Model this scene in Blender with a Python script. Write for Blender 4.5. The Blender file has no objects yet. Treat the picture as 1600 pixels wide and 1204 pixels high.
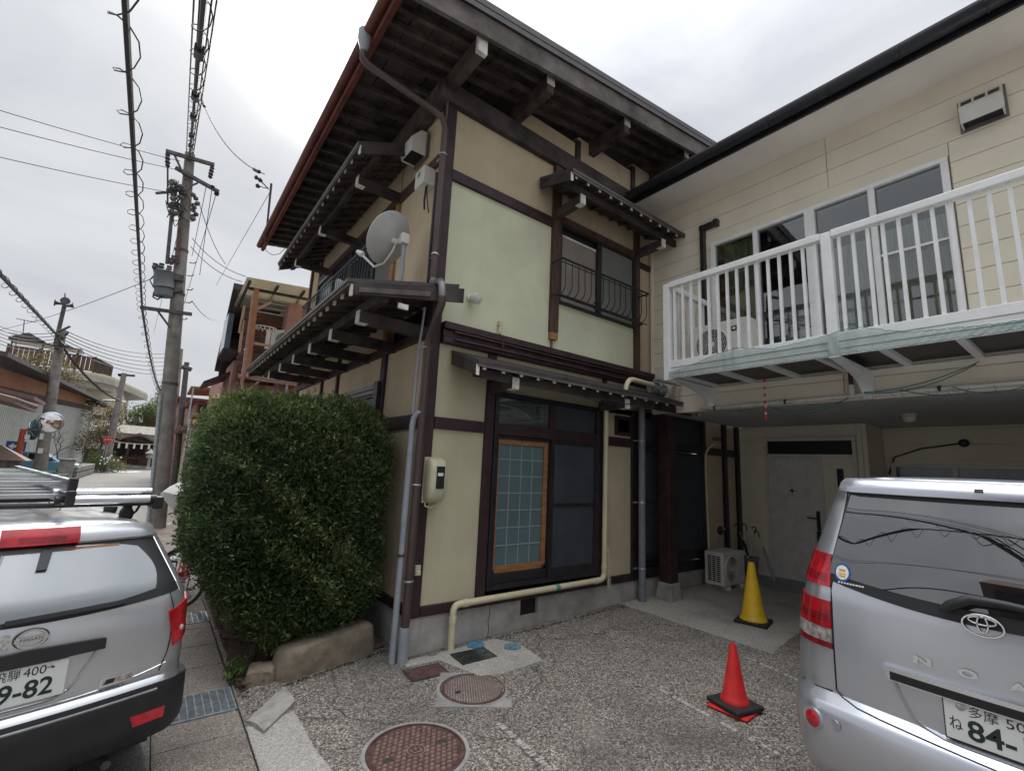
import bpy, math, random
import numpy as np
from mathutils import Vector, Matrix

random.seed(7)
rng = np.random.default_rng(7)
SC = bpy.context.scene
C = SC.collection
R = math.radians
PI = math.pi

# ------------------------------------------------------------------ camera, sky, sun, exposure
# world axes: X runs along the wide house front, Y along the street, Z up; metres
CAM_H = 1.84
FPX, YAW, PIT, ROL = 721.15, 0.6475, 0.1739, 0.0469
_cy, _sy, _cp, _sp, _cr, _sr = math.cos(YAW), math.sin(YAW), math.cos(PIT), math.sin(PIT), math.cos(ROL), math.sin(ROL)
FWD = Vector((_sy * _cp, _cy * _cp, _sp))
_r0 = Vector((_cy, -_sy, 0))
_u0 = _r0.cross(FWD)
RIGHT = _r0 * _cr + _u0 * _sr
UP = _u0 * _cr - _r0 * _sr
CAMP = Vector((0, 0, CAM_H))
cd = bpy.data.cameras.new('camera')
cd.sensor_fit = 'HORIZONTAL'
cd.sensor_width = 36.0
cd.lens = FPX / 1600 * 36.0
cd.clip_start = 0.05
cd.clip_end = 2000
cam = bpy.data.objects.new('camera', cd)
C.objects.link(cam)
m3 = Matrix((RIGHT, UP, -FWD)).transposed()
cam.matrix_world = Matrix.Translation(CAMP) @ m3.to_4x4()
SC.camera = cam

SUN_DIR = Vector((0.14, 0.75, 0.65)).normalized()
W = bpy.data.worlds.new('World')
SC.world = W
W.use_nodes = True
wn, wl = W.node_tree.nodes, W.node_tree.links
wn.clear()
def wnode(t, **k):
    n = wn.new(t)
    for a, b in k.items():
        setattr(n, a, b)
    return n
out = wnode('ShaderNodeOutputWorld')
sky = wnode('ShaderNodeTexSky', sky_type='NISHITA')
sky.sun_disc = False
sky.sun_elevation = R(40.4)
sky.sun_rotation = R(10.6)
bg_sky = wnode('ShaderNodeBackground')
bg_sky.inputs['Strength'].default_value = 0.05
wl.new(sky.outputs[0], bg_sky.inputs['Color'])
# the overcast: soft grey cloud sheet, brighter round the hidden sun, with an added zenith boost
tc = wnode('ShaderNodeTexCoord')
mp = wnode('ShaderNodeMapping')
mp.inputs['Scale'].default_value = (1.0, 1.0, 2.2)
wl.new(tc.outputs['Generated'], mp.inputs['Vector'])
nz = wnode('ShaderNodeTexNoise')
nz.inputs['Scale'].default_value = 2.1
nz.inputs['Detail'].default_value = 7
nz.inputs['Roughness'].default_value = 0.55
nz.inputs['Distortion'].default_value = 0.5
wl.new(mp.outputs[0], nz.inputs['Vector'])
cr = wnode('ShaderNodeValToRGB')
cr.color_ramp.elements[0].position = 0.30
cr.color_ramp.elements[0].color = (0.345, 0.362, 0.396, 1)
cr.color_ramp.elements[1].position = 0.72
cr.color_ramp.elements[1].color = (0.525, 0.535, 0.548, 1)
wl.new(nz.outputs['Fac'], cr.inputs['Fac'])
dot = wnode('ShaderNodeVectorMath', operation='DOT_PRODUCT')
wl.new(tc.outputs['Generated'], dot.inputs[0])
dot.inputs[1].default_value = SUN_DIR
def wmath(op, a, b, clamp=False):
    n = wnode('ShaderNodeMath', operation=op)
    n.use_clamp = clamp
    for i, v in enumerate((a, b)):
        if isinstance(v, (int, float)):
            n.inputs[i].default_value = v
        else:
            wl.new(v, n.inputs[i])
    return n.outputs[0]
d0 = wmath('MAXIMUM', dot.outputs['Value'], 0.0)
g1 = wmath('MULTIPLY', wmath('POWER', d0, 420.0), 2.6)
g2 = wmath('MULTIPLY', wmath('POWER', d0, 80.0), 0.16)
g3 = wmath('MULTIPLY', wmath('POWER', d0, 9.0), 0.03)
glow = wmath('ADD', wmath('ADD', g1, g2), g3)
gcol = wnode('ShaderNodeMix', data_type='RGBA', blend_type='ADD')
gcol.inputs['Factor'].default_value = 1.0
gmul = wnode('ShaderNodeMix', data_type='RGBA', blend_type='MULTIPLY')
gmul.inputs['Factor'].default_value = 1.0
comb = wnode('ShaderNodeCombineColor')
for i in range(3):
    wl.new(glow, comb.inputs[i])
wl.new(comb.outputs[0], gmul.inputs['A'])
gmul.inputs['B'].default_value = (1.0, 0.96, 0.86, 1)
wl.new(cr.outputs['Color'], gcol.inputs['A'])
wl.new(gmul.outputs['Result'], gcol.inputs['B'])
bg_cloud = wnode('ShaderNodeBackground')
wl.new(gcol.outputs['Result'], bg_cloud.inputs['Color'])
# strength: even sheet plus a bright out-of-view zenith added to light the walls
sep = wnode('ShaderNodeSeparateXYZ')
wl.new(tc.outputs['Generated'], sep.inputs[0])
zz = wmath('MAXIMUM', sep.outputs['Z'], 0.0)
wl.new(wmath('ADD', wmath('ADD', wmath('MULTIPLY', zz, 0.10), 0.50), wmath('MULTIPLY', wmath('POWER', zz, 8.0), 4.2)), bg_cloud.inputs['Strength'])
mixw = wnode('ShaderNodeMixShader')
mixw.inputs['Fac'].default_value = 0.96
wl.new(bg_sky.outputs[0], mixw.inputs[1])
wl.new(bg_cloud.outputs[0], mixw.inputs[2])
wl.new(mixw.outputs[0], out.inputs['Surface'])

sd = bpy.data.lights.new('sun', 'SUN')
sd.energy = 1.5
sd.angle = R(24)
sd.color = (1.0, 0.95, 0.87)
sun = bpy.data.objects.new('sun', sd)
C.objects.link(sun)
sun.rotation_euler = (-SUN_DIR).to_track_quat('-Z', 'Y').to_euler()

vs = SC.view_settings
vs.view_transform = 'Standard'
vs.look = 'None'
vs.gamma = 1.0
vs.use_curve_mapping = False
vs.exposure = 1.45

# ------------------------------------------------------------------ helpers
def ray(px, py):
    return RIGHT * ((px - 800) / FPX) - UP * ((py - 602) / FPX) + FWD
def onz(px, py, z=0.0):                      # the ground point seen at a spot of the photograph
    d = ray(px, py)
    return CAMP + d * ((z - CAM_H) / d.z)
def ony(px, py, y):
    d = ray(px, py)
    return CAMP + d * (y / d.y)
def onx(px, py, x):
    d = ray(px, py)
    return CAMP + d * (x / d.x)
def over(px, py, P):                         # the point straight above or below P at that spot
    d = ray(px, py)
    t = (d.x * P.x + d.y * P.y) / (d.x * d.x + d.y * d.y)
    return CAMP + d * t

MATS = {}
def mat(name, col, rough=0.7, metal=0.0, var=0.12, scale=6.0, bump=0.0, bscale=None, spec=0.5,
        col2=None, streak=0.0, coat=0.0, grain=None, detail=4.0):
    """procedural surface: base colour broken up by noise, optional streaks of dirt, grain and relief"""
    m = bpy.data.materials.new(name)
    m.use_nodes = True
    n, l = m.node_tree.nodes, m.node_tree.links
    b = n['Principled BSDF']
    b.inputs['Roughness'].default_value = rough
    b.inputs['Metallic'].default_value = metal
    b.inputs['Specular IOR Level'].default_value = spec
    if coat:
        b.inputs['Coat Weight'].default_value = coat
        b.inputs['Coat Roughness'].default_value = 0.06
    t = n.new('ShaderNodeTexCoord')
    src = t.outputs['Object']
    if grain:
        mpn = n.new('ShaderNodeMapping')
        mpn.inputs['Scale'].default_value = grain
        l.new(src, mpn.inputs['Vector'])
        src = mpn.outputs[0]
    nzn = n.new('ShaderNodeTexNoise')
    nzn.inputs['Scale'].default_value = scale
    nzn.inputs['Detail'].default_value = detail
    nzn.inputs['Roughness'].default_value = 0.6
    l.new(src, nzn.inputs['Vector'])
    mx = n.new('ShaderNodeMix')
    mx.data_type = 'RGBA'
    c2 = col2 if col2 else tuple(c * (1 - 2.2 * var) for c in col)
    c1 = col if col2 else tuple(min(1, c * (1 + var)) for c in col)
    mx.inputs['A'].default_value = (*c2, 1)
    mx.inputs['B'].default_value = (*c1, 1)
    rm = n.new('ShaderNodeMapRange')
    rm.inputs['From Min'].default_value = 0.3
    rm.inputs['From Max'].default_value = 0.68
    l.new(nzn.outputs['Fac'], rm.inputs['Value'])
    l.new(rm.outputs[0], mx.inputs['Factor'])
    colout = mx.outputs['Result']
    if streak:
        mp2 = n.new('ShaderNodeMapping')
        mp2.inputs['Scale'].default_value = (7, 7, 0.5)
        l.new(t.outputs['Object'], mp2.inputs['Vector'])
        n2 = n.new('ShaderNodeTexNoise')
        n2.inputs['Scale'].default_value = 1.6
        n2.inputs['Detail'].default_value = 5
        l.new(mp2.outputs[0], n2.inputs['Vector'])
        r2 = n.new('ShaderNodeMapRange')
        r2.inputs['From Min'].default_value = 0.52
        r2.inputs['From Max'].default_value = 0.8
        r2.inputs['To Max'].default_value = streak
        l.new(n2.outputs['Fac'], r2.inputs['Value'])
        m2 = n.new('ShaderNodeMix')
        m2.data_type = 'RGBA'
        l.new(r2.outputs[0], m2.inputs['Factor'])
        l.new(colout, m2.inputs['A'])
        m2.inputs['B'].default_value = (*[c * 0.45 for c in col], 1)
        colout = m2.outputs['Result']
    l.new(colout, b.inputs['Base Color'])
    if bump:
        nb = n.new('ShaderNodeTexNoise')
        nb.inputs['Scale'].default_value = bscale or scale * 8
        nb.inputs['Detail'].default_value = 5
        l.new(src, nb.inputs['Vector'])
        bp = n.new('ShaderNodeBump')
        bp.inputs['Strength'].default_value = bump
        bp.inputs['Distance'].default_value = 0.01
        l.new(nb.outputs['Fac'], bp.inputs['Height'])
        l.new(bp.outputs[0], b.inputs['Normal'])
    MATS[name] = m
    return m

def glass(name, tint=(0.9, 0.95, 0.95), refl=0.16, trans=0.75, dark=(0.02, 0.025, 0.03), rough=0.02):
    """a pane: part clear, part mirror, the rest a dark film"""
    m = bpy.data.materials.new(name)
    m.use_nodes = True
    n, l = m.node_tree.nodes, m.node_tree.links
    n.clear()
    o = n.new('ShaderNodeOutputMaterial')
    tr = n.new('ShaderNodeBsdfTransparent')
    tr.inputs[0].default_value = (*tint, 1)
    df = n.new('ShaderNodeBsdfDiffuse')
    df.inputs[0].default_value = (*dark, 1)
    m1 = n.new('ShaderNodeMixShader')
    m1.inputs[0].default_value = trans
    l.new(df.outputs[0], m1.inputs[1])
    l.new(tr.outputs[0], m1.inputs[2])
    gl = n.new('ShaderNodeBsdfGlossy')
    gl.inputs['Roughness'].default_value = rough
    t = n.new('ShaderNodeTexCoord')
    nn = n.new('ShaderNodeTexNoise')
    nn.inputs['Scale'].default_value = 1.3
    l.new(t.outputs['Object'], nn.inputs['Vector'])
    bp = n.new('ShaderNodeBump')
    bp.inputs['Strength'].default_value = 0.06
    bp.inputs['Distance'].default_value = 0.02
    l.new(nn.outputs['Fac'], bp.inputs['Height'])
    l.new(bp.outputs[0], gl.inputs['Normal'])
    fr = n.new('ShaderNodeFresnel')
    fr.inputs[0].default_value = 1.5
    ad = n.new('ShaderNodeMath')
    ad.operation = 'ADD'
    ad.use_clamp = True
    l.new(fr.outputs[0], ad.inputs[0])
    ad.inputs[1].default_value = refl
    m2 = n.new('ShaderNodeMixShader')
    l.new(ad.outputs[0], m2.inputs[0])
    l.new(m1.outputs[0], m2.inputs[1])
    l.new(gl.outputs[0], m2.inputs[2])
    l.new(m2.outputs[0], o.inputs['Surface'])
    MATS[name] = m
    return m

ORG = {}
def tag(o, label=None, cat=None, group=None, kind=None):
    if label: o['label'] = label
    if cat: o['category'] = cat
    if group: o['group'] = group
    if kind: o['kind'] = kind
    return o
def thing(name, label, cat, loc=(0, 0, 0), group=None, rot=None, local=False):
    o = bpy.data.objects.new(name, None)
    o.empty_display_size = 0.2
    C.objects.link(o)
    o.location = loc
    if rot: o.rotation_euler = rot
    ORG[o.name] = Vector((0, 0, 0)) if (local or rot) else Vector(loc)
    return tag(o, label, cat, group)
def copy_tree(o, parent=None):
    c = o.copy()
    C.objects.link(c)
    if parent: c.parent = parent
    ORG[c.name] = ORG.get(o.name, Vector((0, 0, 0)))
    for ch in list(o.children):
        copy_tree(ch, c)
    return c

class MB:
    def __init__(s):
        s.v, s.f, s.mi, s.m = [], [], [], 0
    def add(s, vs, fs):
        k = len(s.v)
        s.v += [tuple(p) for p in vs]
        for q in fs:
            s.f.append([k + i for i in q])
            s.mi.append(s.m)
        return s
    def box(s, x0, x1, y0, y1, z0, z1):
        return s.add([(x0, y0, z0), (x1, y0, z0), (x1, y1, z0), (x0, y1, z0), (x0, y0, z1), (x1, y0, z1), (x1, y1, z1), (x0, y1, z1)],
                     [(0, 3, 2, 1), (4, 5, 6, 7), (0, 1, 5, 4), (1, 2, 6, 5), (2, 3, 7, 6), (3, 0, 4, 7)])
    def hexa(s, p):                           # eight corners: bottom four then top four
        return s.add(p, [(0, 3, 2, 1), (4, 5, 6, 7), (0, 1, 5, 4), (1, 2, 6, 5), (2, 3, 7, 6), (3, 0, 4, 7)])
    def prism(s, poly, d):                    # polygon (3-D points) pushed along d
        n = len(poly)
        d = Vector(d)
        a = [Vector(p) for p in poly]
        s.add(a + [p + d for p in a], [tuple(range(n))[::-1], tuple(range(n, 2 * n))] + [(i, (i + 1) % n, n + (i + 1) % n, n + i) for i in range(n)])
        return s
    def bar(s, a, b, w, h, up=(0, 0, 1)):     # square bar from a to b
        a, b = Vector(a), Vector(b)
        d = (b - a).normalized()
        u = Vector(up)
        if abs(d.dot(u)) > 0.95: u = Vector((0, 1, 0))
        x = d.cross(u).normalized() * (w / 2)
        y = x.cross(d).normalized() * (h / 2)
        q = [a - x - y, a + x - y, a + x + y, a - x + y, b - x - y, b + x - y, b + x + y, b - x + y]
        return s.add(q, [(0, 3, 2, 1), (4, 5, 6, 7), (0, 1, 5, 4), (1, 2, 6, 5), (2, 3, 7, 6), (3, 0, 4, 7)])
    def tube(s, path, r, n=8, cap=True):
        P = [Vector(p) for p in path]
        rs = r if isinstance(r, (list, tuple)) else [r] * len(P)
        d = (P[1] - P[0]).normalized()
        u = Vector((0, 0, 1)) if abs(d.z) < 0.9 else Vector((1, 0, 0))
        u = (u - d * u.dot(d)).normalized()
        vs = []
        for i, p in enumerate(P):
            if i == 0: t = P[1] - P[0]
            elif i == len(P) - 1: t = P[-1] - P[-2]
            else: t = (P[i + 1] - p).normalized() + (p - P[i - 1]).normalized()
            t = t.normalized() if t.length > 1e-9 else d
            u = (u - t * u.dot(t))
            u = u.normalized() if u.length > 1e-6 else t.orthogonal().normalized()
            w = t.cross(u)
            vs += [p + (u * math.cos(2 * PI * k / n) + w * math.sin(2 * PI * k / n)) * rs[i] for k in range(n)]
        fs = [(i * n + k, i * n + (k + 1) % n, (i + 1) * n + (k + 1) % n, (i + 1) * n + k) for i in range(len(P) - 1) for k in range(n)]
        if cap: fs += [tuple(range(n))[::-1], tuple(range((len(P) - 1) * n, len(P) * n))]
        return s.add(vs, fs)
    def lathe(s, prof, at=(0, 0, 0), n=24, axis='z', cap=True, M=None):
        vs, fs = [], []
        for (r, h) in prof:
            for k in range(n):
                a = 2 * PI * k / n
                p = Vector((r * math.cos(a), r * math.sin(a), h))
                if axis == 'x': p = Vector((p.z, p.x, p.y))
                if axis == 'y': p = Vector((p.x, p.z, p.y))
                if M is not None: p = M @ p
                vs.append(p + Vector(at))
        m = len(prof)
        fs = [(i * n + k, i * n + (k + 1) % n, (i + 1) * n + (k + 1) % n, (i + 1) * n + k) for i in range(m - 1) for k in range(n)]
        if cap: fs += [tuple(range(n))[::-1], tuple(range((m - 1) * n, m * n))]
        return s.add(vs, fs)
    def grid(s, pts, closed=False):           # pts[row][col]
        r, c = len(pts), len(pts[0])
        return s.add([p for row in pts for p in row],
                     [(i * c + j, i * c + j + 1, (i + 1) * c + j + 1, (i + 1) * c + j) for i in range(r - 1) for j in range(c - 1)])
    def sheet(s, pts, d):                     # a thin solid from a grid of points and an offset
        d = Vector(d)
        s.grid(pts)
        s.grid([[Vector(p) + d for p in row][::-1] for row in pts])
        edge = [Vector(p) for p in pts[0]] + [Vector(row[-1]) for row in pts[1:]] + [Vector(p) for p in pts[-1][-2::-1]] + [Vector(row[0]) for row in pts[-2:0:-1]]
        n = len(edge)
        return s.add(edge + [p + d for p in edge], [(i, n + i, n + (i + 1) % n, (i + 1) % n) for i in range(n)])
    def ball(s, c, r, n=12, m=8, sc=(1, 1, 1)):
        prof = [(max(1e-4, math.sin(PI * i / m)) * r, -math.cos(PI * i / m) * r) for i in range(m + 1)]
        return s.lathe(prof, c, n, M=Matrix.Diagonal((*sc,)))
    def build(s, name, mats, parent=None, bev=0.0, smooth=None, label=None, kind=None, segs=2):
        me = bpy.data.meshes.new(name)
        o = bpy.data.objects.new(name, me)
        C.objects.link(o)
        org = Vector((0, 0, 0))
        if parent is not None:
            org = ORG.get(parent.name, org)
            o.parent = parent
        ORG[o.name] = org
        me.from_pydata([(p[0] - org.x, p[1] - org.y, p[2] - org.z) for p in s.v], [], s.f)
        for q in (mats if isinstance(mats, (list, tuple)) else [mats]):
            me.materials.append(MATS[q] if isinstance(q, str) else q)
        if isinstance(mats, (list, tuple)):
            me.polygons.foreach_set('material_index', s.mi)
        if smooth is not None:
            me.polygons.foreach_set('use_smooth', [True] * len(me.polygons))
            me.set_sharp_from_angle(angle=R(smooth))
        me.update()
        if bev:
            b = o.modifiers.new('bevel', 'BEVEL')
            b.width, b.segments, b.limit_method, b.angle_limit = bev, segs, 'ANGLE', R(40)
        if label: o['label'] = label
        if kind: o['kind'] = kind
        return o

def arc(c, u, v, r, a0, a1, n):               # points on an arc in the plane u,v
    c, u, v = Vector(c), Vector(u), Vector(v)
    return [c + (u * math.cos(R(a0 + (a1 - a0) * i / n)) + v * math.sin(R(a0 + (a1 - a0) * i / n))) * r for i in range(n + 1)]
def sag(a, b, drop, n=16):
    a, b = Vector(a), Vector(b)
    return [a.lerp(b, i / n) - Vector((0, 0, drop * 4 * (i / n) * (1 - i / n))) for i in range(n + 1)]
def text_mesh(s, size, bold=0.0):
    """flat lettering as (verts, faces), centred at the left of its baseline"""
    cu = bpy.data.curves.new('lettering', 'FONT')
    cu.body, cu.size = s, size
    cu.resolution_u = 3
    cu.offset = bold
    o = bpy.data.objects.new('lettering', cu)
    C.objects.link(o)
    bpy.context.view_layer.update()
    me = o.evaluated_get(bpy.context.evaluated_depsgraph_get()).to_mesh()
    vs = [v.co.copy() for v in me.vertices]
    fs = [tuple(p.vertices) for p in me.polygons]
    bpy.data.objects.remove(o)
    return vs, fs
def put_text(mb, s, size, M, width=None, bold=0.0):
    vs, fs = text_mesh(s, size, bold)
    if not vs: return
    x0, x1 = min(v.x for v in vs), max(v.x for v in vs)
    k = (width / (x1 - x0)) if width else 1.0
    q = [M @ Vector(((v.x - x0) * k, v.y, 0)) for v in vs]
    mb.add(q, fs)
# ------------------------------------------------------------------ materials
mat('plaster_green', (0.65, 0.66, 0.48), 0.9, var=0.05, scale=1.6, bump=0.25, bscale=260, streak=0.06)
mat('plaster_cream', (0.56, 0.52, 0.36), 0.9, var=0.05, scale=1.6, bump=0.25, bscale=260, streak=0.10)
mat('plaster_tan', (0.55, 0.45, 0.31), 0.9, var=0.06, scale=2.2, bump=0.25, bscale=260, streak=0.25)
mat('wood_maroon', (0.040, 0.017, 0.020), 0.55, var=0.25, scale=5, bump=0.2, bscale=60, grain=(1, 1, 1))
mat('wood_post', (0.085, 0.045, 0.032), 0.7, var=0.3, scale=7, bump=0.3, bscale=40, grain=(6, 6, 0.6))
mat('wood_eave', (0.060, 0.048, 0.045), 0.8, var=0.35, scale=3, bump=0.4, bscale=30)
mat('wood_rafter', (0.085, 0.062, 0.052), 0.8, var=0.35, scale=5, bump=0.3, bscale=40)
mat('wood_grey', (0.17, 0.15, 0.14), 0.85, var=0.4, scale=3, bump=0.5, bscale=30, col2=(0.04, 0.033, 0.03), detail=8)
mat('wood_orange', (0.34, 0.16, 0.065), 0.6, var=0.18, scale=6, grain=(1, 1, 6))
mat('red_fascia', (0.125, 0.030, 0.020), 0.55, var=0.2, scale=3)
mat('white_cap', (0.70, 0.68, 0.62), 0.7, var=0.12, scale=12)
mat('roof_metal', (0.06, 0.05, 0.05), 0.45, var=0.2, scale=4)
mat('gutter_black', (0.018, 0.020, 0.026), 0.35, var=0.2, scale=5)
mat('alu_dark', (0.022, 0.020, 0.024), 0.4, var=0.2, scale=8)
mat('screen', (0.040, 0.046, 0.055), 0.75, var=0.12, scale=3, bump=0.15, bscale=900)
mat('pane_frost', (0.125, 0.19, 0.20), 0.25, var=0.10, scale=1.2)
mat('muntin_pale', (0.27, 0.33, 0.32), 0.6, var=0.05)
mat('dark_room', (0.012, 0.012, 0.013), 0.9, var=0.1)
mat('concrete_base', (0.40, 0.385, 0.36), 0.9, var=0.16, scale=3, bump=0.3, bscale=60, streak=0.35)
mat('concrete', (0.30, 0.29, 0.27), 0.9, var=0.18, scale=4, bump=0.35, bscale=70)
mat('concrete_pale', (0.42, 0.40, 0.365), 0.9, var=0.15, scale=9, bump=0.4, bscale=80, col2=(0.25, 0.235, 0.21))
mat('stone', (0.25, 0.205, 0.15), 0.95, var=0.25, scale=7, bump=0.8, bscale=26, col2=(0.11, 0.095, 0.07))
mat('brown_pipe', (0.075, 0.050, 0.045), 0.4, var=0.12, scale=4)
mat('silver_brown', (0.18, 0.165, 0.165), 0.35, metal=0.3, var=0.15, scale=4)
mat('grey_pvc', (0.30, 0.325, 0.36), 0.45, var=0.08)
mat('darkgrey_pvc', (0.20, 0.21, 0.235), 0.45, var=0.1)
mat('cream_pvc', (0.64, 0.57, 0.385), 0.45, var=0.06, scale=3)
mat('cream_box', (0.56, 0.54, 0.38), 0.45, var=0.06)
mat('steel', (0.55, 0.56, 0.58), 0.35, metal=0.8, var=0.1)
mat('galv', (0.40, 0.44, 0.46), 0.5, metal=0.55, var=0.18, scale=14)
mat('siding', (0.80, 0.735, 0.605), 0.8, var=0.03, scale=2, bump=0.2, bscale=90, streak=0.06)
mat('soffit', (0.80, 0.76, 0.71), 0.85, var=0.06, scale=1.2, bump=0.1, bscale=60)
mat('ceiling_white', (0.55, 0.56, 0.57), 0.9, var=0.06, scale=1.2)
mat('white_alu', (0.82, 0.825, 0.82), 0.38, var=0.04, scale=5)
mat('white_plastic', (0.66, 0.645, 0.60), 0.45, var=0.06)
mat('grille_dark', (0.05, 0.035, 0.04), 0.6, var=0.2, scale=9)
mat('black', (0.012, 0.012, 0.013), 0.5, var=0.1)
mat('rubber', (0.020, 0.020, 0.021), 0.75, var=0.2, scale=18, bump=0.2)
mat('curtain_green', (0.44, 0.48, 0.28), 0.9, var=0.2, scale=5, grain=(1, 6, 0.5))
mat('curtain_lace', (0.74, 0.75, 0.74), 0.9, var=0.15, scale=7, grain=(1, 8, 0.4))
mat('net_green', (0.10, 0.24, 0.20), 0.8, var=0.2, scale=12)
mat('net_white', (0.55, 0.60, 0.60), 0.8, var=0.2, scale=12)
mat('cone_red', (0.70, 0.030, 0.030), 0.42, var=0.08, scale=5)
mat('cone_yellow', (0.80, 0.50, 0.02), 0.42, var=0.08, scale=5)
mat('iron_red', (0.115, 0.058, 0.050), 0.65, metal=0.2, var=0.25, scale=18, bump=0.3, bscale=150)
mat('iron_red_top', (0.255, 0.165, 0.140), 0.55, metal=0.2, var=0.2, scale=20)
mat('iron_dark', (0.06, 0.068, 0.06), 0.6, metal=0.4, var=0.3, scale=18)
mat('valve_blue', (0.085, 0.24, 0.37), 0.5, var=0.15, scale=20, bump=0.3, bscale=150)
mat('valve_teal', (0.13, 0.25, 0.30), 0.5, var=0.2, scale=20, bump=0.3, bscale=150)
mat('line_white', (0.50, 0.48, 0.44), 0.9, var=0.3, scale=30, col2=(0.22, 0.21, 0.19))
mat('soil', (0.10, 0.065, 0.05), 1.0, var=0.35, scale=14, bump=0.9, bscale=50)
mat('moss', (0.035, 0.045, 0.018), 1.0, var=0.35, scale=40, bump=0.8, bscale=120)
mat('car_silver', (0.60, 0.61, 0.63), 0.30, metal=0.75, var=0.025, scale=1.5, coat=0.6)
mat('car_silver_blue', (0.56, 0.575, 0.62), 0.28, metal=0.75, var=0.02, scale=1.5, coat=0.7)
mat('car_black', (0.017, 0.017, 0.019), 0.5, var=0.2, scale=6, bump=0.15, bscale=300)
mat('lamp_red', (0.50, 0.012, 0.022), 0.12, var=0.25, scale=9, coat=0.6)
mat('lamp_red_dark', (0.28, 0.006, 0.015), 0.12, var=0.25, scale=9, coat=0.6)
mat('lamp_clear', (0.42, 0.38, 0.35), 0.15, var=0.3, scale=40, coat=0.5)
mat('chrome', (0.78, 0.78, 0.80), 0.12, metal=1.0, var=0.03)
mat('plate_white', (0.74, 0.745, 0.72), 0.45, var=0.03)
mat('plate_ink', (0.012, 0.03, 0.022), 0.5, var=0.05)
mat('tyre', (0.018, 0.018, 0.018), 0.8, var=0.2, scale=20)
mat('dust', (0.30, 0.30, 0.29), 0.6, var=0.2, scale=9)
mat('bike_red', (0.50, 0.02, 0.025), 0.25, var=0.06, coat=0.5)
mat('white_cloth', (0.62, 0.61, 0.58), 0.8, var=0.08, scale=3)
mat('pole_concrete', (0.235, 0.215, 0.195), 0.9, var=0.2, scale=3, bump=0.25, bscale=60, streak=0.5)
mat('pole_iron', (0.10, 0.095, 0.095), 0.6, metal=0.3, var=0.25, scale=8)
mat('wire', (0.025, 0.024, 0.027), 0.6, var=0.1)
mat('transformer', (0.115, 0.13, 0.135), 0.5, var=0.15, scale=4, streak=0.3)
mat('tile_roof', (0.105, 0.088, 0.080), 0.7, var=0.35, scale=8, col2=(0.20, 0.10, 0.07))
mat('red_iron_roof', (0.18, 0.055, 0.045), 0.6, var=0.25, scale=5)
mat('corrugated', (0.50, 0.52, 0.49), 0.55, var=0.06, scale=2, streak=0.2)
mat('rust_band', (0.33, 0.15, 0.075), 0.8, var=0.12, scale=3)
mat('far_concrete', (0.36, 0.35, 0.30), 0.9, var=0.1, scale=2, streak=0.3)
mat('far_white', (0.62, 0.62, 0.58), 0.8, var=0.08, scale=1.0, streak=0.15)
mat('far_cream', (0.52, 0.47, 0.34), 0.85, var=0.08, scale=1.0, streak=0.15)
mat('far_yellow', (0.55, 0.43, 0.24), 0.85, var=0.08, scale=1.0)
mat('far_pink', (0.36, 0.20, 0.17), 0.85, var=0.12, scale=2.0, streak=0.2)
mat('far_brick', (0.19, 0.085, 0.06), 0.85, var=0.3, scale=6)
mat('far_glass', (0.10, 0.13, 0.15), 0.12, var=0.2, scale=2)
mat('log_wood', (0.14, 0.065, 0.045), 0.8, var=0.35, scale=6, grain=(1, 1, 5))
glass('poly_sheet', refl=0.02, trans=0.42, tint=(0.86, 0.82, 0.68), dark=(0.46, 0.43, 0.34), rough=0.3)
mat('pinkish_frame', (0.38, 0.24, 0.19), 0.6, var=0.12)
mat('mirror_orange', (0.42, 0.085, 0.035), 0.5, var=0.15)
mat('mirror_back', (0.055, 0.075, 0.08), 0.5, var=0.2)
mat('mirror_face', (0.85, 0.86, 0.87), 0.04, metal=1.0, var=0.02)
mat('sign_blue', (0.02, 0.10, 0.33), 0.45, var=0.08)
mat('sign_red', (0.48, 0.02, 0.025), 0.45, var=0.08)
mat('sign_white', (0.72, 0.72, 0.70), 0.5, var=0.05)
mat('sign_yellow', (0.66, 0.34, 0.02), 0.5, var=0.08)
mat('car_blue', (0.16, 0.36, 0.50), 0.3, var=0.05, coat=0.6)
mat('far_trunk', (0.10, 0.075, 0.055), 0.95, var=0.3, scale=8)
mat('shrine_wood', (0.085, 0.040, 0.030), 0.8, var=0.3, scale=6)
mat('stone_far', (0.23, 0.215, 0.19), 0.95, var=0.3, scale=4)
mat('strap_green', (0.10, 0.30, 0.19), 0.8, var=0.1)
mat('tarp_navy', (0.03, 0.055, 0.10), 0.8, var=0.3, scale=10)
mat('led_face', (0.7, 0.7, 0.68), 0.2, var=0.05)
glass('pane_clear', refl=0.10, trans=0.92, tint=(0.86, 0.90, 0.90))
glass('pane_house', refl=0.12, trans=0.3, dark=(0.06, 0.075, 0.085))
glass('car_glass_dark', refl=0.20, trans=0.12, dark=(0.010, 0.010, 0.012), rough=0.01)
glass('car_glass', refl=0.09, trans=0.30, dark=(0.22, 0.25, 0.26), rough=0.03)

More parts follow.
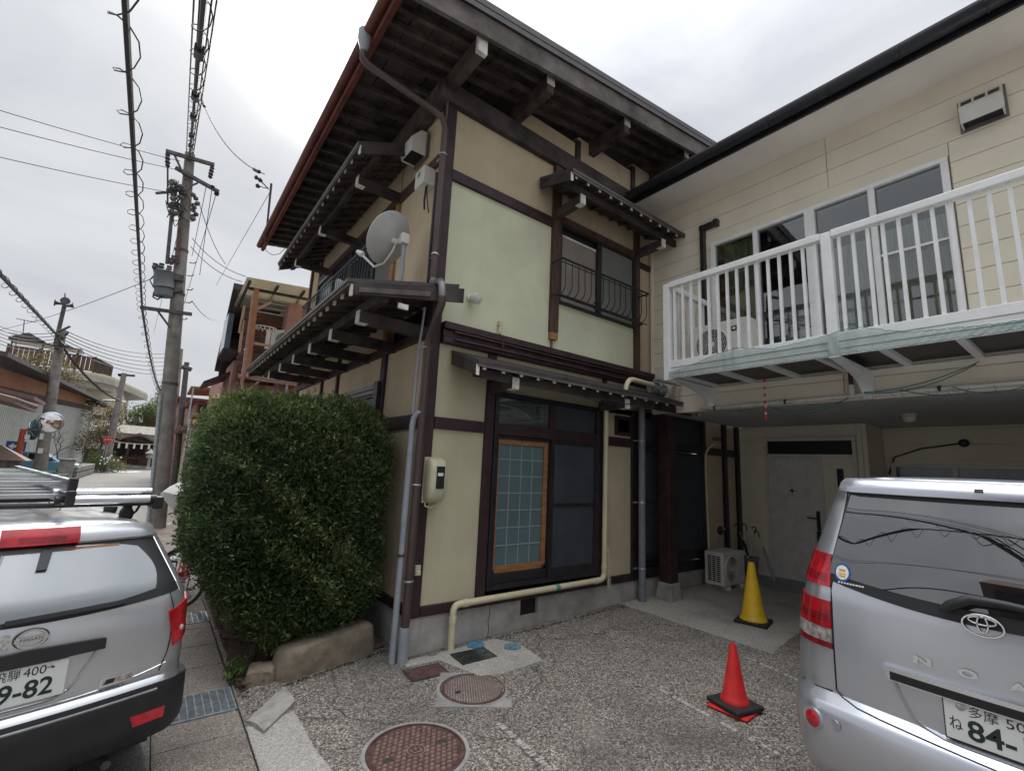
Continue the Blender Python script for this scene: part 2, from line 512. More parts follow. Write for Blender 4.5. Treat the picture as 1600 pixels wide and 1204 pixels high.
def leaf_mat(name, a, b, c, hue=0.0):
    m = bpy.data.materials.new(name)
    m.use_nodes = True
    n, l = m.node_tree.nodes, m.node_tree.links
    bs = n['Principled BSDF']
    bs.inputs['Roughness'].default_value = 0.55
    bs.inputs['Specular IOR Level'].default_value = 0.35
    at = n.new('ShaderNodeAttribute')
    at.attribute_name = 'tone'
    rp = n.new('ShaderNodeValToRGB')
    rp.color_ramp.elements[0].color = (*a, 1)
    rp.color_ramp.elements[1].color = (*c, 1)
    e = rp.color_ramp.elements.new(0.55)
    e.color = (*b, 1)
    l.new(at.outputs['Fac'], rp.inputs['Fac'])
    l.new(rp.outputs[0], bs.inputs['Base Color'])
    tl = n.new('ShaderNodeBsdfTranslucent')
    l.new(rp.outputs[0], tl.inputs[0])
    mx = n.new('ShaderNodeMixShader')
    mx.inputs[0].default_value = 0.22
    l.new(bs.outputs[0], mx.inputs[1])
    l.new(tl.outputs[0], mx.inputs[2])
    l.new(mx.outputs[0], n['Material Output'].inputs['Surface'])
    MATS[name] = m
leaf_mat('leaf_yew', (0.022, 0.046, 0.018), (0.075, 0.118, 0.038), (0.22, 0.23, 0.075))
leaf_mat('leaf_olive', (0.08, 0.07, 0.03), (0.19, 0.155, 0.065), (0.32, 0.26, 0.12))
leaf_mat('leaf_green', (0.045, 0.075, 0.02), (0.10, 0.15, 0.04), (0.20, 0.24, 0.08))
leaf_mat('leaf_dry', (0.05, 0.028, 0.020), (0.12, 0.055, 0.040), (0.20, 0.13, 0.085))

def aggregate(name, cols, vscale, patch, bump=0.5, crack=0.0):
    """old concrete with the stones showing: cell colours under large stains"""
    m = bpy.data.materials.new(name)
    m.use_nodes = True
    n, l = m.node_tree.nodes, m.node_tree.links
    b = n['Principled BSDF']
    b.inputs['Roughness'].default_value = 0.92
    b.inputs['Specular IOR Level'].default_value = 0.25
    t = n.new('ShaderNodeTexCoord')
    v = n.new('ShaderNodeTexVoronoi')
    v.inputs['Scale'].default_value = vscale
    l.new(t.outputs['Object'], v.inputs['Vector'])
    sp = n.new('ShaderNodeSeparateColor')
    l.new(v.outputs['Color'], sp.inputs[0])
    rp = n.new('ShaderNodeValToRGB')
    rp.color_ramp.interpolation = 'LINEAR'
    els = rp.color_ramp.elements
    els[0].position, els[0].color = cols[0][0], (*cols[0][1], 1)
    els[1].position, els[1].color = cols[-1][0], (*cols[-1][1], 1)
    for p, c in cols[1:-1]:
        e = els.new(p)
        e.color = (*c, 1)
    l.new(sp.outputs[0], rp.inputs['Fac'])
    prev = rp.outputs[0]
    for sc_, lo, hi, col, amt in patch:
        nn = n.new('ShaderNodeTexNoise')
        nn.inputs['Scale'].default_value = sc_
        nn.inputs['Detail'].default_value = 6
        nn.inputs['Roughness'].default_value = 0.62
        l.new(t.outputs['Object'], nn.inputs['Vector'])
        mr = n.new('ShaderNodeMapRange')
        mr.inputs['From Min'].default_value = lo
        mr.inputs['From Max'].default_value = hi
        mr.inputs['To Max'].default_value = amt
        l.new(nn.outputs['Fac'], mr.inputs['Value'])
        mx = n.new('ShaderNodeMix')
        mx.data_type = 'RGBA'
        l.new(mr.outputs[0], mx.inputs['Factor'])
        l.new(prev, mx.inputs['A'])
        mx.inputs['B'].default_value = (*col, 1)
        prev = mx.outputs['Result']
    hgt = v.outputs['Distance']
    if crack:
        wv = n.new('ShaderNodeTexNoise')
        wv.inputs['Scale'].default_value = 1.4
        wv.inputs['Detail'].default_value = 5
        l.new(t.outputs['Object'], wv.inputs['Vector'])
        va = n.new('ShaderNodeVectorMath')
        va.operation = 'MULTIPLY_ADD'
        l.new(wv.outputs['Color'], va.inputs[0])
        va.inputs[1].default_value = (0.8, 0.8, 0)
        l.new(t.outputs['Object'], va.inputs[2])
        v2 = n.new('ShaderNodeTexVoronoi')
        v2.feature = 'DISTANCE_TO_EDGE'
        v2.inputs['Scale'].default_value = crack
        l.new(va.outputs[0], v2.inputs['Vector'])
        mr = n.new('ShaderNodeMapRange')
        mr.inputs['From Min'].default_value = 0.0
        mr.inputs['From Max'].default_value = 0.006
        mr.inputs['To Min'].default_value = 0.75
        mr.inputs['To Max'].default_value = 0.0
        l.new(v2.outputs['Distance'], mr.inputs['Value'])
        mx = n.new('ShaderNodeMix')
        mx.data_type = 'RGBA'
        l.new(mr.outputs[0], mx.inputs['Factor'])
        l.new(prev, mx.inputs['A'])
        mx.inputs['B'].default_value = (0.04, 0.04, 0.035, 1)
        prev = mx.outputs['Result']
    l.new(prev, b.inputs['Base Color'])
    bp = n.new('ShaderNodeBump')
    bp.inputs['Strength'].default_value = bump
    bp.inputs['Distance'].default_value = 0.006
    l.new(hgt, bp.inputs['Height'])
    l.new(bp.outputs[0], b.inputs['Normal'])
    MATS[name] = m
aggregate('yard_concrete', [(0.0, (0.045, 0.040, 0.035)), (0.30, (0.135, 0.116, 0.098)), (0.65, (0.245, 0.212, 0.182)), (0.9, (0.36, 0.325, 0.285)), (1.0, (0.52, 0.49, 0.45))],
          95, [(0.7, 0.48, 0.66, (0.085, 0.078, 0.07), 0.62), (2.6, 0.55, 0.72, (0.30, 0.27, 0.23), 0.45), (9, 0.6, 0.75, (0.06, 0.065, 0.05), 0.45)], crack=0.42)
aggregate('slab_concrete', [(0.0, (0.10, 0.088, 0.075)), (0.5, (0.245, 0.21, 0.18)), (1.0, (0.42, 0.375, 0.33))],
          160, [(1.5, 0.48, 0.7, (0.105, 0.09, 0.075), 0.6), (6, 0.6, 0.75, (0.30, 0.28, 0.25), 0.3)], bump=0.35)
aggregate('asphalt', [(0.0, (0.09, 0.088, 0.084)), (0.5, (0.20, 0.195, 0.185)), (1.0, (0.33, 0.32, 0.31))],
          120, [(0.4, 0.45, 0.7, (0.17, 0.165, 0.155), 0.6)], bump=0.3)
aggregate('patch_concrete', [(0.0, (0.25, 0.235, 0.21)), (0.5, (0.37, 0.345, 0.31)), (1.0, (0.50, 0.475, 0.43))],
          130, [(1.6, 0.5, 0.7, (0.20, 0.19, 0.17), 0.6), (7, 0.58, 0.75, (0.44, 0.42, 0.39), 0.4)], bump=0.3)
# ------------------------------------------------------------------ ground
def gz(x):
    xs, zs = (0.77, 1.10, 2.17, 6.17, 60), (-0.03, 0.0, 0.0, 0.10, 0.10)
    return float(np.interp(x, xs, zs))
b = MB()
rows = []
for x in (0.775, 0.86, 0.95, 1.10, 1.6, 2.17, 3.2, 4.2, 5.2, 6.17, 9, 14, 60):
    rows.append([(x, y, gz(x)) for y in np.linspace(-40, 60, 60)])
b.grid(rows)
b.build('ground', 'yard_concrete', kind='structure')
b = MB()
b.grid([[(x, y, -0.034) for y in np.linspace(-60, 90, 40)] for x in (-60, -30, -12, -6, -2, 0.245)])
b.build('road', 'asphalt', kind='structure')
b = MB()
b.grid([[(x, y, -0.5) for y in (-900, -90, 90, 900)] for x in (-900, -60, 60, 900)])
b.build('terrain', 'asphalt', kind='structure')

# gutter covers along the street: each slab is a part of the pavement
b = MB()
b.box(0.235, 0.785, -2.0, 26, -0.30, -0.065)
walk = b.build('pavement', 'concrete', kind='structure')
grates = [(4.21, 4.62), (2.35, 2.78), (6.45, 6.86), (10.3, 10.75), (15.0, 15.5)]
slab_me = None
y = -1.6
cuts = []
gi = sorted(grates)
while y < 25:
    nx = next((g for g in gi if g[0] >= y - 0.01), None)
    if nx and nx[0] - y < 0.62:
        if nx[0] - y > 0.08: cuts.append((y, nx[0]))
        y = nx[1]
        continue
    cuts.append((y, y + 0.55))
    y += 0.55
for i, (ya, yb) in enumerate(cuts):
    s = MB()
    dz = rng.uniform(-0.004, 0.004)
    s.box(0.252, 0.768, ya + 0.004, yb - 0.004, -0.11, -0.028 + dz)
    s.build('slab', 'slab_concrete', walk, bev=0.008)
for i, (ya, yb) in enumerate(grates):
    g = thing('drain_grate', ['galvanised drain grate beside the rear corner of the silver van', 'galvanised drain grate nearest the camera by the foot of the concrete ramp',
                              'galvanised drain grate under the rear wheel of the red bicycle', 'galvanised drain grate beyond the bicycle, next to the concrete pole',
                              'farthest small drain grate in the pavement past the concrete pole'][i], 'drain grate', (0.51, (ya + yb) / 2, -0.03), 'drain grates in the pavement')
    f = MB()
    f.box(0.255, 0.765, ya, ya + 0.014, -0.07, -0.022).box(0.255, 0.765, yb - 0.014, yb, -0.07, -0.022)
    f.box(0.255, 0.269, ya, yb, -0.07, -0.0225).box(0.751, 0.765, ya, yb, -0.07, -0.0225)
    f.build('frame', 'galv', g)
    for k in range(9):
        x = 0.255 + 0.051 * (k + 1)
        q = MB()
        q.box(x - 0.005, x + 0.005, ya + 0.014, yb - 0.014, -0.068, -0.020)
        q.build('bearing_bar', 'galv', g)
    q = MB()
    n = int((yb - ya) / 0.0165)
    for k in range(n):
        yy = ya + 0.014 + (k + 0.5) * (yb - ya - 0.028) / n
        q.box(0.268, 0.752, yy - 0.0028, yy + 0.0028, -0.058, -0.024)
    q.build('cross_bars', 'galv', g, kind='stuff')
    q = MB()
    q.box(0.25, 0.77, ya - 0.005, yb + 0.005, -0.064, -0.062)
    q.build('channel', 'black', g)

# the apron of the yard: a paler broken piece of concrete at the gutter, smooth ramp beside it
b = MB()
top = []
for i in range(9):
    t = i / 8
    p0 = Vector((0.785, 3.98, -0.02)).lerp(Vector((1.09, 4.28, 0.03)), t)
    p1 = Vector((0.86, 3.74, 0.005)).lerp(Vector((1.11, 4.00, 0.022)), t)
    row = []
    for j in range(6):
        q = p0.lerp(p1, j / 5)
        q.z += 0.018 * math.sin(PI * j / 5) + rng.uniform(-0.006, 0.006)
        row.append(q)
    top.append(row)
b.sheet(top, (0, 0, -0.06))
tag(b.build('concrete_lump', 'concrete_pale', smooth=40), 'pale broken lump of mortar at the corner where the yard meets the gutter', 'concrete lump')
b = MB()
rows = []
for i in range(11):
    y = 1.2 + 2.7 * i / 10
    xr = 1.12 + 0.05 * math.sin(3.1 * y) + rng.uniform(-0.02, 0.02)
    rows.append([(x, y, gz(x) + 0.004) for x in np.linspace(0.778, xr, 5)])
b.grid(rows)
b.build('ramp', 'patch_concrete', kind='structure')
# smooth concrete slab in front of the entrance
b = MB()
b.grid([[(x, y, gz(x) + 0.004) for y in np.linspace(2.42 + 0.10 * (x - 5.5), 4.36, 4)] for x in (5.30, 5.62, 6.17, 7.4, 8.7)])
b.build('entrance_slab', 'patch_concrete', kind='structure')
# pad round the valve covers
b = MB()
o_ = [(2.14, 4.30), (2.10, 4.17), (2.42, 4.14), (2.55, 3.66), (2.72, 3.58), (3.24, 3.58), (3.30, 4.02), (3.16, 4.28)]
b.prism([(x, y, gz(x) - 0.03) for x, y in o_], (0, 0, 0.034))
b.build('valve_pad', 'patch_concrete', kind='structure')
# worn parking lines: broken white paint
for (x0, y0, x1, y1, w, lab) in [(3.70, 2.68, 3.58, 1.55, 0.055, 'worn white parking line running past the red cone'), (2.26, 2.96, 2.22, 2.2, 0.06, 'short worn white parking line at the bottom edge of the yard'), (5.0, 2.55, 4.75, 1.3, 0.05, 'faint worn white parking line beside the silver minivan')]:
    q = MB()
    n = 26
    for i in range(n):
        if rng.random() < 0.22: continue
        t0, t1 = i / n, (i + rng.uniform(0.6, 1.0)) / n
        wa, wb = w * rng.uniform(0.25, 0.5), w * rng.uniform(0.25, 0.5)
        xa, ya_, xb, yb_ = x0 + (x1 - x0) * t0, y0 + (y1 - y0) * t0, x0 + (x1 - x0) * t1, y0 + (y1 - y0) * t1
        z = gz(xa) + 0.004
        q.add([(xa - wa, ya_, z), (xa + wb, ya_, z), (xb + wa, yb_, z), (xb - wb, yb_, z)], [(0, 1, 2, 3)])
    q.build('painted_line', 'line_white', kind='structure')
# moss and litter where the wall meets the yard
def scatter_clumps(name, label, cat, spots, mt, size, kind='stuff', n=6):
    q = MB()
    for (x, y, z) in spots:
        for k in range(n):
            a, r = rng.uniform(0, 2 * PI), rng.uniform(0.2, 1) * size
            c = Vector((x + rng.normal(0, size), y + rng.normal(0, size * 0.6), z))
            h = rng.uniform(0.25, 0.8) * size
            p = [c + Vector((math.cos(a + t) * r * 0.5, math.sin(a + t) * r * 0.5, 0)) for t in (0, 2.1, 4.2)]
            q.add(p + [c + Vector((0, 0, h))], [(0, 1, 3), (1, 2, 3), (2, 0, 3)])
    o = q.build(name, mt, kind=kind)
    return tag(o, label, cat)
sp = [(x, 4.29 - abs(rng.normal(0, 0.035)), gz(x)) for x in rng.uniform(2.3, 5.4, 150)]
sp += [(1.1 + t * 1.05, 4.36 + t * 0.30 - abs(rng.normal(0, 0.03)), 0.0) for t in rng.uniform(0, 1, 110)]
scatter_clumps('moss', 'dark moss along the foot of the house wall and stone kerb', 'moss', sp, 'moss', 0.014)
sp = [(0.80 + abs(rng.normal(0, 0.10)), 4.3 + rng.uniform(0, 3.0), 0.0) for _ in range(220)]
q = MB()
for (x, y, z) in sp:
    a, l_ = rng.uniform(0, 2 * PI), rng.uniform(0.012, 0.03)
    u, v = Vector((math.cos(a), math.sin(a), rng.uniform(-0.2, 0.4))) * l_, Vector((-math.sin(a), math.cos(a), rng.uniform(-0.2, 0.3))) * l_ * 0.5
    c = Vector((x, y, z + rng.uniform(0.008, 0.03)))
    q.add([c - u, c + v, c + u, c - v], [(0, 1, 2, 3)])
lit = q.build('leaf_litter', 'leaf_dry', kind='stuff')
# ------------------------------------------------------------------ the old house
XL, YF, YB, XW = 2.17, 4.36, 10.3, 6.04
XE = 8.74                                   # the ground floor runs on under the apartment block
house = thing('old_house', 'old two storey house with green and cream plaster walls and dark maroon timber', 'house', (XL, YF, 0))
def hp(name, mt, f, **k):
    q = MB()
    f(q)
    return q.build(name, mt, house, **k)
# plaster: front (panel faces 3 cm behind the posts)
yp, yq = YF + 0.03, YF + 0.13
for (x0, x1, z0, z1, mt) in [(2.22, 2.96, 0.44, 2.20, 'plaster_cream'), (2.22, 2.96, 2.32, 3.13, 'plaster_cream'), (3.04, 6.04, 2.70, 3.13, 'plaster_cream'),
                             (4.90, 5.60, 0.44, 2.20, 'plaster_tan'), (4.90, 5.60, 2.32, 2.72, 'plaster_tan'), (7.52, 8.14, 0.44, 2.20, 'plaster_tan'), (7.52, 8.14, 2.32, 2.8, 'plaster_tan'), (8.24, 8.62, 0.44, 2.8, 'plaster_tan'),
                             (2.22, 3.88, 3.36, 5.08, 'plaster_green'), (3.99, 5.64, 3.36, 4.04, 'plaster_green'), (5.73, 6.04, 3.36, 5.08, 'plaster_tan'),
                             (2.22, 3.88, 5.21, 6.01, 'plaster_tan'), (3.96, 6.04, 5.21, 6.01, 'plaster_tan'),
                             (2.30, 4.27, 6.26, 6.30, 'plaster_tan'), (3.2, 4.27, 6.30, 6.55, 'plaster_tan'), (4.37, 5.55, 6.26, 6.68, 'plaster_tan'), (5.64, 6.10, 6.26, 6.84, 'plaster_tan')]:
    hp('plaster_panel', mt, lambda q: q.box(x0 - 0.03, x1 + 0.03, yp, yq, z0 - 0.03, z1 + 0.03))
# plaster: street side
xp, xq = XL + 0.03, XL + 0.13
for (y0, y1, z0, z1, mt) in [(4.42, 5.56, 0.44, 2.20, 'plaster_tan'), (4.42, 5.56, 2.35, 3.17, 'plaster_tan'), (5.66, 7.5, 0.44, 1.95, 'plaster_tan'), (5.66, 7.5, 2.80, 3.17, 'plaster_tan'), (6.95, 7.5, 1.95, 2.8, 'plaster_tan'),
                             (7.58, 8.4, 0.44, 3.17, 'plaster_tan'), (8.48, 10.28, 0.44, 3.17, 'plaster_tan'), (4.42, 5.60, 3.66, 5.30, 'plaster_tan'), (4.42, 5.60, 5.43, 6.36, 'plaster_tan'), (5.70, 9.5, 5.43, 6.36, 'plaster_tan'), (9.58, 10.28, 3.66, 6.36, 'plaster_tan'), (5.70, 9.5, 3.3, 3.98, 'plaster_tan')]:
    hp('plaster_panel', mt, lambda q: q.box(xp, xq, y0 - 0.03, y1 + 0.03, z0 - 0.03, z1 + 0.03))
hp('side_wall', 'plaster_tan', lambda q: q.box(XL + 0.05, 8.7, YB, YB + 0.1, 0.3, 6.5))
hp('dark_core', 'dark_room', lambda q: q.box(XL + 0.14, 8.6, YF + 0.9, YB - 0.1, 0.3, 6.3))  # solid near-black block in place of the unlit interior
# footing with its vent and a crack
for (x0, x1) in [(2.19, 3.58), (3.84, 8.70)]:
    hp('footing', 'concrete_base', lambda q: q.box(x0, x1, YF + 0.015, YF + 0.16, -0.1, 0.342), bev=0.006)
hp('footing', 'concrete_base', lambda q: q.box(3.58, 3.84, YF + 0.015, YF + 0.16, -0.1, 0.16))
hp('footing_vent', 'black', lambda q: q.box(3.58, 3.84, YF + 0.06, YF + 0.16, 0.16, 0.342))
hp('footing', 'concrete_base', lambda q: q.box(XL + 0.015, XL + 0.16, YF + 0.16, YB, -0.1, 0.342))
q = MB()
px_ = [(3.14 + rng.uniform(-0.012, 0.012), YF + 0.0125, 0.34 - i * 0.048) for i in range(8)]
for i in range(7):
    a, c = px_[i], px_[i + 1]
    q.add([(a[0] - 0.004, a[1], a[2]), (a[0] + 0.004, a[1], a[2]), (c[0] + 0.004, c[1], c[2]), (c[0] - 0.004, c[1], c[2])], [(0, 1, 2, 3)])
q.build('footing_crack', 'black', house)
# sills, belts, beams on the front
def fb(name, x0, x1, z0, z1, d=0.0, mt='wood_maroon', back=0.06):
    return hp(name, mt, lambda q: q.box(x0, x1, YF - d, YF + back, z0, z1), bev=0.006)
fb('sill_beam', 2.30, 5.62, 0.345, 0.44, 0.005)
fb('sill_beam', 5.74, 8.60, 0.345, 0.50, 0.005, 'alu_dark')
fb('belt', 2.30, 2.94, 2.20, 2.325, 0.01)
fb('belt', 4.93, 5.56, 2.20, 2.325, 0.01)
fb('belt', 7.52, 8.62, 2.20, 2.325, 0.01, 'alu_dark')
fb('upper_belt', 2.28, 3.865, 5.08, 5.21, 0.012)
fb('upper_belt', 4.005, 5.62, 5.19, 5.30, 0.012, 'wood_post')
fb('upper_belt', 5.735, 6.03, 5.08, 5.17, 0.012)
fb('top_beam', 2.05, 6.05, 6.01, 6.27, 0.05, 'wood_eave')
fb('storey_belt', 2.30, 6.03, 3.285, 3.365, 0.075)
fb('storey_belt', 2.30, 6.03, 3.205, 3.280, 0.045)
fb('storey_belt', 2.30, 6.03, 3.130, 3.200, 0.062)
hp('conduit', 'wood_maroon', lambda q: q.tube([(2.42, YF - 0.075, 3.262), (4.2, YF - 0.07, 3.255), (6.0, YF - 0.07, 3.26)], 0.014))
hp('conduit', 'wood_maroon', lambda q: q.tube([(2.42, YF - 0.09, 3.17), (3.1, YF - 0.09, 3.175), (6.0, YF - 0.085, 3.165)], 0.016))
def post(x0, x1, z0, z1, mt='wood_maroon', d=0.012):
    return hp('post', mt, lambda q: q.box(x0, x1, YF - d, YF + 0.1, z0, z1), bev=0.006)
hp('post', 'wood_maroon', lambda q: q.box(XL, XL + 0.125, YF, YF + 0.125, 0.342, 6.35), bev=0.006)
post(2.945, 3.055, 0.445, 3.128)
post(4.835, 4.925, 0.445, 2.70)
post(4.93, 5.0, 2.70, 3.128, d=0.006)
post(5.565, 5.735, 0.345, 2.75, 'alu_dark')
post(7.50, 7.56, 0.52, 2.8, 'alu_dark')
post(8.14, 8.24, 0.345, 2.8, 'alu_dark', 0.03)
post(8.60, 8.70, 0.345, 2.8, 'alu_dark', 0.03)
post(3.868, 4.002, 3.60, 6.008, 'wood_post', 0.028)
hp('post_foot', 'wood_orange', lambda q: q.box(3.872, 3.998, YF - 0.024, YF + 0.1, 3.50, 3.597))
post(5.625, 5.73, 3.37, 6.008, 'wood_post', 0.028)
post(4.275, 4.365, 6.272, 6.62, 'wood_eave', 0.01)
post(5.55, 5.635, 6.272, 6.80, 'wood_eave', 0.01)
# street side timbers
def sb(name, y0, y1, z0, z1, d=0.0, mt='wood_maroon'):
    return hp(name, mt, lambda q: q.box(XL - d, XL + 0.06, y0, y1, z0, z1), bev=0.006)
sb('sill_beam', 4.49, YB, 0.345, 0.44, 0.005)
sb('belt', 4.49, 5.53, 2.20, 2.35, 0.008)
sb('head_beam', 4.49, YB, 3.17, 3.27, 0.02)
sb('upper_belt', 4.49, 9.55, 5.30, 5.43, 0.012, 'wood_post')
for (y0, y1, z0, z1, mt) in [(5.55, 5.68, 0.445, 3.168, 'wood_maroon'), (7.50, 7.58, 0.445, 3.168, 'wood_maroon'), (8.40, 8.48, 0.445, 3.168, 'wood_maroon'), (5.60, 5.71, 3.3, 5.298, 'wood_orange'), (7.5, 7.6, 3.3, 5.298, 'wood_maroon'), (9.48, 9.58, 3.3, 6.4, 'wood_post'), (YB - 0.12, YB, 0.345, 6.4, 'wood_post')]:
    sb('post', y0, y1, z0, z1, 0.01, mt)

# windows. frames are real bars, each sash has its own pane
def win_front(x0, x1, z0, z1, y, sashes, fr=0.045, mt='alu_dark', name='window', depth=0.09):
    w = MB()
    w.box(x0, x1, y, y + depth, z1 - fr, z1).box(x0, x1, y, y + depth, z0, z0 + fr)
    w.box(x0, x0 + fr, y, y + depth, z0 + fr, z1 - fr).box(x1 - fr, x1, y, y + depth, z0 + fr, z1 - fr)
    root = w.build(name, mt, house, bev=0.004)
    return root
# 1: big sliding window on the ground floor
w1 = win_front(3.06, 4.83, 0.50, 2.70, YF - 0.03, None, 0.055)
def sub(parent, name, mt, f, **k):
    q = MB()
    f(q)
    return q.build(name, mt, parent, **k)
sub(w1, 'transom_bar', 'wood_maroon', lambda q: q.box(3.115, 4.775, YF - 0.025, YF + 0.05, 2.20, 2.33), bev=0.005)
sub(w1, 'mullion', 'wood_maroon', lambda q: q.box(3.93, 4.0, YF - 0.02, YF + 0.05, 2.331, 2.644), bev=0.004)
sub(w1, 'transom_pane', 'pane_house', lambda q: q.box(3.116, 3.929, YF + 0.02, YF + 0.026, 2.331, 2.644))
sub(w1, 'transom_pane', 'screen', lambda q: q.box(4.001, 4.774, YF + 0.02, YF + 0.026, 2.331, 2.644))
sub(w1, 'rail', 'wood_orange', lambda q: q.box(3.3, 3.9, YF + 0.07, YF + 0.1, 2.52, 2.56))
# left sash: orange wood frame, frosted glass with pale bars behind
def sash(parent, x0, x1, z0, z1, y, st, rb, mt):
    q = MB()
    q.box(x0, x0 + st, y, y + 0.035, z0, z1).box(x1 - st, x1, y, y + 0.035, z0, z1).box(x0 + st, x1 - st, y, y + 0.035, z1 - st, z1).box(x0 + st, x1 - st, y, y + 0.035, z0, z0 + rb)
    return q.build('sash', mt, parent, bev=0.003)
sash(w1, 3.116, 3.985, 0.556, 2.198, YF + 0.004, 0.035, 0.10, 'alu_dark')
sub(w1, 'inner_frame', 'wood_orange', lambda q: q.box(3.152, 3.19, YF + 0.034, YF + 0.060, 0.70, 2.16).box(3.88, 3.945, YF + 0.034, YF + 0.060, 0.70, 2.16).box(3.19, 3.88, YF + 0.034, YF + 0.060, 2.10, 2.16).box(3.19, 3.88, YF + 0.034, YF + 0.060, 0.66, 0.735))
sub(w1, 'pane', 'pane_frost', lambda q: q.box(3.152, 3.948, YF + 0.062, YF + 0.068, 0.657, 2.162))
for k in range(3):
    x = 3.19 + 0.69 * (k + 1) / 4
    sub(w1, 'muntin', 'muntin_pale', lambda q: q.box(x - 0.006, x + 0.006, YF + 0.0535, YF + 0.061, 0.736, 2.099))
for k in range(6):
    z = 0.735 + 1.365 * (k + 1) / 7 + 0.02
    sub(w1, 'muntin', 'muntin_pale', lambda q: q.box(3.191, 3.879, YF + 0.0555, YF + 0.061, z - 0.006, z + 0.006))
sash(w1, 3.95, 4.774, 0.556, 2.198, YF - 0.034, 0.045, 0.10, 'alu_dark')
sub(w1, 'screen', 'screen', lambda q: q.box(3.996, 4.728, YF - 0.02, YF - 0.015, 0.657, 2.152))
sub(w1, 'screen_bar', 'alu_dark', lambda q: q.box(3.996, 4.728, YF - 0.032, YF - 0.008, 1.38, 1.415))
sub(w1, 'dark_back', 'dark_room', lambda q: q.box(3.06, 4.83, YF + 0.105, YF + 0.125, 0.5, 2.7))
# 2: screened window beside the porch post
w2 = win_front(5.745, 7.50, 0.52, 2.80, YF - 0.02, None, 0.05)
for (x0, x1, y) in [(5.80, 6.65, YF + 0.02), (6.60, 7.445, YF - 0.018)]:
    sash(w2, x0, x1, 0.575, 2.19, y, 0.04, 0.09, 'alu_dark')
    sub(w2, 'screen', 'screen', lambda q: q.box(x0 + 0.04, x1 - 0.04, y + 0.012, y + 0.016, 0.665, 2.15))
    sub(w2, 'screen_bar', 'alu_dark', lambda q: q.box(x0 + 0.04, x1 - 0.04, y + 0.002, y + 0.026, 1.40, 1.425))
    sub(w2, 'transom_pane', 'screen', lambda q: q.box(x0, x1, YF + 0.03, YF + 0.036, 2.33, 2.75))
sub(w2, 'transom_bar', 'alu_dark', lambda q: q.box(5.796, 7.449, YF - 0.012, YF + 0.06, 2.20, 2.325))
# small window high on the tan panel
w3 = win_front(5.20, 5.56, 2.36, 2.64, YF - 0.01, None, 0.05, 'wood_maroon')
sub(w3, 'pane', 'screen', lambda q: q.box(5.25, 5.51, YF + 0.03, YF + 0.036, 2.41, 2.59))
# 3: upper window with pale screens
w4 = win_front(4.005, 5.622, 4.03, 5.185, YF - 0.01, None, 0.04)
sub(w4, 'head_gap', 'black', lambda q: q.box(4.046, 5.581, YF + 0.07, YF + 0.08, 4.07, 5.145))
mat('screen_pale', (0.27, 0.235, 0.20), 0.8, var=0.08, scale=2, bump=0.1, bscale=700)
mat('screen_mid', (0.165, 0.17, 0.155), 0.8, var=0.08, scale=2, bump=0.1, bscale=700)
sub(w4, 'sash', 'screen_pale', lambda q: q.box(4.046, 4.78, YF + 0.045, YF + 0.055, 4.071, 5.02))
sub(w4, 'sash_rail', 'white_cap', lambda q: q.box(4.046, 4.78, YF + 0.03, YF + 0.06, 5.021, 5.05))
sub(w4, 'mullion', 'alu_dark', lambda q: q.box(4.765, 4.85, YF - 0.008, YF + 0.03, 4.071, 5.144))
sub(w4, 'sash', 'screen_mid', lambda q: q.box(4.851, 5.581, YF + 0.018, YF + 0.026, 4.071, 5.144))
# street side windows
w5 = MB().box(XL - 0.05, XL + 0.05, 5.72, 6.95, 2.745, 2.80).box(XL - 0.05, XL + 0.05, 5.72, 6.95, 1.9, 1.95).box(XL - 0.05, XL + 0.05, 6.90, 6.95, 1.951, 2.744).build('window', 'silver_brown', house)
sub(w5, 'shutter_box', 'alu_dark', lambda q: q.box(XL - 0.06, XL + 0.02, 5.60, 5.735, 1.9, 2.83), bev=0.006)
sub(w5, 'head_rail', 'silver_brown', lambda q: q.box(XL - 0.03, XL + 0.05, 5.74, 6.90, 2.69, 2.742))
sub(w5, 'head_rail', 'alu_dark', lambda q: q.box(XL - 0.01, XL + 0.05, 5.74, 6.90, 2.655, 2.688))
sub(w5, 'pane', 'far_glass', lambda q: q.box(XL + 0.03, XL + 0.035, 5.736, 6.9, 1.95, 2.654))
sub(w5, 'curtain', 'curtain_lace', lambda q: q.box(XL + 0.036, XL + 0.05, 5.8, 6.9, 1.95, 2.64))
w6 = MB().box(XL - 0.02, XL + 0.06, 5.72, 9.48, 5.235, 5.295).box(XL - 0.02, XL + 0.06, 5.72, 9.48, 3.98, 4.04).build('window', 'alu_dark', house)
for k, (y0, y1, mt) in enumerate([(5.72, 6.35, 'screen_mid'), (6.42, 7.45, 'pane_house'), (7.62, 8.5, 'pane_house'), (8.57, 9.47, 'pane_frost')]):
    sub(w6, 'pane', mt, lambda q: q.box(XL + 0.02, XL + 0.028, y0, y1, 4.041, 5.234))
    sub(w6, 'stile', 'alu_dark', lambda q: q.box(XL - 0.01, XL + 0.05, y1, y1 + 0.06, 4.041, 5.234))
sub(w6, 'curtain', 'curtain_lace', lambda q: q.box(XL + 0.06, XL + 0.065, 5.9, 9.4, 4.05, 5.2))

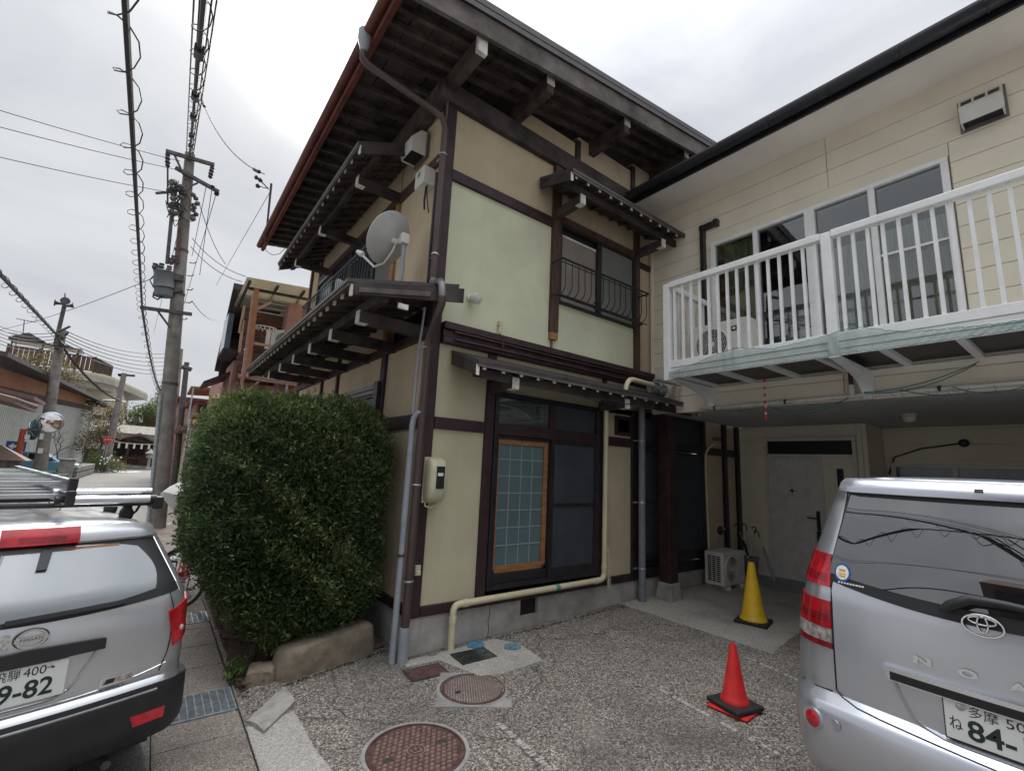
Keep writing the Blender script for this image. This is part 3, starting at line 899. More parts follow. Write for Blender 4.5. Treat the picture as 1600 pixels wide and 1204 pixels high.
# ---- main roof: shallow slope rising from the street eave
SL = 0.147
def rz(x): return 6.17 + SL * (x - 1.25)
X0, X1, Y0, Y1 = 1.24, 8.6, 3.63, 10.75
roof = hp('roof', 'roof_metal', lambda q: q.hexa([(X0, Y0 - 0.06, rz(X0) + 0.33), (X1, Y0 - 0.06, rz(X1) + 0.33), (X1, Y1, rz(X1) + 0.33), (X0, Y1, rz(X0) + 0.33),
                                               (X0 - 0.05, Y0 - 0.06, rz(X0) + 0.40), (X1, Y0 - 0.06, rz(X1) + 0.40), (X1, Y1, rz(X1) + 0.40), (X0 - 0.05, Y1, rz(X0) + 0.40)]))
nb = 30
for k in range(nb):                          # soffit boards run along the street
    xa, xb = X0 + (X1 - X0) * k / nb, X0 + (X1 - X0) * (k + 1) / nb - 0.012
    dz = rng.uniform(-0.004, 0.004)
    sub(roof, 'soffit_board', 'wood_eave', lambda q: q.hexa([(xa, Y0 + 0.04, rz(xa) + 0.13 + dz), (xb, Y0 + 0.04, rz(xb) + 0.13 + dz), (xb, Y1, rz(xb) + 0.13 + dz), (xa, Y1, rz(xa) + 0.13 + dz),
                                                             (xa, Y0 + 0.04, rz(xa) + 0.155), (xb, Y0 + 0.04, rz(xb) + 0.155), (xb, Y1, rz(xb) + 0.155), (xa, Y1, rz(xa) + 0.155)]))
sub(roof, 'deck', 'wood_eave', lambda q: q.hexa([(X0 + .03, Y0 + 0.05, rz(X0) + 0.16), (X1, Y0 + 0.05, rz(X1) + 0.16), (X1, Y1, rz(X1) + 0.16), (X0 + .03, Y1, rz(X0) + 0.16),
                                                 (X0 + .01, Y0 + 0.05, rz(X0) + 0.325), (X1, Y0 + 0.05, rz(X1) + 0.325), (X1, Y1, rz(X1) + 0.325), (X0 + .01, Y1, rz(X0) + 0.325)]))
y = Y0 + 0.20
while y < Y1 - 0.05:                         # rafters run up the slope
    xe = X1 - 0.1 if y < YF else 2.3
    sub(roof, 'rafter', 'wood_rafter', lambda q: q.hexa([(X0 + 0.03, y, rz(X0) + 0.06), (xe, y, rz(xe) + 0.06), (xe, y + 0.05, rz(xe) + 0.06), (X0 + 0.03, y + 0.05, rz(X0) + 0.06),
                                                         (X0 + 0.03, y, rz(X0) + 0.125), (xe, y, rz(xe) + 0.125), (xe, y + 0.05, rz(xe) + 0.125), (X0 + 0.03, y + 0.05, rz(X0) + 0.125)]))
    y += 0.30 if y > YF else 0.21
sub(roof, 'barge_board', 'wood_grey', lambda q: q.hexa([(X0 - 0.02, Y0 - 0.03, rz(X0) + 0.0), (X1, Y0 - 0.03, rz(X1) + 0.0), (X1, Y0 + 0.02, rz(X1)), (X0 - 0.02, Y0 + 0.02, rz(X0)),
                                                        (X0 - 0.02, Y0 - 0.03, rz(X0) + 0.25), (X1, Y0 - 0.03, rz(X1) + 0.25), (X1, Y0 + 0.02, rz(X1) + 0.25), (X0 - 0.02, Y0 + 0.02, rz(X0) + 0.25)]), bev=0.006)
sub(roof, 'barge_trim', 'roof_metal', lambda q: q.hexa([(X0 - 0.03, Y0 - 0.055, rz(X0) + 0.252), (X1, Y0 - 0.055, rz(X1) + 0.252), (X1, Y0 + 0.03, rz(X1) + 0.252), (X0 - 0.03, Y0 + 0.03, rz(X0) + 0.252),
                                                        (X0 - 0.03, Y0 - 0.055, rz(X0) + 0.33), (X1, Y0 - 0.055, rz(X1) + 0.33), (X1, Y0 + 0.03, rz(X1) + 0.33), (X0 - 0.03, Y0 + 0.03, rz(X0) + 0.33)]))
sub(roof, 'eave_board', 'red_fascia', lambda q: q.box(X0 - 0.035, X0 + 0.028, Y0 - 0.028, Y1, rz(X0) - 0.02, rz(X0) + 0.24), bev=0.006)
sub(roof, 'eave_gutter', 'red_fascia', lambda q: q.tube([(X0 - 0.075, Y0 + 0.02, rz(X0) + 0.11), (X0 - 0.075, Y1, rz(X0) + 0.08)], 0.055, 12), smooth=40)
for x in (2.17, 3.18, 4.62, 6.1):           # purlin ends reach out to the barge
    zt = rz(x) + 0.055
    o = sub(roof, 'purlin', 'wood_rafter', lambda q: q.box(x - 0.055, x + 0.055, Y0 + 0.085, YF + 0.6, zt - 0.20, zt - 0.002), bev=0.005)
    sub(roof, 'purlin_cap', 'white_cap', lambda q: q.box(x - 0.058, x + 0.058, Y0 + (0.03 if x < 3 else 0.07), Y0 + 0.084, zt - (0.203 if x < 3 else 0.10), zt + 0.0))
sub(roof, 'wall_plate', 'wood_rafter', lambda q: q.box(2.06, 2.165, YF + 0.05, YB, 6.02, 6.30), bev=0.005)

# ---- little roofs over the windows and along the storey line
def hood(name, along, a0, a1, wall, eave, z_eave, z_wall, nraft, brackets, br_reach, br_z, tips=True, thick=0.035, over=0.08, sides=True):
    """along 'x': roof on the front wall (eave at y=eave); along 'y': roof on the street wall (eave at x=eave)"""
    def P(a, d, z):                            # a along, d 0 at wall .. 1 at eave
        o_ = wall + (eave - wall) * d
        return (a, o_, z) if along == 'x' else (o_, a, z)
    def zz(d): return z_wall + (z_eave - z_wall) * d
    def slab(q, a, b_, d0, d1, t0, t1):
        q.hexa([P(a, d0, zz(d0) + t0), P(b_, d0, zz(d0) + t0), P(b_, d1, zz(d1) + t0), P(a, d1, zz(d1) + t0), P(a, d0, zz(d0) + t1), P(b_, d0, zz(d0) + t1), P(b_, d1, zz(d1) + t1), P(a, d1, zz(d1) + t1)])
    q = MB()
    slab(q, a0, a1, 0.0, 1.03, 0.0, thick)
    h = q.build(name, 'roof_metal', house)
    nbd = 5
    for k in range(nbd):
        q = MB()
        slab(q, a0 + 0.03, a1 - 0.03, k / nbd, (k + 1) / nbd - 0.015, -0.022, -0.002)
        q.build('soffit_board', 'wood_rafter', h)
    q = MB()
    slab(q, a0 + 0.01, a1 - 0.01, 0.985, 1.02, -0.035, -0.001)
    q.build('eave_strip', 'wood_grey', h)
    for k in range(nraft):
        a = a0 + 0.10 + (a1 - a0 - 0.2) * k / (nraft - 1)
        q = MB()
        slab(q, a - 0.018, a + 0.018, 0.02, 0.955, -0.065, -0.023)
        q.build('rafter', 'wood_rafter', h)
        if tips:
            q = MB()
            slab(q, a - 0.019, a + 0.019, 0.956, 0.975, -0.066, -0.022)
            q.build('rafter_tip', 'white_cap', h)
    if sides:
        for a in (a0, a1 - 0.03):
            q = MB()
            slab(q, a, a + 0.03, 0.03, 0.99, -0.125, -0.001)
            q.build('end_board', 'wood_eave', h)
            q = MB()
            slab(q, a - 0.002, a + 0.032, 0.975, 0.995, -0.128, -0.02)
            q.build('end_cap', 'white_cap', h)
    q = MB()
    dp = br_reach - 0.10
    slab(q, a0 + 0.05, a1 - 0.05, dp - 0.05, dp + 0.05, -0.17, -0.067)
    q.build('hood_purlin', 'wood_eave', h)
    for a in brackets:
        q = MB()
        pa, pb = Vector(P(a, 0.0, br_z)), Vector(P(a, br_reach - 0.012, br_z + 0.01))
        q.bar(pa, pb, 0.085, 0.12)
        q.build('bracket', 'wood_eave', h)
        q = MB()
        pe = pb + (pb - pa).normalized() * 0.012
        q.bar(pb, pe, 0.09, 0.125)
        pc = pb - (pb - pa).normalized() * 0.09
        q.bar(pc - Vector((0, 0, 0.064)), pb - Vector((0, 0, 0.064)), 0.09, 0.006)
        q.build('bracket_cap', 'white_cap', h)
    return h
hood('window_hood', 'x', 3.60, 6.18, YF, 3.74, 5.475, 5.66, 12, [3.92, 5.66], 0.82, 5.26)
hood('window_hood', 'x', 2.44, 6.50, YF, 3.82, 2.855, 3.04, 17, [3.0, 4.88], 0.85, 2.72)
hood('window_hood', 'y', 5.05, 9.55, XL, 1.41, 5.50, 5.83, 18, [5.6, 7.3, 8.9], 0.78, 5.36)
skirt = hood('skirt_roof', 'y', 4.02, 9.85, XL + 0.12, 1.18, 3.40, 3.66, 24, [4.45, 5.35, 6.25, 7.15, 8.05, 8.95], 0.80, 3.22)
sub(skirt, 'front_fascia', 'wood_eave', lambda q: q.hexa([(1.22, 4.0, 3.29), (2.34, 4.0, 3.50), (2.34, 4.018, 3.50), (1.22, 4.018, 3.29), (1.2, 4.0, 3.40), (2.34, 4.0, 3.655), (2.34, 4.018, 3.655), (1.2, 4.018, 3.40)]))
sub(skirt, 'front_fascia', 'wood_grey', lambda q: q.hexa([(1.25, 3.985, 3.315), (1.95, 3.985, 3.46), (1.95, 3.999, 3.46), (1.25, 3.999, 3.315), (1.25, 3.985, 3.36), (1.95, 3.985, 3.51), (1.95, 3.999, 3.51), (1.25, 3.999, 3.36)]))
sub(skirt, 'end_cap', 'white_cap', lambda q: q.box(1.64, 1.74, 4.005, 4.03, 3.27, 3.32))

# ---- railings of thin black iron with bellied bars
def railing(name, A, B, out, h, n, belly=0.07):
    A, B, out = Vector(A), Vector(B), Vector(out)     # A,B ends of the top rail
    q = MB()
    q.tube([A, B], 0.016, 6)
    q.tube([A - out * 0.03 - Vector((0, 0, 0.03)), B - out * 0.03 - Vector((0, 0, 0.03))], 0.008, 5)
    q.tube([A - out * 0.12 - Vector((0, 0, h)), B - out * 0.12 - Vector((0, 0, h))], 0.014, 6)
    q.tube([A - out * 0.04 - Vector((0, 0, h + 0.02)), B - out * 0.04 - Vector((0, 0, h + 0.02))], 0.010, 6)
    for E_ in (A, B):
        q.tube([E_, E_ - out * 0.20], 0.014, 6)
        q.tube([E_ - out * 0.12 - Vector((0, 0, h)), E_ - out * 0.22 - Vector((0, 0, h))], 0.012, 6)
    r = q.build(name, 'gutter_black', house, smooth=50)
    for k in range(n):
        p = A.lerp(B, (k + 0.5) / n)
        prof = [(0.0, 0.0), (0.0, 0.55), (belly * 0.1, 0.72), (-0.01, 0.86), (-0.05, 0.95), (-0.12, 1.0)]
        qq = MB()
        qq.tube([p + out * dx - Vector((0, 0, h * dz)) for dx, dz in prof], 0.0065, 5)
        qq.build('bar', 'gutter_black', r, smooth=60)
    return r
railing('window_railing', (3.86, 4.14, 4.545), (5.68, 4.14, 4.545), (0, -1, 0), 0.46, 15)
railing('window_railing', (1.92, 5.66, 4.74), (1.92, 9.5, 4.74), (-1, 0, 0), 0.66, 32)

# ---- rainwater pipes
g = MB()
g.lathe([(0.035, -0.16), (0.045, -0.10), (0.075, 0.0), (0.075, 0.10)], (1.15, 4.38, 6.20), 10)
hop = g.build('rain_hopper', 'grey_pvc', house, smooth=40)
pp = [(1.15, 4.38, 6.06), (1.15, 4.38, 5.98), (1.20, 4.37, 5.93), (1.95, 4.28, 5.74), (2.06, 4.265, 5.70), (2.10, 4.26, 5.58)]
hp('downpipe', 'brown_pipe', lambda q: q.tube(pp + [(2.10, 4.26, 5.0), (2.10, 4.26, 4.0), (2.10, 4.26, 3.72)], 0.038, 12), smooth=50)
hp('downpipe', 'silver_brown', lambda q: q.tube([(2.10, 4.26, 3.76), (2.10, 4.22, 3.70), (2.06, 4.02, 3.66), (2.05, 3.95, 3.60), (2.05, 3.93, 3.46)], 0.040, 12), smooth=50)
hp('downpipe', 'brown_pipe', lambda q: q.tube([(2.05, 3.93, 3.47), (2.05, 3.93, 3.40), (2.07, 4.10, 3.22), (2.10, 4.25, 3.10), (2.105, 4.27, 3.0), (2.105, 4.275, 0.30)], 0.041, 12), smooth=50)
hp('downpipe_foot', 'grey_pvc', lambda q: q.tube([(2.105, 4.275, 0.31), (2.105, 4.275, -0.02)], 0.050, 12), smooth=50)
for z in (5.25, 4.05, 3.02, 1.62, 0.72):
    r_ = 0.043 if z > 3.5 else 0.046
    yy = 4.26 if z > 3.5 else 4.275
    hp('pipe_clip', 'steel', lambda q: q.lathe([(r_, -0.008), (r_ + 0.003, 0), (r_, 0.008)], (2.10 if z > 3.5 else 2.105, yy, z), 12).box(2.10, 2.115, yy + 0.03, 4.42, z - 0.006, z + 0.006))
hp('thin_conduit', 'grey_pvc', lambda q: q.tube([(2.045, 4.36, 2.33), (2.05, 4.36, 3.0), (2.06, 4.33, 3.35), (2.05, 4.30, 3.45)], 0.014, 8), smooth=50)
hp('thin_conduit', 'silver_brown', lambda q: q.tube([(2.13, 4.33, 3.7), (2.135, 4.33, 5.2), (2.14, 4.33, 6.0)], 0.012, 8), smooth=50)
hp('thin_conduit', 'alu_dark', lambda q: q.tube([(2.11, 4.40, 3.7), (2.11, 4.40, 5.1)], 0.018, 8), smooth=50)
# ------------------------------------------------------------------ apartment block on the right
apt = thing('apartment_building', 'cream sided two storey apartment block with white balcony over a dark recessed entrance', 'building', (XW, 0, 0))
def ap(name, mt, f, parent=None, **k):
    q = MB()
    f(q)
    return q.build(name, mt, parent or apt, **k)
YA0 = -7.0
ap('wall_core', 'siding', lambda q: q.box(XW + 0.03, XW + 0.2, 3.31, YF - 0.005, 2.76, 6.06).box(XW + 0.03, XW + 0.2, YA0, 0.74, 2.76, 6.06).box(XW + 0.03, XW + 0.2, 0.74, 3.31, 5.18, 6.06).box(XW + 0.03, XW + 0.2, 0.74, 3.31, 2.76, 3.40))
ch = 0.2365
zc = 2.74
k = 0
while zc < 6.0:                              # siding boards, each course cut round the window
    z1 = min(zc + ch, 6.04)
    holes = (zc < 5.19 and z1 > 3.38)
    segs = [(YA0, 0.73), (3.325, YF - 0.003)] if holes else [(YA0, -0.95 if k % 2 else -0.2), (-0.945 if k % 2 else -0.195, 1.80), (1.805, YF - 0.003)]
    for (a, c) in segs:
        lo, hi = zc + 0.0025, z1 - 0.0025
        if holes and a > 3:
            pass
        ap('siding_board', 'siding', lambda q: q.box(XW, XW + 0.028, a, c, lo, hi), bev=0.004)
    if holes and zc < 3.38 < z1 - 0.03:
        ap('siding_board', 'siding', lambda q: q.box(XW, XW + 0.028, 0.735, 3.32, zc + 0.0025, 3.395))
    if holes and zc < 5.19 < z1 - 0.02:
        ap('siding_board', 'siding', lambda q: q.box(XW, XW + 0.028, 0.735, 3.32, 5.19, z1 - 0.0025))
    zc += ch
    k += 1
ap('corner_trim', 'siding', lambda q: q.box(XW - 0.02, XW + 0.03, YF - 0.045, YF - 0.001, 2.75, 6.04), bev=0.004)
# eave: soffit, fascia, black gutter with straps
ap('soffit', 'soffit', lambda q: q.hexa([(5.44, YA0, 6.035), (XW + 0.1, YA0, 6.035), (XW + 0.1, YF - 0.01, 6.035), (5.44, YF - 0.01, 6.035), (5.44, YA0, 6.06), (XW + 0.1, YA0, 6.06), (XW + 0.1, YF - 0.01, 6.06), (5.44, YF - 0.01, 6.06)]))
ap('fascia', 'gutter_black', lambda q: q.box(5.41, 5.44, YA0, YF - 0.02, 5.99, 6.19), bev=0.004)
ap('roof', 'roof_metal', lambda q: q.hexa([(5.38, YA0, 6.192), (12, YA0, 7.3), (12, YF + 0.05, 7.3), (5.38, YF + 0.05, 6.192), (5.38, YA0, 6.23), (12, YA0, 7.36), (12, YF + 0.05, 7.36), (5.38, YF + 0.05, 6.23)]))
gp = [(5.335 + 0.075 * math.cos(R(a)), 6.10 + 0.075 * math.sin(R(a))) for a in range(180, 361, 20)]
gut = ap('gutter', 'gutter_black', lambda q: q.grid([[(x, y, z) for (x, z) in gp + [(5.402, 6.11)] + [(5.335 + 0.066 * math.cos(R(a)), 6.105 + 0.066 * math.sin(R(a))) for a in range(360, 179, -20)] + [(5.262, 6.105)]] for y in (YA0, 0, 2, YF - 0.12)]), smooth=40)
ap('gutter_end', 'gutter_black', lambda q: q.lathe([(0.076, 0), (0.076, 0.012)], (5.335, YF - 0.13, 6.10), 20, axis='y'), gut)
for i in range(9):
    y = 4.0 - i * 0.62
    ap('gutter_strap', 'alu_dark', lambda q: q.tube(arc((5.335, y, 6.10), (1, 0, 0), (0, 0, 1), 0.08, 175, 365, 8), 0.007, 5), gut)
# small end of the gutter pipe into the corner
# window with four lights
zb, zt = 3.40, 5.18
wy = [0.745, 1.395, 2.02, 2.68, 3.31]
wf = MB()
wf.box(XW - 0.035, XW + 0.06, 0.745, 3.31, zt - 0.05, zt).box(XW - 0.035, XW + 0.06, 0.745, 3.31, zb, zb + 0.06)
wf.box(XW - 0.035, XW + 0.06, 0.745, 0.805, zb + 0.06, zt - 0.05).box(XW - 0.035, XW + 0.06, 3.25, 3.31, zb + 0.06, zt - 0.05)
awin = wf.build('window', 'white_alu', apt, bev=0.005)
for i, y in enumerate(wy[1:-1]):
    ap('mullion', 'white_alu', lambda q: q.box(XW - (0.03 if i != 1 else 0.045), XW + 0.05, y - (0.03 if i != 1 else 0.055), y + (0.03 if i != 1 else 0.055), zb + 0.061, zt - 0.051), awin, bev=0.004)
for i in range(4):
    ap('pane', 'pane_clear', lambda q: q.box(XW + 0.012, XW + 0.017, wy[i] + 0.04, wy[i + 1] - 0.04, zb + 0.06, zt - 0.05), awin)
ap('inner_frame', 'wood_orange', lambda q: q.box(XW + 0.03, XW + 0.08, 3.16, 3.22, zb + 0.06, zt - 0.05), awin)
ap('reflection_edge', 'white_alu', lambda q: q.box(XW + 0.0, XW + 0.03, 0.806, 1.364, 4.30, 4.325), awin)  # bar drawn along the lower edge of the sky's reflection
ap('reflection_band', 'curtain_lace', lambda q: q.box(XW + 0.035, XW + 0.04, 0.81, 1.36, 4.33, 4.60), awin)  # lace strip standing in for the sky's reflection in this pane
def curtain(y0, y1, z0, z1, x, amp, n, mt, name='curtain'):
    q = MB()
    rows = []
    for z in (z0, (z0 + z1) / 2, z1):
        rows.append([(x + amp * math.sin(i * 1.35 + 0.3 * math.sin(i * 0.7)) * (1.1 if z == z0 else 0.8), y0 + (y1 - y0) * i / n, z) for i in range(n + 1)])
    q.sheet(rows, (0.004, 0, 0))
    return q.build(name, mt, awin, smooth=60)
curtain(0.80, 1.40, zb + 0.05, 4.28, XW + 0.07, 0.022, 44, 'curtain_green')
curtain(2.66, 3.22, zb + 0.05, 5.12, XW + 0.09, 0.022, 30, 'curtain_green')
curtain(1.42, 2.05, zb + 0.05, 4.6, XW + 0.10, 0.02, 50, 'curtain_lace')
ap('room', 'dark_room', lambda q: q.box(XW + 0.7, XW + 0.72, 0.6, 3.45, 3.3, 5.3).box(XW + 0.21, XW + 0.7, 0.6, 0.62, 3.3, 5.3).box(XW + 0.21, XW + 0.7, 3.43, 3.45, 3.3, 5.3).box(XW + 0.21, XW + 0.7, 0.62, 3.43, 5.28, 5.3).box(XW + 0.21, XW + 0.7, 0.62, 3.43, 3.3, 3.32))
ap('reflected_stack', 'curtain_lace', lambda q: [q.box(XW + 0.22, XW + 0.42, 1.5, 2.55, 3.5 + 0.13 * i, 3.58 + 0.13 * i) for i in range(4)], awin)  # pale slabs in place of a white building's reflection in the panes

# balcony
bal = ap('balcony', 'white_alu', lambda q: q.box(5.055, XW - 0.001, YA0, 3.44, 3.10, 3.135))
XB = 5.05
ap('fascia', 'white_alu', lambda q: q.box(XB - 0.01, XB + 0.035, YA0, 3.40, 3.165, 3.255), bal, bev=0.006)
ap('fascia', 'white_alu', lambda q: q.box(XB + 0.0, XB + 0.035, YA0, 3.40, 3.128, 3.162), bal, bev=0.004)
ap('fascia', 'white_alu', lambda q: q.box(XB - 0.006, XB + 0.035, YA0, 3.40, 3.095, 3.125), bal, bev=0.004)
ap('fascia', 'white_alu', lambda q: q.box(XB + 0.002, XB + 0.035, YA0, 3.40, 3.030, 3.092), bal, bev=0.004)
ap('fascia', 'white_alu', lambda q: q.box(XB + 0.04, XW - 0.002, 3.40, 3.435, 3.03, 3.255), bal, bev=0.006)
for y in (3.40, 1.565, -0.27, -2.1):
    ap('post', 'white_alu', lambda q: q.box(XB - 0.022, XB + 0.06, y - 0.045, y + 0.045, 3.01, 4.30), bal, bev=0.006)
for (y0, y1) in [(1.612, 3.353), (-0.223, 1.518), (-2.05, -0.317), (-4.5, -2.147)]:
    ap('top_rail', 'white_alu', lambda q: q.box(XB - 0.025, XB + 0.065, y0, y1, 4.235, 4.31), bal, bev=0.008)
    n = 15
    for i in range(n):
        y = y0 + (y1 - y0) * (i + 0.5) / n
        if y < -2.0: continue
        ap('baluster', 'white_alu', lambda q: q.box(XB + 0.006, XB + 0.034, y - 0.014, y + 0.014, 3.256, 4.234), bal)
ap('top_rail', 'white_alu', lambda q: q.box(XB + 0.061, XW - 0.002, 3.36, 3.44, 4.235, 4.31), bal, bev=0.008)
for i in range(7):
    x = XB + 0.13 + i * 0.125
    ap('baluster', 'white_alu', lambda q: q.box(x - 0.012, x + 0.012, 3.39, 3.414, 3.256, 4.234), bal)
for i in range(13):                          # joists under the floor, dark deck between
    y = 3.3 - i * 0.52
    ap('joist', 'white_alu', lambda q: q.box(XB + 0.04, XW - 0.001, y - 0.03, y + 0.03, 3.045, 3.099), bal)
ap('deck_underside', 'alu_dark', lambda q: q.box(XB + 0.04, XW - 0.002, YA0, 3.39, 3.088, 3.0985), bal)
ap('ledger', 'white_alu', lambda q: q.box(XW - 0.05, XW - 0.0005, YA0, 3.39, 3.03, 3.044), bal)
for y in (3.30, 1.52, -0.3):
    def bracket(q):
        pts = [(XB + 0.06, y, 3.029), (XW - 0.001, y, 3.029), (XW - 0.001, y, 2.74)]
        pts += [(XW - 0.001 - 0.06 - 0.88 * (1 - math.cos(R(a))), y, 2.74 + 0.27 * math.sin(R(a))) for a in range(0, 91, 9)][:-1]
        q.prism(pts, (0, 0.10, 0))
    ap('bracket', 'white_alu', bracket, bal)
# underside of the first floor and the recess
XR = 8.75
ap('recess_ceiling', 'ceiling_white', lambda q: q.box(XW + 0.03, 10.2, YA0, YF - 0.02, 2.765, 2.80))
ap('lower_edge', 'siding', lambda q: q.box(XW - 0.005, XW + 0.06, YA0, YF - 0.03, 2.735, 2.764))
zc = 0.12
while zc < 2.76:
    z1 = min(zc + ch, 2.763)
    for (a, c, x) in [(3.905, YF + 0.2, XR), (2.44, 2.505, XR)] + ([(2.51, 3.90, XR)] if zc > 2.5 else []):
        ap('siding_board', 'siding', lambda q: q.box(x, x + 0.03, a, c, zc + 0.0025, z1 - 0.0025))
    ap('siding_board', 'siding', lambda q: q.box(9.62, 9.65, YA0, 2.40, zc + 0.0025, z1 - 0.0025))
    zc += ch
ap('recess_wall', 'siding', lambda q: q.box(XR + 0.031, XR + 0.1, 2.44, YF + 0.2, 0.1, 2.764).box(9.651, 9.7, YA0, 2.43, 0.1, 2.764).box(XR + 0.035, 9.7, 2.38, 2.439, 0.1, 2.764))
ap('end_wall', 'siding', lambda q: q.box(XW + 0.03, 9.7, -1.5, -1.4, 0.1, 2.764))  # unseen wall added to cut side light and darken the recess
ap('step', 'darkgrey_pvc', lambda q: q.box(8.25, XR - 0.001, 2.3, YF - 0.06, 0.02, 0.20), bev=0.01)
# entrance door with its transom
door = ap('door', 'siding', lambda q: q.box(XR - 0.035, XR + 0.02, 2.56, 3.845, 0.205, 2.225))
ap('door_frame', 'white_plastic', lambda q: q.box(XR - 0.05, XR + 0.03, 3.846, 3.90, 0.205, 2.56).box(XR - 0.05, XR + 0.03, 2.51, 2.559, 0.205, 2.56).box(XR - 0.05, XR + 0.03, 2.56, 3.845, 2.50, 2.56).box(XR - 0.05, XR + 0.03, 2.56, 3.845, 2.226, 2.275), door, bev=0.004)
ap('transom_pane', 'black', lambda q: q.box(XR - 0.01, XR, 2.56, 3.845, 2.276, 2.499), door)
ap('leaf', 'white_plastic', lambda q: q.box(XR - 0.06, XR - 0.036, 2.98, 3.83, 0.21, 2.215), door, bev=0.004)
for (y0, y1) in [(3.19, 3.70)]:
    ap('moulding', 'white_plastic', lambda q: q.box(XR - 0.07, XR - 0.0605, y0, y1, 0.35, 0.38).box(XR - 0.07, XR - 0.0605, y0, y1, 2.02, 2.05).box(XR - 0.07, XR - 0.0605, y0, y0 + 0.03, 0.38, 2.02).box(XR - 0.07, XR - 0.0605, y1 - 0.03, y1, 0.38, 2.02), door, bev=0.003)
ap('side_light', 'black', lambda q: q.box(XR - 0.045, XR - 0.036, 2.70, 2.79, 0.6, 2.05), door)
def star(q):
    pts = []
    for i in range(8):
        r_ = 0.075 if i % 2 == 0 else 0.018
        pts.append((XR - 0.062, 3.46 + r_ * math.sin(PI * i / 4), 1.66 + r_ * math.cos(PI * i / 4) * 0.8))
    q.prism(pts, (-0.006, 0, 0))
ap('star_window', 'black', star, door)
ap('handle', 'black', lambda q: q.box(XR - 0.085, XR - 0.0605, 3.06, 3.11, 1.05, 1.36).bar((XR - 0.11, 3.09, 1.24), (XR - 0.11, 3.24, 1.25), 0.022, 0.022).box(XR - 0.115, XR - 0.085, 3.075, 3.10, 1.225, 1.255).box(XR - 0.10, XR - 0.0605, 3.055, 3.115, 0.87, 1.045), door, bev=0.006)
# ground floor window further back
gw = ap('window', 'white_plastic', lambda q: q.box(9.575, 9.64, -2.0, 2.30, 2.13, 2.19).box(9.575, 9.64, -2.0, 2.30, 1.0, 1.06).box(9.575, 9.64, 2.24, 2.30, 1.06, 2.13).box(9.575, 9.64, 1.50, 1.56, 1.06, 2.13).box(9.575, 9.64, 0.75, 0.81, 1.06, 2.13).box(9.575, 9.64, 0.0, 0.06, 1.06, 2.13))
ap('pane', 'far_glass', lambda q: q.box(9.60, 9.61, -2.0, 2.24, 1.06, 2.13), gw)
# porch post on its concrete foot
ap('porch_post', 'wood_maroon', lambda q: q.box(5.975, 6.165, 4.02, 4.20, 0.33, 2.70), bev=0.006)
ap('post_foot', 'concrete', lambda q: q.hexa([(5.93, 3.97, 0.05), (6.21, 3.97, 0.05), (6.21, 4.25, 0.05), (5.93, 4.25, 0.05), (5.96, 4.0, 0.33), (6.18, 4.0, 0.33), (6.18, 4.22, 0.33), (5.96, 4.22, 0.33)]), bev=0.015)
# drain pipe along the lower edge
dp = ap('drain_pipe', 'white_plastic', lambda q: q.tube([(5.985, 3.55, 2.755), (5.985, 1.6, 2.775), (5.985, YA0, 2.81)], 0.026, 10), smooth=50)
ap('drain_riser', 'white_plastic', lambda q: q.tube([(5.985, 1.72, 2.77), (5.985, 1.72, 2.90)], 0.030, 10), dp)
ap('drain_riser', 'iron_red', lambda q: q.tube([(5.985, 1.72, 2.90), (5.985, 1.72, 3.08)], 0.022, 10), dp)
for y in (3.3, 2.4, 1.0, 0.35):
    ap('pipe_clip', 'alu_dark', lambda q: q.lathe([(0.028, -0.014), (0.032, 0), (0.028, 0.014)], (5.985, y, 2.757 + 0.010 * (3.55 - y)), 12, axis='y'), dp)

# exhaust hoods: built once, copied
def exhaust(name, label, loc, rotz, mt='white_plastic'):
    t = thing(name, label, 'exhaust hood', (0, 0, 0), local=True)      # local: wall plane x=0, hood towards -x
    q = MB()
    q.box(-0.018, 0.0, -0.185, 0.185, -0.185, 0.185)
    q.build('back_plate', 'silver_brown' if mt == 'white_plastic' else 'wood_post', t, bev=0.003)
    q = MB()
    pr = [(-0.019, 0.165), (-0.09, 0.16), (-0.205, 0.02), (-0.205, -0.09), (-0.19, -0.155), (-0.185, -0.155), (-0.185, -0.05), (-0.019, -0.05)]
    q.prism([(x, -0.165, z) for x, z in pr], (0, 0.33, 0))
    q.build('hood', mt, t, bev=0.008)
    q = MB()
    q.box(-0.185, -0.02, -0.162, -0.15, -0.16, -0.051).box(-0.185, -0.02, 0.15, 0.162, -0.16, -0.051)
    q.build('cheek', mt, t)
    q = MB()
    q.box(-0.18, -0.02, -0.149, 0.149, -0.14, -0.13)
    q.build('dark_slot', 'black', t)
    for k in range(3):
        y = -0.105 + k * 0.105
        q = MB()
        a, c = Vector((-0.125, 0, 0.118)), Vector((-0.178, 0, 0.052))
        nrm = Vector((-0.78, 0, 0.63)) * 0.003
        q.hexa([a + Vector((0, y - 0.042, 0)) - nrm * 0, c + Vector((0, y - 0.042, 0)), c + Vector((0, y + 0.042, 0)), a + Vector((0, y + 0.042, 0)),
                a + nrm + Vector((0, y - 0.042, 0)), c + nrm + Vector((0, y - 0.042, 0)), c + nrm + Vector((0, y + 0.042, 0)), a + nrm + Vector((0, y + 0.042, 0))])
        q.build('grille', 'grille_dark', t)
    t.location = loc
    t.rotation_euler = (0, 0, rotz)
    return t
ex = exhaust('exhaust_hood', 'beige exhaust hood with three grilles high on the cream siding', (XW - 0.001, 0.455, 5.54), 0)
ex.scale = (0.75, 0.92, 0.95)
ex2 = copy_tree(ex)
ex2.location = (XL + 0.005, 5.02, 5.76)
ex2.scale = (1.05, 0.95, 1.0)
ex2['label'] = 'beige exhaust hood on the old house under its eave, above the satellite dish'
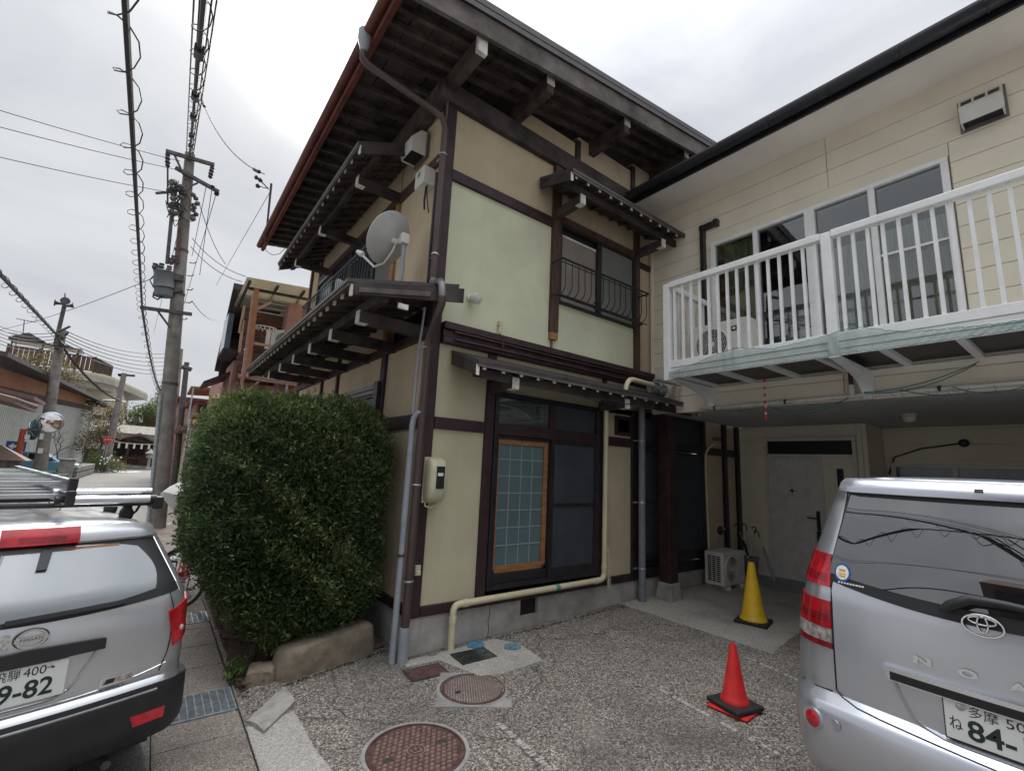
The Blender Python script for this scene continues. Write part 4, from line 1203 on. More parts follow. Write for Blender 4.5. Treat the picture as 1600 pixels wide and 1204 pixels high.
ex['group'] = ex2['group'] = 'exhaust hoods on the walls'

# round wall vent, security lights, boxes
def dome(name, label, c, nrm, r):
    nrm = Vector(nrm).normalized()
    M = nrm.to_track_quat('Z', 'Y').to_matrix()
    t = thing(name, label, 'vent', c)
    MB().lathe([(r, 0), (r, r * 0.35), (r * 0.92, r * 0.75), (r * 0.6, r * 1.02), (0.001, r * 1.1)], c, 18, M=M).build('cover', 'steel', t, smooth=40)
    q = MB()
    for k in range(5):
        a = (k - 2) * r * 0.3
        q.add([Vector(c) + M @ Vector((-r * 0.7, a - r * 0.04, r * 1.08)), Vector(c) + M @ Vector((r * 0.7, a - r * 0.04, r * 1.08)), Vector(c) + M @ Vector((r * 0.7, a + r * 0.04, r * 1.11)), Vector(c) + M @ Vector((-r * 0.7, a + r * 0.04, r * 1.11))], [(0, 1, 2, 3)])
    q.build('louvre', 'grille_dark', t)
    return t
dome('wall_vent', 'round metal wall vent on the siding behind the balcony rail at the right edge', (XW, 0.235, 3.80), (-1, 0, 0), 0.065)
t = thing('security_light', 'round silver spot lamp on the green upper wall near the downpipe', 'lamp', (2.64, YF + 0.03, 3.72))
MB().lathe([(0.04, 0), (0.04, 0.03), (0.02, 0.035), (0.02, 0.06)], (2.64, YF + 0.03, 3.735), 14, M=Vector((0, -1, 0)).to_track_quat('Z', 'Y').to_matrix()).build('mount', 'white_plastic', t, smooth=40)
Mx = Vector((0.25, -0.85, -0.35)).normalized().to_track_quat('Z', 'Y').to_matrix()
MB().lathe([(0.03, -0.03), (0.055, 0.0), (0.062, 0.05), (0.062, 0.075), (0.052, 0.078)], (2.66, YF - 0.04, 3.725), 18, M=Mx).build('head', 'white_plastic', t, smooth=40)
MB().lathe([(0.05, 0.079), (0.03, 0.088), (0.001, 0.09)], (2.66, YF - 0.04, 3.725), 18, M=Mx).build('lens', 'led_face', t, smooth=40)
t = thing('wire_anchor', 'cream cable anchor on the green wall above the storey belt', 'cable anchor', (3.07, YF + 0.03, 3.48))
MB().tube([(3.07, YF - 0.0, 3.38), (3.07, YF - 0.01, 3.50)], 0.018, 8).box(3.05, 3.09, YF - 0.03, YF + 0.03, 3.50, 3.55).build('stem', 'cream_pvc', t)
MB().tube([(3.065, YF - 0.01, 3.39), (3.065, YF - 0.08, 3.34), (3.07, YF - 0.085, 3.20)], 0.010, 6).build('cable', 'wood_maroon', t)

# electric meter and its little neighbours
t = thing('electric_meter', 'cream electric meter cover with a dark display beside the brown downpipe', 'electric meter', (2.27, 4.3, 1.65))
MB().box(2.21, 2.42, YF - 0.02, YF + 0.029, 1.44, 1.90).build('back_board', 'cream_box', t, bev=0.004)
def cover(q):
    rows = []
    for (z, d, w) in [(1.44, 0.03, 0.06), (1.455, 0.09, 0.085), (1.50, 0.135, 0.098), (1.60, 0.15, 0.10), (1.80, 0.15, 0.10), (1.855, 0.135, 0.098), (1.885, 0.09, 0.085), (1.895, 0.03, 0.06)]:
        rows.append([(2.315 + w * math.copysign(abs(math.cos(a)) ** 0.5, math.cos(a)), YF - 0.02 - d * abs(math.sin(a)) ** 0.45, z) for a in np.linspace(PI, 0, 17)])
    q.grid(rows)
    q.add(rows[0], [tuple(range(17))]).add(rows[-1], [tuple(range(17))[::-1]])
MB()
q = MB(); cover(q); q.build('cover', 'cream_box', t, smooth=50)
MB().box(2.275, 2.365, YF - 0.178, YF - 0.168, 1.59, 1.81).build('display', 'black', t, bev=0.003)
MB().box(2.285, 2.345, YF - 0.181, YF - 0.179, 1.715, 1.745).build('readout', 'plate_white', t)
MB().tube([(2.24, YF - 0.02, 1.47), (2.24, YF - 0.04, 1.41), (2.30, YF - 0.06, 1.395), (2.36, YF - 0.05, 1.43), (2.37, YF - 0.03, 1.47)], 0.011, 8).build('cable', 'cream_box', t, smooth=50)
t = thing('wall_socket', 'small cream weatherproof socket low on the cream wall by the downpipe', 'socket', (2.22, YF, 0.78))
MB().box(2.20, 2.26, YF - 0.02, YF + 0.029, 0.74, 0.84).build('box', 'cream_box', t, bev=0.008)
MB().box(2.205, 2.255, YF - 0.035, YF - 0.0205, 0.745, 0.79).build('lid', 'cream_box', t, bev=0.006)
t = thing('junction_box', 'white junction box with green marks under the eave by the upper downpipe', 'junction box', (XL, 4.75, 5.2))
MB().box(XL - 0.12, XL + 0.03, 4.62, 4.86, 5.08, 5.30).build('box', 'white_plastic', t, bev=0.006)
MB().box(XL - 0.1235, XL - 0.1205, 4.72, 4.75, 5.20, 5.26).box(XL - 0.1235, XL - 0.1205, 4.755, 4.785, 5.19, 5.25).build('label', 'strap_green', t)
MB().tube([(XL - 0.04, 4.70, 5.08), (XL - 0.05, 4.70, 4.9), (XL - 0.03, 4.72, 4.8)], 0.012, 6).tube([(XL - 0.05, 4.66, 5.08), (XL - 0.045, 4.64, 4.9), (XL - 0.02, 4.62, 4.72)], 0.008, 6).build('cable', 'black', t)

# cream water pipe
t = thing('water_pipe', 'cream plastic pipe running along the footing and up past the big window', 'pipe', (2.62, 4.27, 0))
rr = 0.034
def elbow(a, c, d, n=5):
    a, c, d = Vector(a), Vector(c), Vector(d)
    return [a.lerp(c, i / n).lerp(c.lerp(d, i / n), i / n) for i in range(n + 1)]
path = [Vector((2.62, 4.27, -0.02))] + elbow((2.62, 4.27, 0.36), (2.62, 4.27, 0.44), (2.70, 4.27, 0.44)) + [Vector((3.6, 4.275, 0.445))] + elbow((4.80, 4.28, 0.45), (4.89, 4.28, 0.45), (4.89, 4.28, 0.54)) + [Vector((4.895, 4.28, 2.0)), Vector((4.90, 4.28, 2.86))]
MB().tube(path, rr, 12).build('pipe', 'cream_pvc', t, smooth=60)
path = elbow((4.93, 3.98, 2.80), (4.93, 3.98, 3.10), (5.10, 3.98, 3.10)) + [Vector((5.70, 4.0, 3.09))]
MB().tube(path, rr, 12).build('pipe', 'cream_pvc', t, smooth=60)
MB().lathe([(rr + 0.004, -0.03), (rr + 0.004, 0.03)], (4.05, 4.2765, 0.4465), 14, axis='x').build('green_tape', 'strap_green', t)
for (x, y, z, ax) in [(2.62, 4.27, 0.30, 'z'), (2.76, 4.27, 0.441, 'x'), (4.74, 4.28, 0.449, 'x'), (4.891, 4.28, 0.60, 'z')]:
    MB().lathe([(rr + 0.005, -0.03), (rr + 0.005, 0.03)], (x, y, z), 14, axis=ax).build('collar', 'cream_pvc', t, smooth=40)
t = thing('vent_fan_head', 'grey steel ball vent lying on the little roof next to the balcony', 'vent', (5.78, 4.05, 3.06))
MB().ball((5.84, 4.05, 3.06), 0.10, 16, 10).build('ball', 'galv', t, smooth=60)
MB().lathe([(0.085, -0.12), (0.09, -0.02)], (5.70, 4.03, 3.07), 16, axis='x').build('neck', 'galv', t, smooth=40)
MB().box(5.55, 6.02, 3.90, 3.98, 3.155, 3.175).build('bracket', 'galv', t)
MB().box(5.55, 6.02, 3.82, 3.86, 3.12, 3.135).build('bracket', 'galv', t)

# grey rain pipe on the front
t = thing('rain_pipe', 'grey rain pipe standing between the tan panel and the porch post', 'pipe', (5.66, 4.27, 0.08))
MB().tube([(5.66, 4.26, 0.26), (5.66, 4.26, 2.84)], 0.050, 14).build('pipe', 'darkgrey_pvc', t, smooth=50)
MB().tube([(5.66, 4.26, 0.04), (5.66, 4.26, 0.27)], 0.055, 14).build('socket', 'darkgrey_pvc', t, smooth=50)
for z in (0.52, 1.42, 2.30):
    MB().lathe([(0.053, -0.012), (0.057, 0), (0.053, 0.012)], (5.66, 4.26, z), 14).box(5.53, 5.61, 4.30, 4.315, z - 0.01, z + 0.01).build('clip', 'steel', t)
# pale conduit with hooded end on the house corner
t = thing('cable_conduit', 'pale grey conduit pipe with a curved hooded top at the corner of the house', 'pipe', (2.03, 4.35, 0))
MB().tube([(2.025, 4.33, -0.02), (2.04, 4.34, 1.2), (2.045, 4.35, 2.20), (2.05, 4.34, 2.28), (2.075, 4.30, 2.335), (2.10, 4.26, 2.34)], 0.032, 12, cap=False).build('pipe', 'grey_pvc', t, smooth=60)
MB().tube([(2.098, 4.263, 2.34), (2.099, 4.262, 2.34)], 0.026, 12).build('mouth', 'black', t)
MB().tube([(2.036, 4.337, 1.25), (2.044, 4.345, 1.9)], 0.0345, 12).build('sleeve', 'grey_pvc', t, smooth=60)
MB().lathe([(0.036, -0.012), (0.036, 0.012)], (2.031, 4.336, 0.95), 12).build('clip', 'brown_pipe', t)

# satellite dish on its mast
dc = Vector((1.79, 4.70, 4.27))
ndir = Vector((-0.45, 0.74, 0.50)).normalized()
Md = ndir.to_track_quat('Z', 'Y').to_matrix()
t = thing('satellite_dish', 'grey satellite dish seen from behind on a pale mast above the lower roof', 'satellite dish', (1.86, 4.55, 3.55))
prof = [(0.001, 0.0)] + [(0.30 * i / 8, 0.075 * (i / 8) ** 2) for i in range(1, 9)] + [(0.308, 0.078), (0.308, 0.07), (0.298, 0.064)] + [(0.30 * i / 8, 0.075 * (i / 8) ** 2 - 0.007) for i in range(7, -1, -1)][:-1] + [(0.001, -0.007)]
MB().lathe(prof, dc, 40, M=Md, cap=False).build('reflector', 'galv_dish' if 'galv_dish' in MATS else mat('galv_dish', (0.55, 0.55, 0.54), 0.5, var=0.06, scale=3), t, smooth=50)
back = dc - ndir * 0.06
mast_top = Vector((1.86, 4.55, 4.24))
MB().tube([Vector((1.86, 4.55, 3.52)), mast_top], 0.024, 10).build('mast', 'grey_pvc', t, smooth=50)
MB().ball(mast_top + Vector((0, 0, 0.02)), 0.05, 10, 6).box(mast_top.x - 0.05, mast_top.x + 0.04, mast_top.y - 0.05, mast_top.y + 0.04, mast_top.z - 0.05, mast_top.z + 0.07).build('mount', 'white_plastic', t, bev=0.012)
MB().tube([mast_top + Vector((0, 0, 0.03)), back, dc - ndir * 0.006], 0.035, 8).build('neck', 'white_plastic', t)
u1 = (Md @ Vector((0, -1, 0)))
if u1.z > 0: u1 = -u1
lo = dc + u1 * 0.10 - ndir * 0.02
feed = dc + u1 * 0.30 + ndir * 0.34
MB().tube([dc - ndir * 0.05, lo - ndir * 0.05, dc + u1 * 0.27 - ndir * 0.05, dc + u1 * 0.36 + ndir * 0.05, feed], 0.014, 8).build('feed_arm', 'white_plastic', t, smooth=60)
MB().lathe([(0.022, -0.05), (0.03, 0.0), (0.036, 0.03), (0.03, 0.05)], feed, 12, M=(-ndir).to_track_quat('Z', 'Y').to_matrix()).build('receiver', 'white_plastic', t, smooth=40)
# ------------------------------------------------------------------ things in the yard
def cone(name, label, x, y, h, mt, rot, extra=False):
    z = gz(x)
    t = thing(name, label, 'traffic cone', (0, 0, 0), local=True)
    s = h / 0.7
    k = 0.5 * (0.37 if h > 0.6 else 0.30)
    z0 = 0.0
    if extra:                                 # the red skirt of a second cone shows under the black weight
        q = MB()
        q.box(-k * 1.02, k * 1.02, -k * 1.02, k * 1.02, 0, 0.018)
        o = q.build('lower_base', mt, t, bev=0.006)
        o.rotation_euler = (0, 0, R(16))
        z0 = 0.019
    MB().box(-k, k, -k, k, z0, z0 + 0.035).build('base_weight', 'rubber', t, bev=0.012)
    w = h * 0.20
    prof = [(w * 1.12, z0 + 0.036), (w * 1.12, z0 + 0.05), (w * 0.98, z0 + 0.075), (w * 0.93, z0 + 0.085), (h * 0.055, h - 0.02), (h * 0.048, h), (h * 0.030, h), (h * 0.028, h - 0.02), (w * 0.85, z0 + 0.06)]
    MB().lathe(prof, (0, 0, 0), 40, cap=False).build('cone_body', mt, t, smooth=50)
    t.location = (x, y, z + 0.003)
    t.rotation_euler = (0, 0, rot)
    return t
cone('traffic_cone', 'red traffic cone on a black weight in the middle of the yard', 3.92, 2.07, 0.47, 'cone_red', R(-12), True)
cone('traffic_cone', 'tall yellow traffic cone standing on the pale slab before the entrance', 6.12, 2.96, 0.70, 'cone_yellow', R(14))

def manhole(label, x, y, r, knobs=True):
    t = thing('manhole_cover', label, 'manhole cover', (x, y, gz(x)))
    z = gz(x)
    MB().lathe([(r + 0.045, z - 0.05), (r + 0.045, z + 0.0045), (r + 0.02, z + 0.006), (r + 0.018, z - 0.05)], (x, y, 0), 48, cap=False).build('collar', 'concrete', t)
    MB().lathe([(r + 0.017, z - 0.05), (r + 0.017, z + 0.008), (r + 0.004, z + 0.008), (r + 0.003, z - 0.05)], (x, y, 0), 48, cap=False).build('ring', 'iron_red', t)
    MB().lathe([(r, z - 0.04), (r, z + 0.004), (r - 0.012, z + 0.006), (r - 0.02, z + 0.003), (0.001, z + 0.003)], (x, y, 0), 48, cap=False).build('lid', 'iron_red', t)
    dx = 0.041 if knobs else 0.024
    q = MB()
    n = int(r / dx) + 2
    for i in range(-n, n + 1):
        for j in range(-n, n + 1):
            cx, cy = (i + 0.5 * (j % 2)) * dx, j * dx * 0.866
            if math.hypot(cx, cy) > r - dx * 0.75: continue
            if knobs and (math.hypot(cx, cy) < 0.065 or math.hypot(cx - 0.19, cy) < 0.035 or math.hypot(cx + 0.19, cy) < 0.035): continue
            a = dx * 0.42
            zz = z + 0.0085
            ring = [(x + cx + a * math.cos(PI * s / 3 + 0.5), y + cy + a * 0.8 * math.sin(PI * s / 3 + 0.5), z + 0.002) for s in range(6)]
            ring2 = [(x + cx + a * 0.8 * math.cos(PI * s / 3 + 0.5), y + cy + a * 0.65 * math.sin(PI * s / 3 + 0.5), zz) for s in range(6)]
            q.add(ring + ring2, [(6, 7, 8, 9, 10, 11)] + [(s, (s + 1) % 6, 6 + (s + 1) % 6, 6 + s) for s in range(6)])
    q.build('studs', 'iron_red_top', t, kind='stuff')
    if knobs:
        q = MB()
        q.lathe([(0.062, z + 0.003), (0.062, z + 0.009), (0.052, z + 0.009), (0.052, z + 0.003)], (x, y, 0), 28, cap=False)
        for (a, c, w_, h_) in [(-0.03, 0.0, 0.012, 0.05), (0.03, 0.0, 0.012, 0.05), (0.0, 0.012, 0.018, 0.028), (0.0, -0.022, 0.05, 0.010)]:
            q.box(x + a - w_ / 2, x + a + w_ / 2, y + c - h_ / 2, y + c + h_ / 2, z + 0.003, z + 0.009)
        q.build('emblem', 'iron_red_top', t)
        for s in (-1, 1):
            MB().lathe([(0.03, z + 0.004), (0.026, z + 0.0065), (0.001, z + 0.0065)], (x + 0.19 * s, y, 0), 14, cap=False).build('key_hole', 'iron_dark', t)
    else:
        MB().box(x - 0.17, x - 0.12, y - 0.01, y + 0.01, z + 0.004, z + 0.0105).build('key_hole', 'black', t)
    return t
manhole('large rusty red manhole cover with round studs nearest the camera', 1.62, 2.985, 0.30)
manhole('rusty red manhole cover with fine studs in a square of grey concrete', 2.385, 3.50, 0.255, False)
b = MB()
x, y = 2.39, 3.49
b.prism([(x + 0.42 * math.cos(R(a)), y + 0.42 * math.sin(R(a)), gz(x) - 0.03) for a in (12, 102, 192, 282)], (0, 0, 0.0335))
b.build('concrete_square', 'concrete', kind='structure')
# square chequered cover
t = thing('inspection_cover', 'square rusty red chequered cover next to the pale pad', 'drain cover', (2.20, 3.99, 0))
M_ = Matrix.Rotation(R(-4), 3, 'Z')
q = MB()
c = Vector((2.20, 3.985, 0))
pl = [c + M_ @ Vector(p) for p in [(-0.16, -0.105, -0.02), (0.16, -0.105, -0.02), (0.16, 0.105, -0.02), (-0.16, 0.105, -0.02)]]
q.prism(pl, (0, 0, 0.027))
q.build('plate', 'iron_red', t)
q = MB()
for i in range(15):
    for j in range(10):
        p = c + M_ @ Vector((-0.147 + 0.021 * i, -0.0945 + 0.021 * j, 0.0068))
        a = M_ @ Vector((0.007, 0.007 if (i + j) % 2 else -0.007, 0))
        w_ = M_ @ Vector((-0.002, 0.002 if (i + j) % 2 else 0.002, 0))
        q.add([p - a - w_, p + a - w_, p + a + w_, p - a + w_], [(0, 1, 2, 3)])
        for v in range(len(q.v) - 4, len(q.v)): q.v[v] = (q.v[v][0], q.v[v][1], 0.0095)
q.build('tread', 'iron_red_top', t, kind='stuff')
q = MB()
for (sx, sy, ex_, ey) in [(-0.18, -0.125, 0.18, -0.105), (-0.18, 0.105, 0.18, 0.125), (-0.18, -0.105, -0.16, 0.105), (0.16, -0.105, 0.18, 0.105)]:
    q.prism([c + M_ @ Vector(p) for p in [(sx, sy, -0.02), (ex_, sy, -0.02), (ex_, ey, -0.02), (sx, ey, -0.02)]], (0, 0, 0.026))
q.build('frame', 'iron_dark', t)
# slotted grate in the pad
t = thing('yard_grate', 'dark slotted iron grate set into the pale concrete pad', 'drain grate', (2.74, 4.03, 0.02))
c = Vector((2.74, 4.035, gz(2.74) + 0.0045))
M_ = Matrix.Rotation(R(-3), 3, 'Z')
def rect(q, x0, x1, y0, y1, z0, z1):
    q.prism([c + M_ @ Vector(p) for p in [(x0, y0, z0), (x1, y0, z0), (x1, y1, z0), (x0, y1, z0)]], (0, 0, z1 - z0))
q = MB(); rect(q, -0.185, 0.185, -0.125, 0.125, -0.02, 0.0005); q.build('pit', 'black', t)
q = MB()
for r4 in [(-0.19, 0.19, -0.13, -0.112), (-0.19, 0.19, 0.112, 0.13), (-0.19, -0.172, -0.112, 0.112), (0.172, 0.19, -0.112, 0.112), (-0.172, 0.172, -0.008, 0.008)]:
    rect(q, *r4, -0.01, 0.008)
q.build('frame', 'iron_dark', t)
for i in range(17):
    x = -0.161 + 0.0201 * i
    q = MB(); rect(q, x - 0.0055, x + 0.0055, -0.112, 0.112, -0.008, 0.0065); q.build('bar', 'iron_dark', t)
for (x, y, mt, lab) in [(2.90, 4.245, 'valve_blue', 'bright blue round valve cover in the pad nearest the cream pipe'), (3.19, 4.0, 'valve_teal', 'faded teal round valve cover at the right end of the pale pad')]:
    t = thing('valve_cover', lab, 'valve cover', (x, y, gz(x)), 'round valve covers in the pad')
    z = gz(x) + 0.0045
    MB().lathe([(0.088, z - 0.02), (0.088, z + 0.006), (0.078, z + 0.007), (0.076, z + 0.003), (0.001, z + 0.0035)], (x, y, 0), 30, cap=False).build('lid', mt, t)
    MB().box(x - 0.05, x + 0.05, y - 0.006, y + 0.006, z + 0.003, z + 0.0075).build('grip', mt, t, bev=0.002)
    MB().box(x - 0.1, x - 0.086, y - 0.012, y + 0.012, z - 0.01, z + 0.006).box(x + 0.086, x + 0.1, y - 0.012, y + 0.012, z - 0.01, z + 0.006).build('lug', mt, t)

# big kerb stone under the hedge
def boulder(name, label, pts, h, seed, mt='stone'):
    r2 = np.random.default_rng(seed)
    q = MB()
    n = len(pts)
    rows = []
    cx, cy = sum(p[0] for p in pts) / n, sum(p[1] for p in pts) / n
    for (z, s) in [(-0.05, 1.0), (0.02, 1.03), (0.10, 1.0), (h * 0.7, 0.97), (h * 0.92, 0.93), (h, 0.8), (h * 1.02, 0.4)]:
        rows.append([(cx + (x - cx) * s + r2.uniform(-.012, .012), cy + (y - cy) * s + r2.uniform(-.012, .012), z + r2.uniform(-.012, .012) + (0.05 * (x - cx) if z > 0.1 else 0)) for x, y in pts])
    m = len(rows)
    q.add([p for row in rows for p in row], [(i * n + k, i * n + (k + 1) % n, (i + 1) * n + (k + 1) % n, (i + 1) * n + k) for i in range(m - 1) for k in range(n)] + [tuple(range((m - 1) * n, m * n))])
    o = q.build(name, mt, smooth=60)
    sb_ = o.modifiers.new('s', 'SUBSURF')
    sb_.levels = sb_.render_levels = 2
    return tag(o, label, 'kerb stone')
def outline(x0, y0, x1, y1, w):
    pts = []
    d = Vector((x1 - x0, y1 - y0, 0))
    nrm = Vector((-d.y, d.x, 0)).normalized() * w
    for i in range(9): pts.append((x0 + d.x * i / 8, y0 + d.y * i / 8))
    for i in range(8, -1, -1): pts.append((x0 + d.x * i / 8 + nrm.x, y0 + d.y * i / 8 + nrm.y))
    return pts
boulder('kerb_stone', 'long tan kerb stone in front of the hedge', outline(1.10, 4.38, 2.02, 4.66, 0.30), 0.25, 3)
boulder('kerb_stone', 'low brown stone half hidden in leaves under the left end of the hedge', outline(0.84, 4.52, 1.05, 4.46, 0.22), 0.10, 5)
sh_ = thing('loose_pebble', 'flat brown pebble by the foot of the house wall', 'pebble', (2.42, 4.27, 0.01))
MB().ball((2.42, 4.28, 0.012), 0.05, 10, 6, (1.1, 0.6, 0.4)).build('pebble', 'stone', sh_, smooth=60)

# ---- foliage helper: many small leaves on sprays
def leaves(name, pts, nrm, size, mt, parent=None, per=5, spread=0.06, kind=None, aspect=0.42, tone=None):
    """pts: centres, nrm: outward directions; each centre carries a spray of small leaves"""
    n = len(pts)
    P = np.repeat(pts, per, axis=0)
    Nn = np.repeat(nrm, per, axis=0)
    m = n * per
    P = P + rng.normal(0, spread, (m, 3))
    d = Nn * 0.9 + rng.normal(0, 0.6, (m, 3))
    d /= np.linalg.norm(d, axis=1, keepdims=True) + 1e-9
    r_ = rng.normal(0, 1, (m, 3))
    s = np.cross(d, r_)
    s /= np.linalg.norm(s, axis=1, keepdims=True) + 1e-9
    L = size * rng.uniform(0.6, 1.4, (m, 1))
    a, b_, c_, e = P - d * L * 0.5, P + s * L * aspect * 0.5, P + d * L * 0.5, P - s * L * aspect * 0.5
    V = np.stack([a, b_, c_, e], axis=1).reshape(-1, 3)
    me = bpy.data.meshes.new(name)
    o = bpy.data.objects.new(name, me)
    C.objects.link(o)
    org = Vector((0, 0, 0))
    if parent is not None:
        org = ORG.get(parent.name, org)
        o.parent = parent
    ORG[o.name] = org
    V = V - np.array(org)
    me.vertices.add(len(V))
    me.vertices.foreach_set('co', V.astype(np.float32).ravel())
    me.loops.add(4 * m)
    me.loops.foreach_set('vertex_index', np.arange(4 * m, dtype=np.int32))
    me.polygons.add(m)
    me.polygons.foreach_set('loop_start', np.arange(0, 4 * m, 4, dtype=np.int32))
    me.polygons.foreach_set('loop_total', np.full(m, 4, dtype=np.int32))
    me.update(calc_edges=True)
    tv = (np.repeat(tone, per) if tone is not None else np.full(m, 0.45)) + rng.normal(0, 0.16, m)
    at_ = me.attributes.new('tone', 'FLOAT', 'FACE')
    at_.data.foreach_set('value', np.clip(tv, 0, 1).astype(np.float32))
    me.materials.append(MATS[mt])
    if kind: o['kind'] = kind
    return o

# ---- the clipped hedge
hedge = thing('hedge', 'large dense clipped yew shrub rounded at the top, against the house corner', 'shrub', (1.2, 5.6, 0))
hx0, hx1, hy0, hy1, hz0, hz1 = 0.37, 2.06, 4.50, 7.4, 0.14, 2.45
def hedge_surface(n):
    out_p, out_n = [], []
    cx, cy, cz = (hx0 + hx1) / 2, (hy0 + hy1) / 2, (hz0 + hz1) / 2
    hx, hy, hz = (hx1 - hx0) / 2, (hy1 - hy0) / 2, (hz1 - hz0) / 2
    e = 5.0
    while len(out_p) < n:
        v = rng.normal(0, 1, (n, 3))
        v /= np.linalg.norm(v, axis=1, keepdims=True)
        k = (np.abs(v[:, 0] / hx) ** e + np.abs(v[:, 1] / hy) ** e + np.abs(v[:, 2] / hz) ** e) ** (-1 / e)
        p = v * k[:, None]
        g_ = np.stack([np.sign(p[:, 0]) * np.abs(p[:, 0] / hx) ** (e - 1) / hx, np.sign(p[:, 1]) * np.abs(p[:, 1] / hy) ** (e - 1) / hy, np.sign(p[:, 2]) * np.abs(p[:, 2] / hz) ** (e - 1) / hz], axis=1)
        g_ /= np.linalg.norm(g_, axis=1, keepdims=True)
        keep = rng.random(n) < np.minimum(1, (k / 1.7) ** 2.0)
        for a, c in zip(p[keep], g_[keep]):
            out_p.append(a + (cx, cy, cz))
            out_n.append(c)
    return np.array(out_p[:n]), np.array(out_n[:n])
def lump(p):
    return (np.sin(p[:, 0] * 5.1 + p[:, 2] * 3.3 + 1.0) * np.sin(p[:, 1] * 4.3 - p[:, 2] * 2.1) * 0.5 + np.sin(p[:, 0] * 11 + p[:, 1] * 9 + p[:, 2] * 13) * 0.3 + np.sin(p[:, 2] * 17 + p[:, 0] * 15) * 0.2)
P_, N_ = hedge_surface(27000)
taper = np.clip((0.95 - P_[:, 2]) / 0.95, 0, 1)          # drawn in towards the foot on the street side
P_[:, 0] += taper * 0.62 * np.clip((1.5 - P_[:, 0]) / 1.2, 0, 1)
keep = ~((P_[:, 0] > 1.97) & (P_[:, 1] > 4.9)) & (P_[:, 1] < 7.3)
P_, N_ = P_[keep], N_[keep]
lm = lump(P_)
P_ = P_ + N_ * (lm * 0.075 - np.abs(rng.normal(0, 0.06, len(P_))) + (rng.random(len(P_)) < 0.05) * rng.uniform(0.02, 0.09, len(P_)))[:, None]
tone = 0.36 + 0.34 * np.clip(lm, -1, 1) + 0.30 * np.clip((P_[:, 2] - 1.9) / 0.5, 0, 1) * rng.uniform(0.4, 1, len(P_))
up_ = N_ * 0.8 + np.array([0, 0, 0.45])
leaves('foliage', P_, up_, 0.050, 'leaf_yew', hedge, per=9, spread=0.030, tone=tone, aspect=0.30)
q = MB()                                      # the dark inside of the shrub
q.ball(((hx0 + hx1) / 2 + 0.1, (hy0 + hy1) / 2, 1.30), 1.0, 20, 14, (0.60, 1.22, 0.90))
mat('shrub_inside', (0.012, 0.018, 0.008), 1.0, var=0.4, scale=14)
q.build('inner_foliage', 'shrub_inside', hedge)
q = MB()
for k in range(240):                          # bare twigs showing through the front
    i = rng.integers(0, len(P_))
    if P_[i][1] > 5.4 and P_[i][0] > 0.8: continue
    p = Vector(P_[i]) - Vector(N_[i]) * 0.04
    d = (Vector(N_[i]) * 0.35 + Vector(rng.normal(0, 1, 3))).normalized() * rng.uniform(0.06, 0.2)
    q.tube([p - d * 0.5, p + Vector(rng.normal(0, 0.012, 3)), p + d * 0.5 + Vector((0, 0, 0.02))], [0.0035, 0.003, 0.0015], 4, cap=False)
q.build('twigs', mat('twig', (0.13, 0.10, 0.075), 0.9, var=0.2), hedge, kind='stuff')
for k in range(5):
    x, y = 0.95 + 0.22 * k, 4.95 + 0.35 * (k % 3)
    MB().tube([(x, y, -0.02), (x + 0.04, y - 0.03, 0.3), (x - 0.05, y + 0.02, 0.8), (x, y, 1.4)], [0.035, 0.03, 0.025, 0.015], 7).build('stem', 'far_trunk', hedge, smooth=60)
q = MB()
rows = []
for i in range(7):
    rows.append([(0.79 + 1.32 * i / 6, 4.48 + 3.2 * j / 9 + (0.22 * i / 6 if j == 0 else 0), 0.006 + 0.05 * math.sin(PI * min(1, j / 3)) * (0.4 + 0.6 * i / 6) + rng.uniform(0, 0.015)) for j in range(10)])
q.grid(rows)
q.build('bed_soil', 'soil', kind='structure', smooth=60)
lit['kind'] = 'stuff'
tag(lit, 'dry brown leaves lying along the foot of the hedge', 'leaf litter')
# weeds in the gutter joint
wp = np.array([(0.80 + rng.normal(0, 0.025), 4.62 + abs(rng.normal(0, 0.16)), 0.03 + rng.uniform(0, 0.07)) for _ in range(110)])
tag(leaves('weeds', wp, np.tile([0, 0, 1.0], (len(wp), 1)), 0.05, 'leaf_green', per=4, spread=0.02, kind='stuff'), 'small green weeds growing in the gutter joint by the hedge', 'weeds')

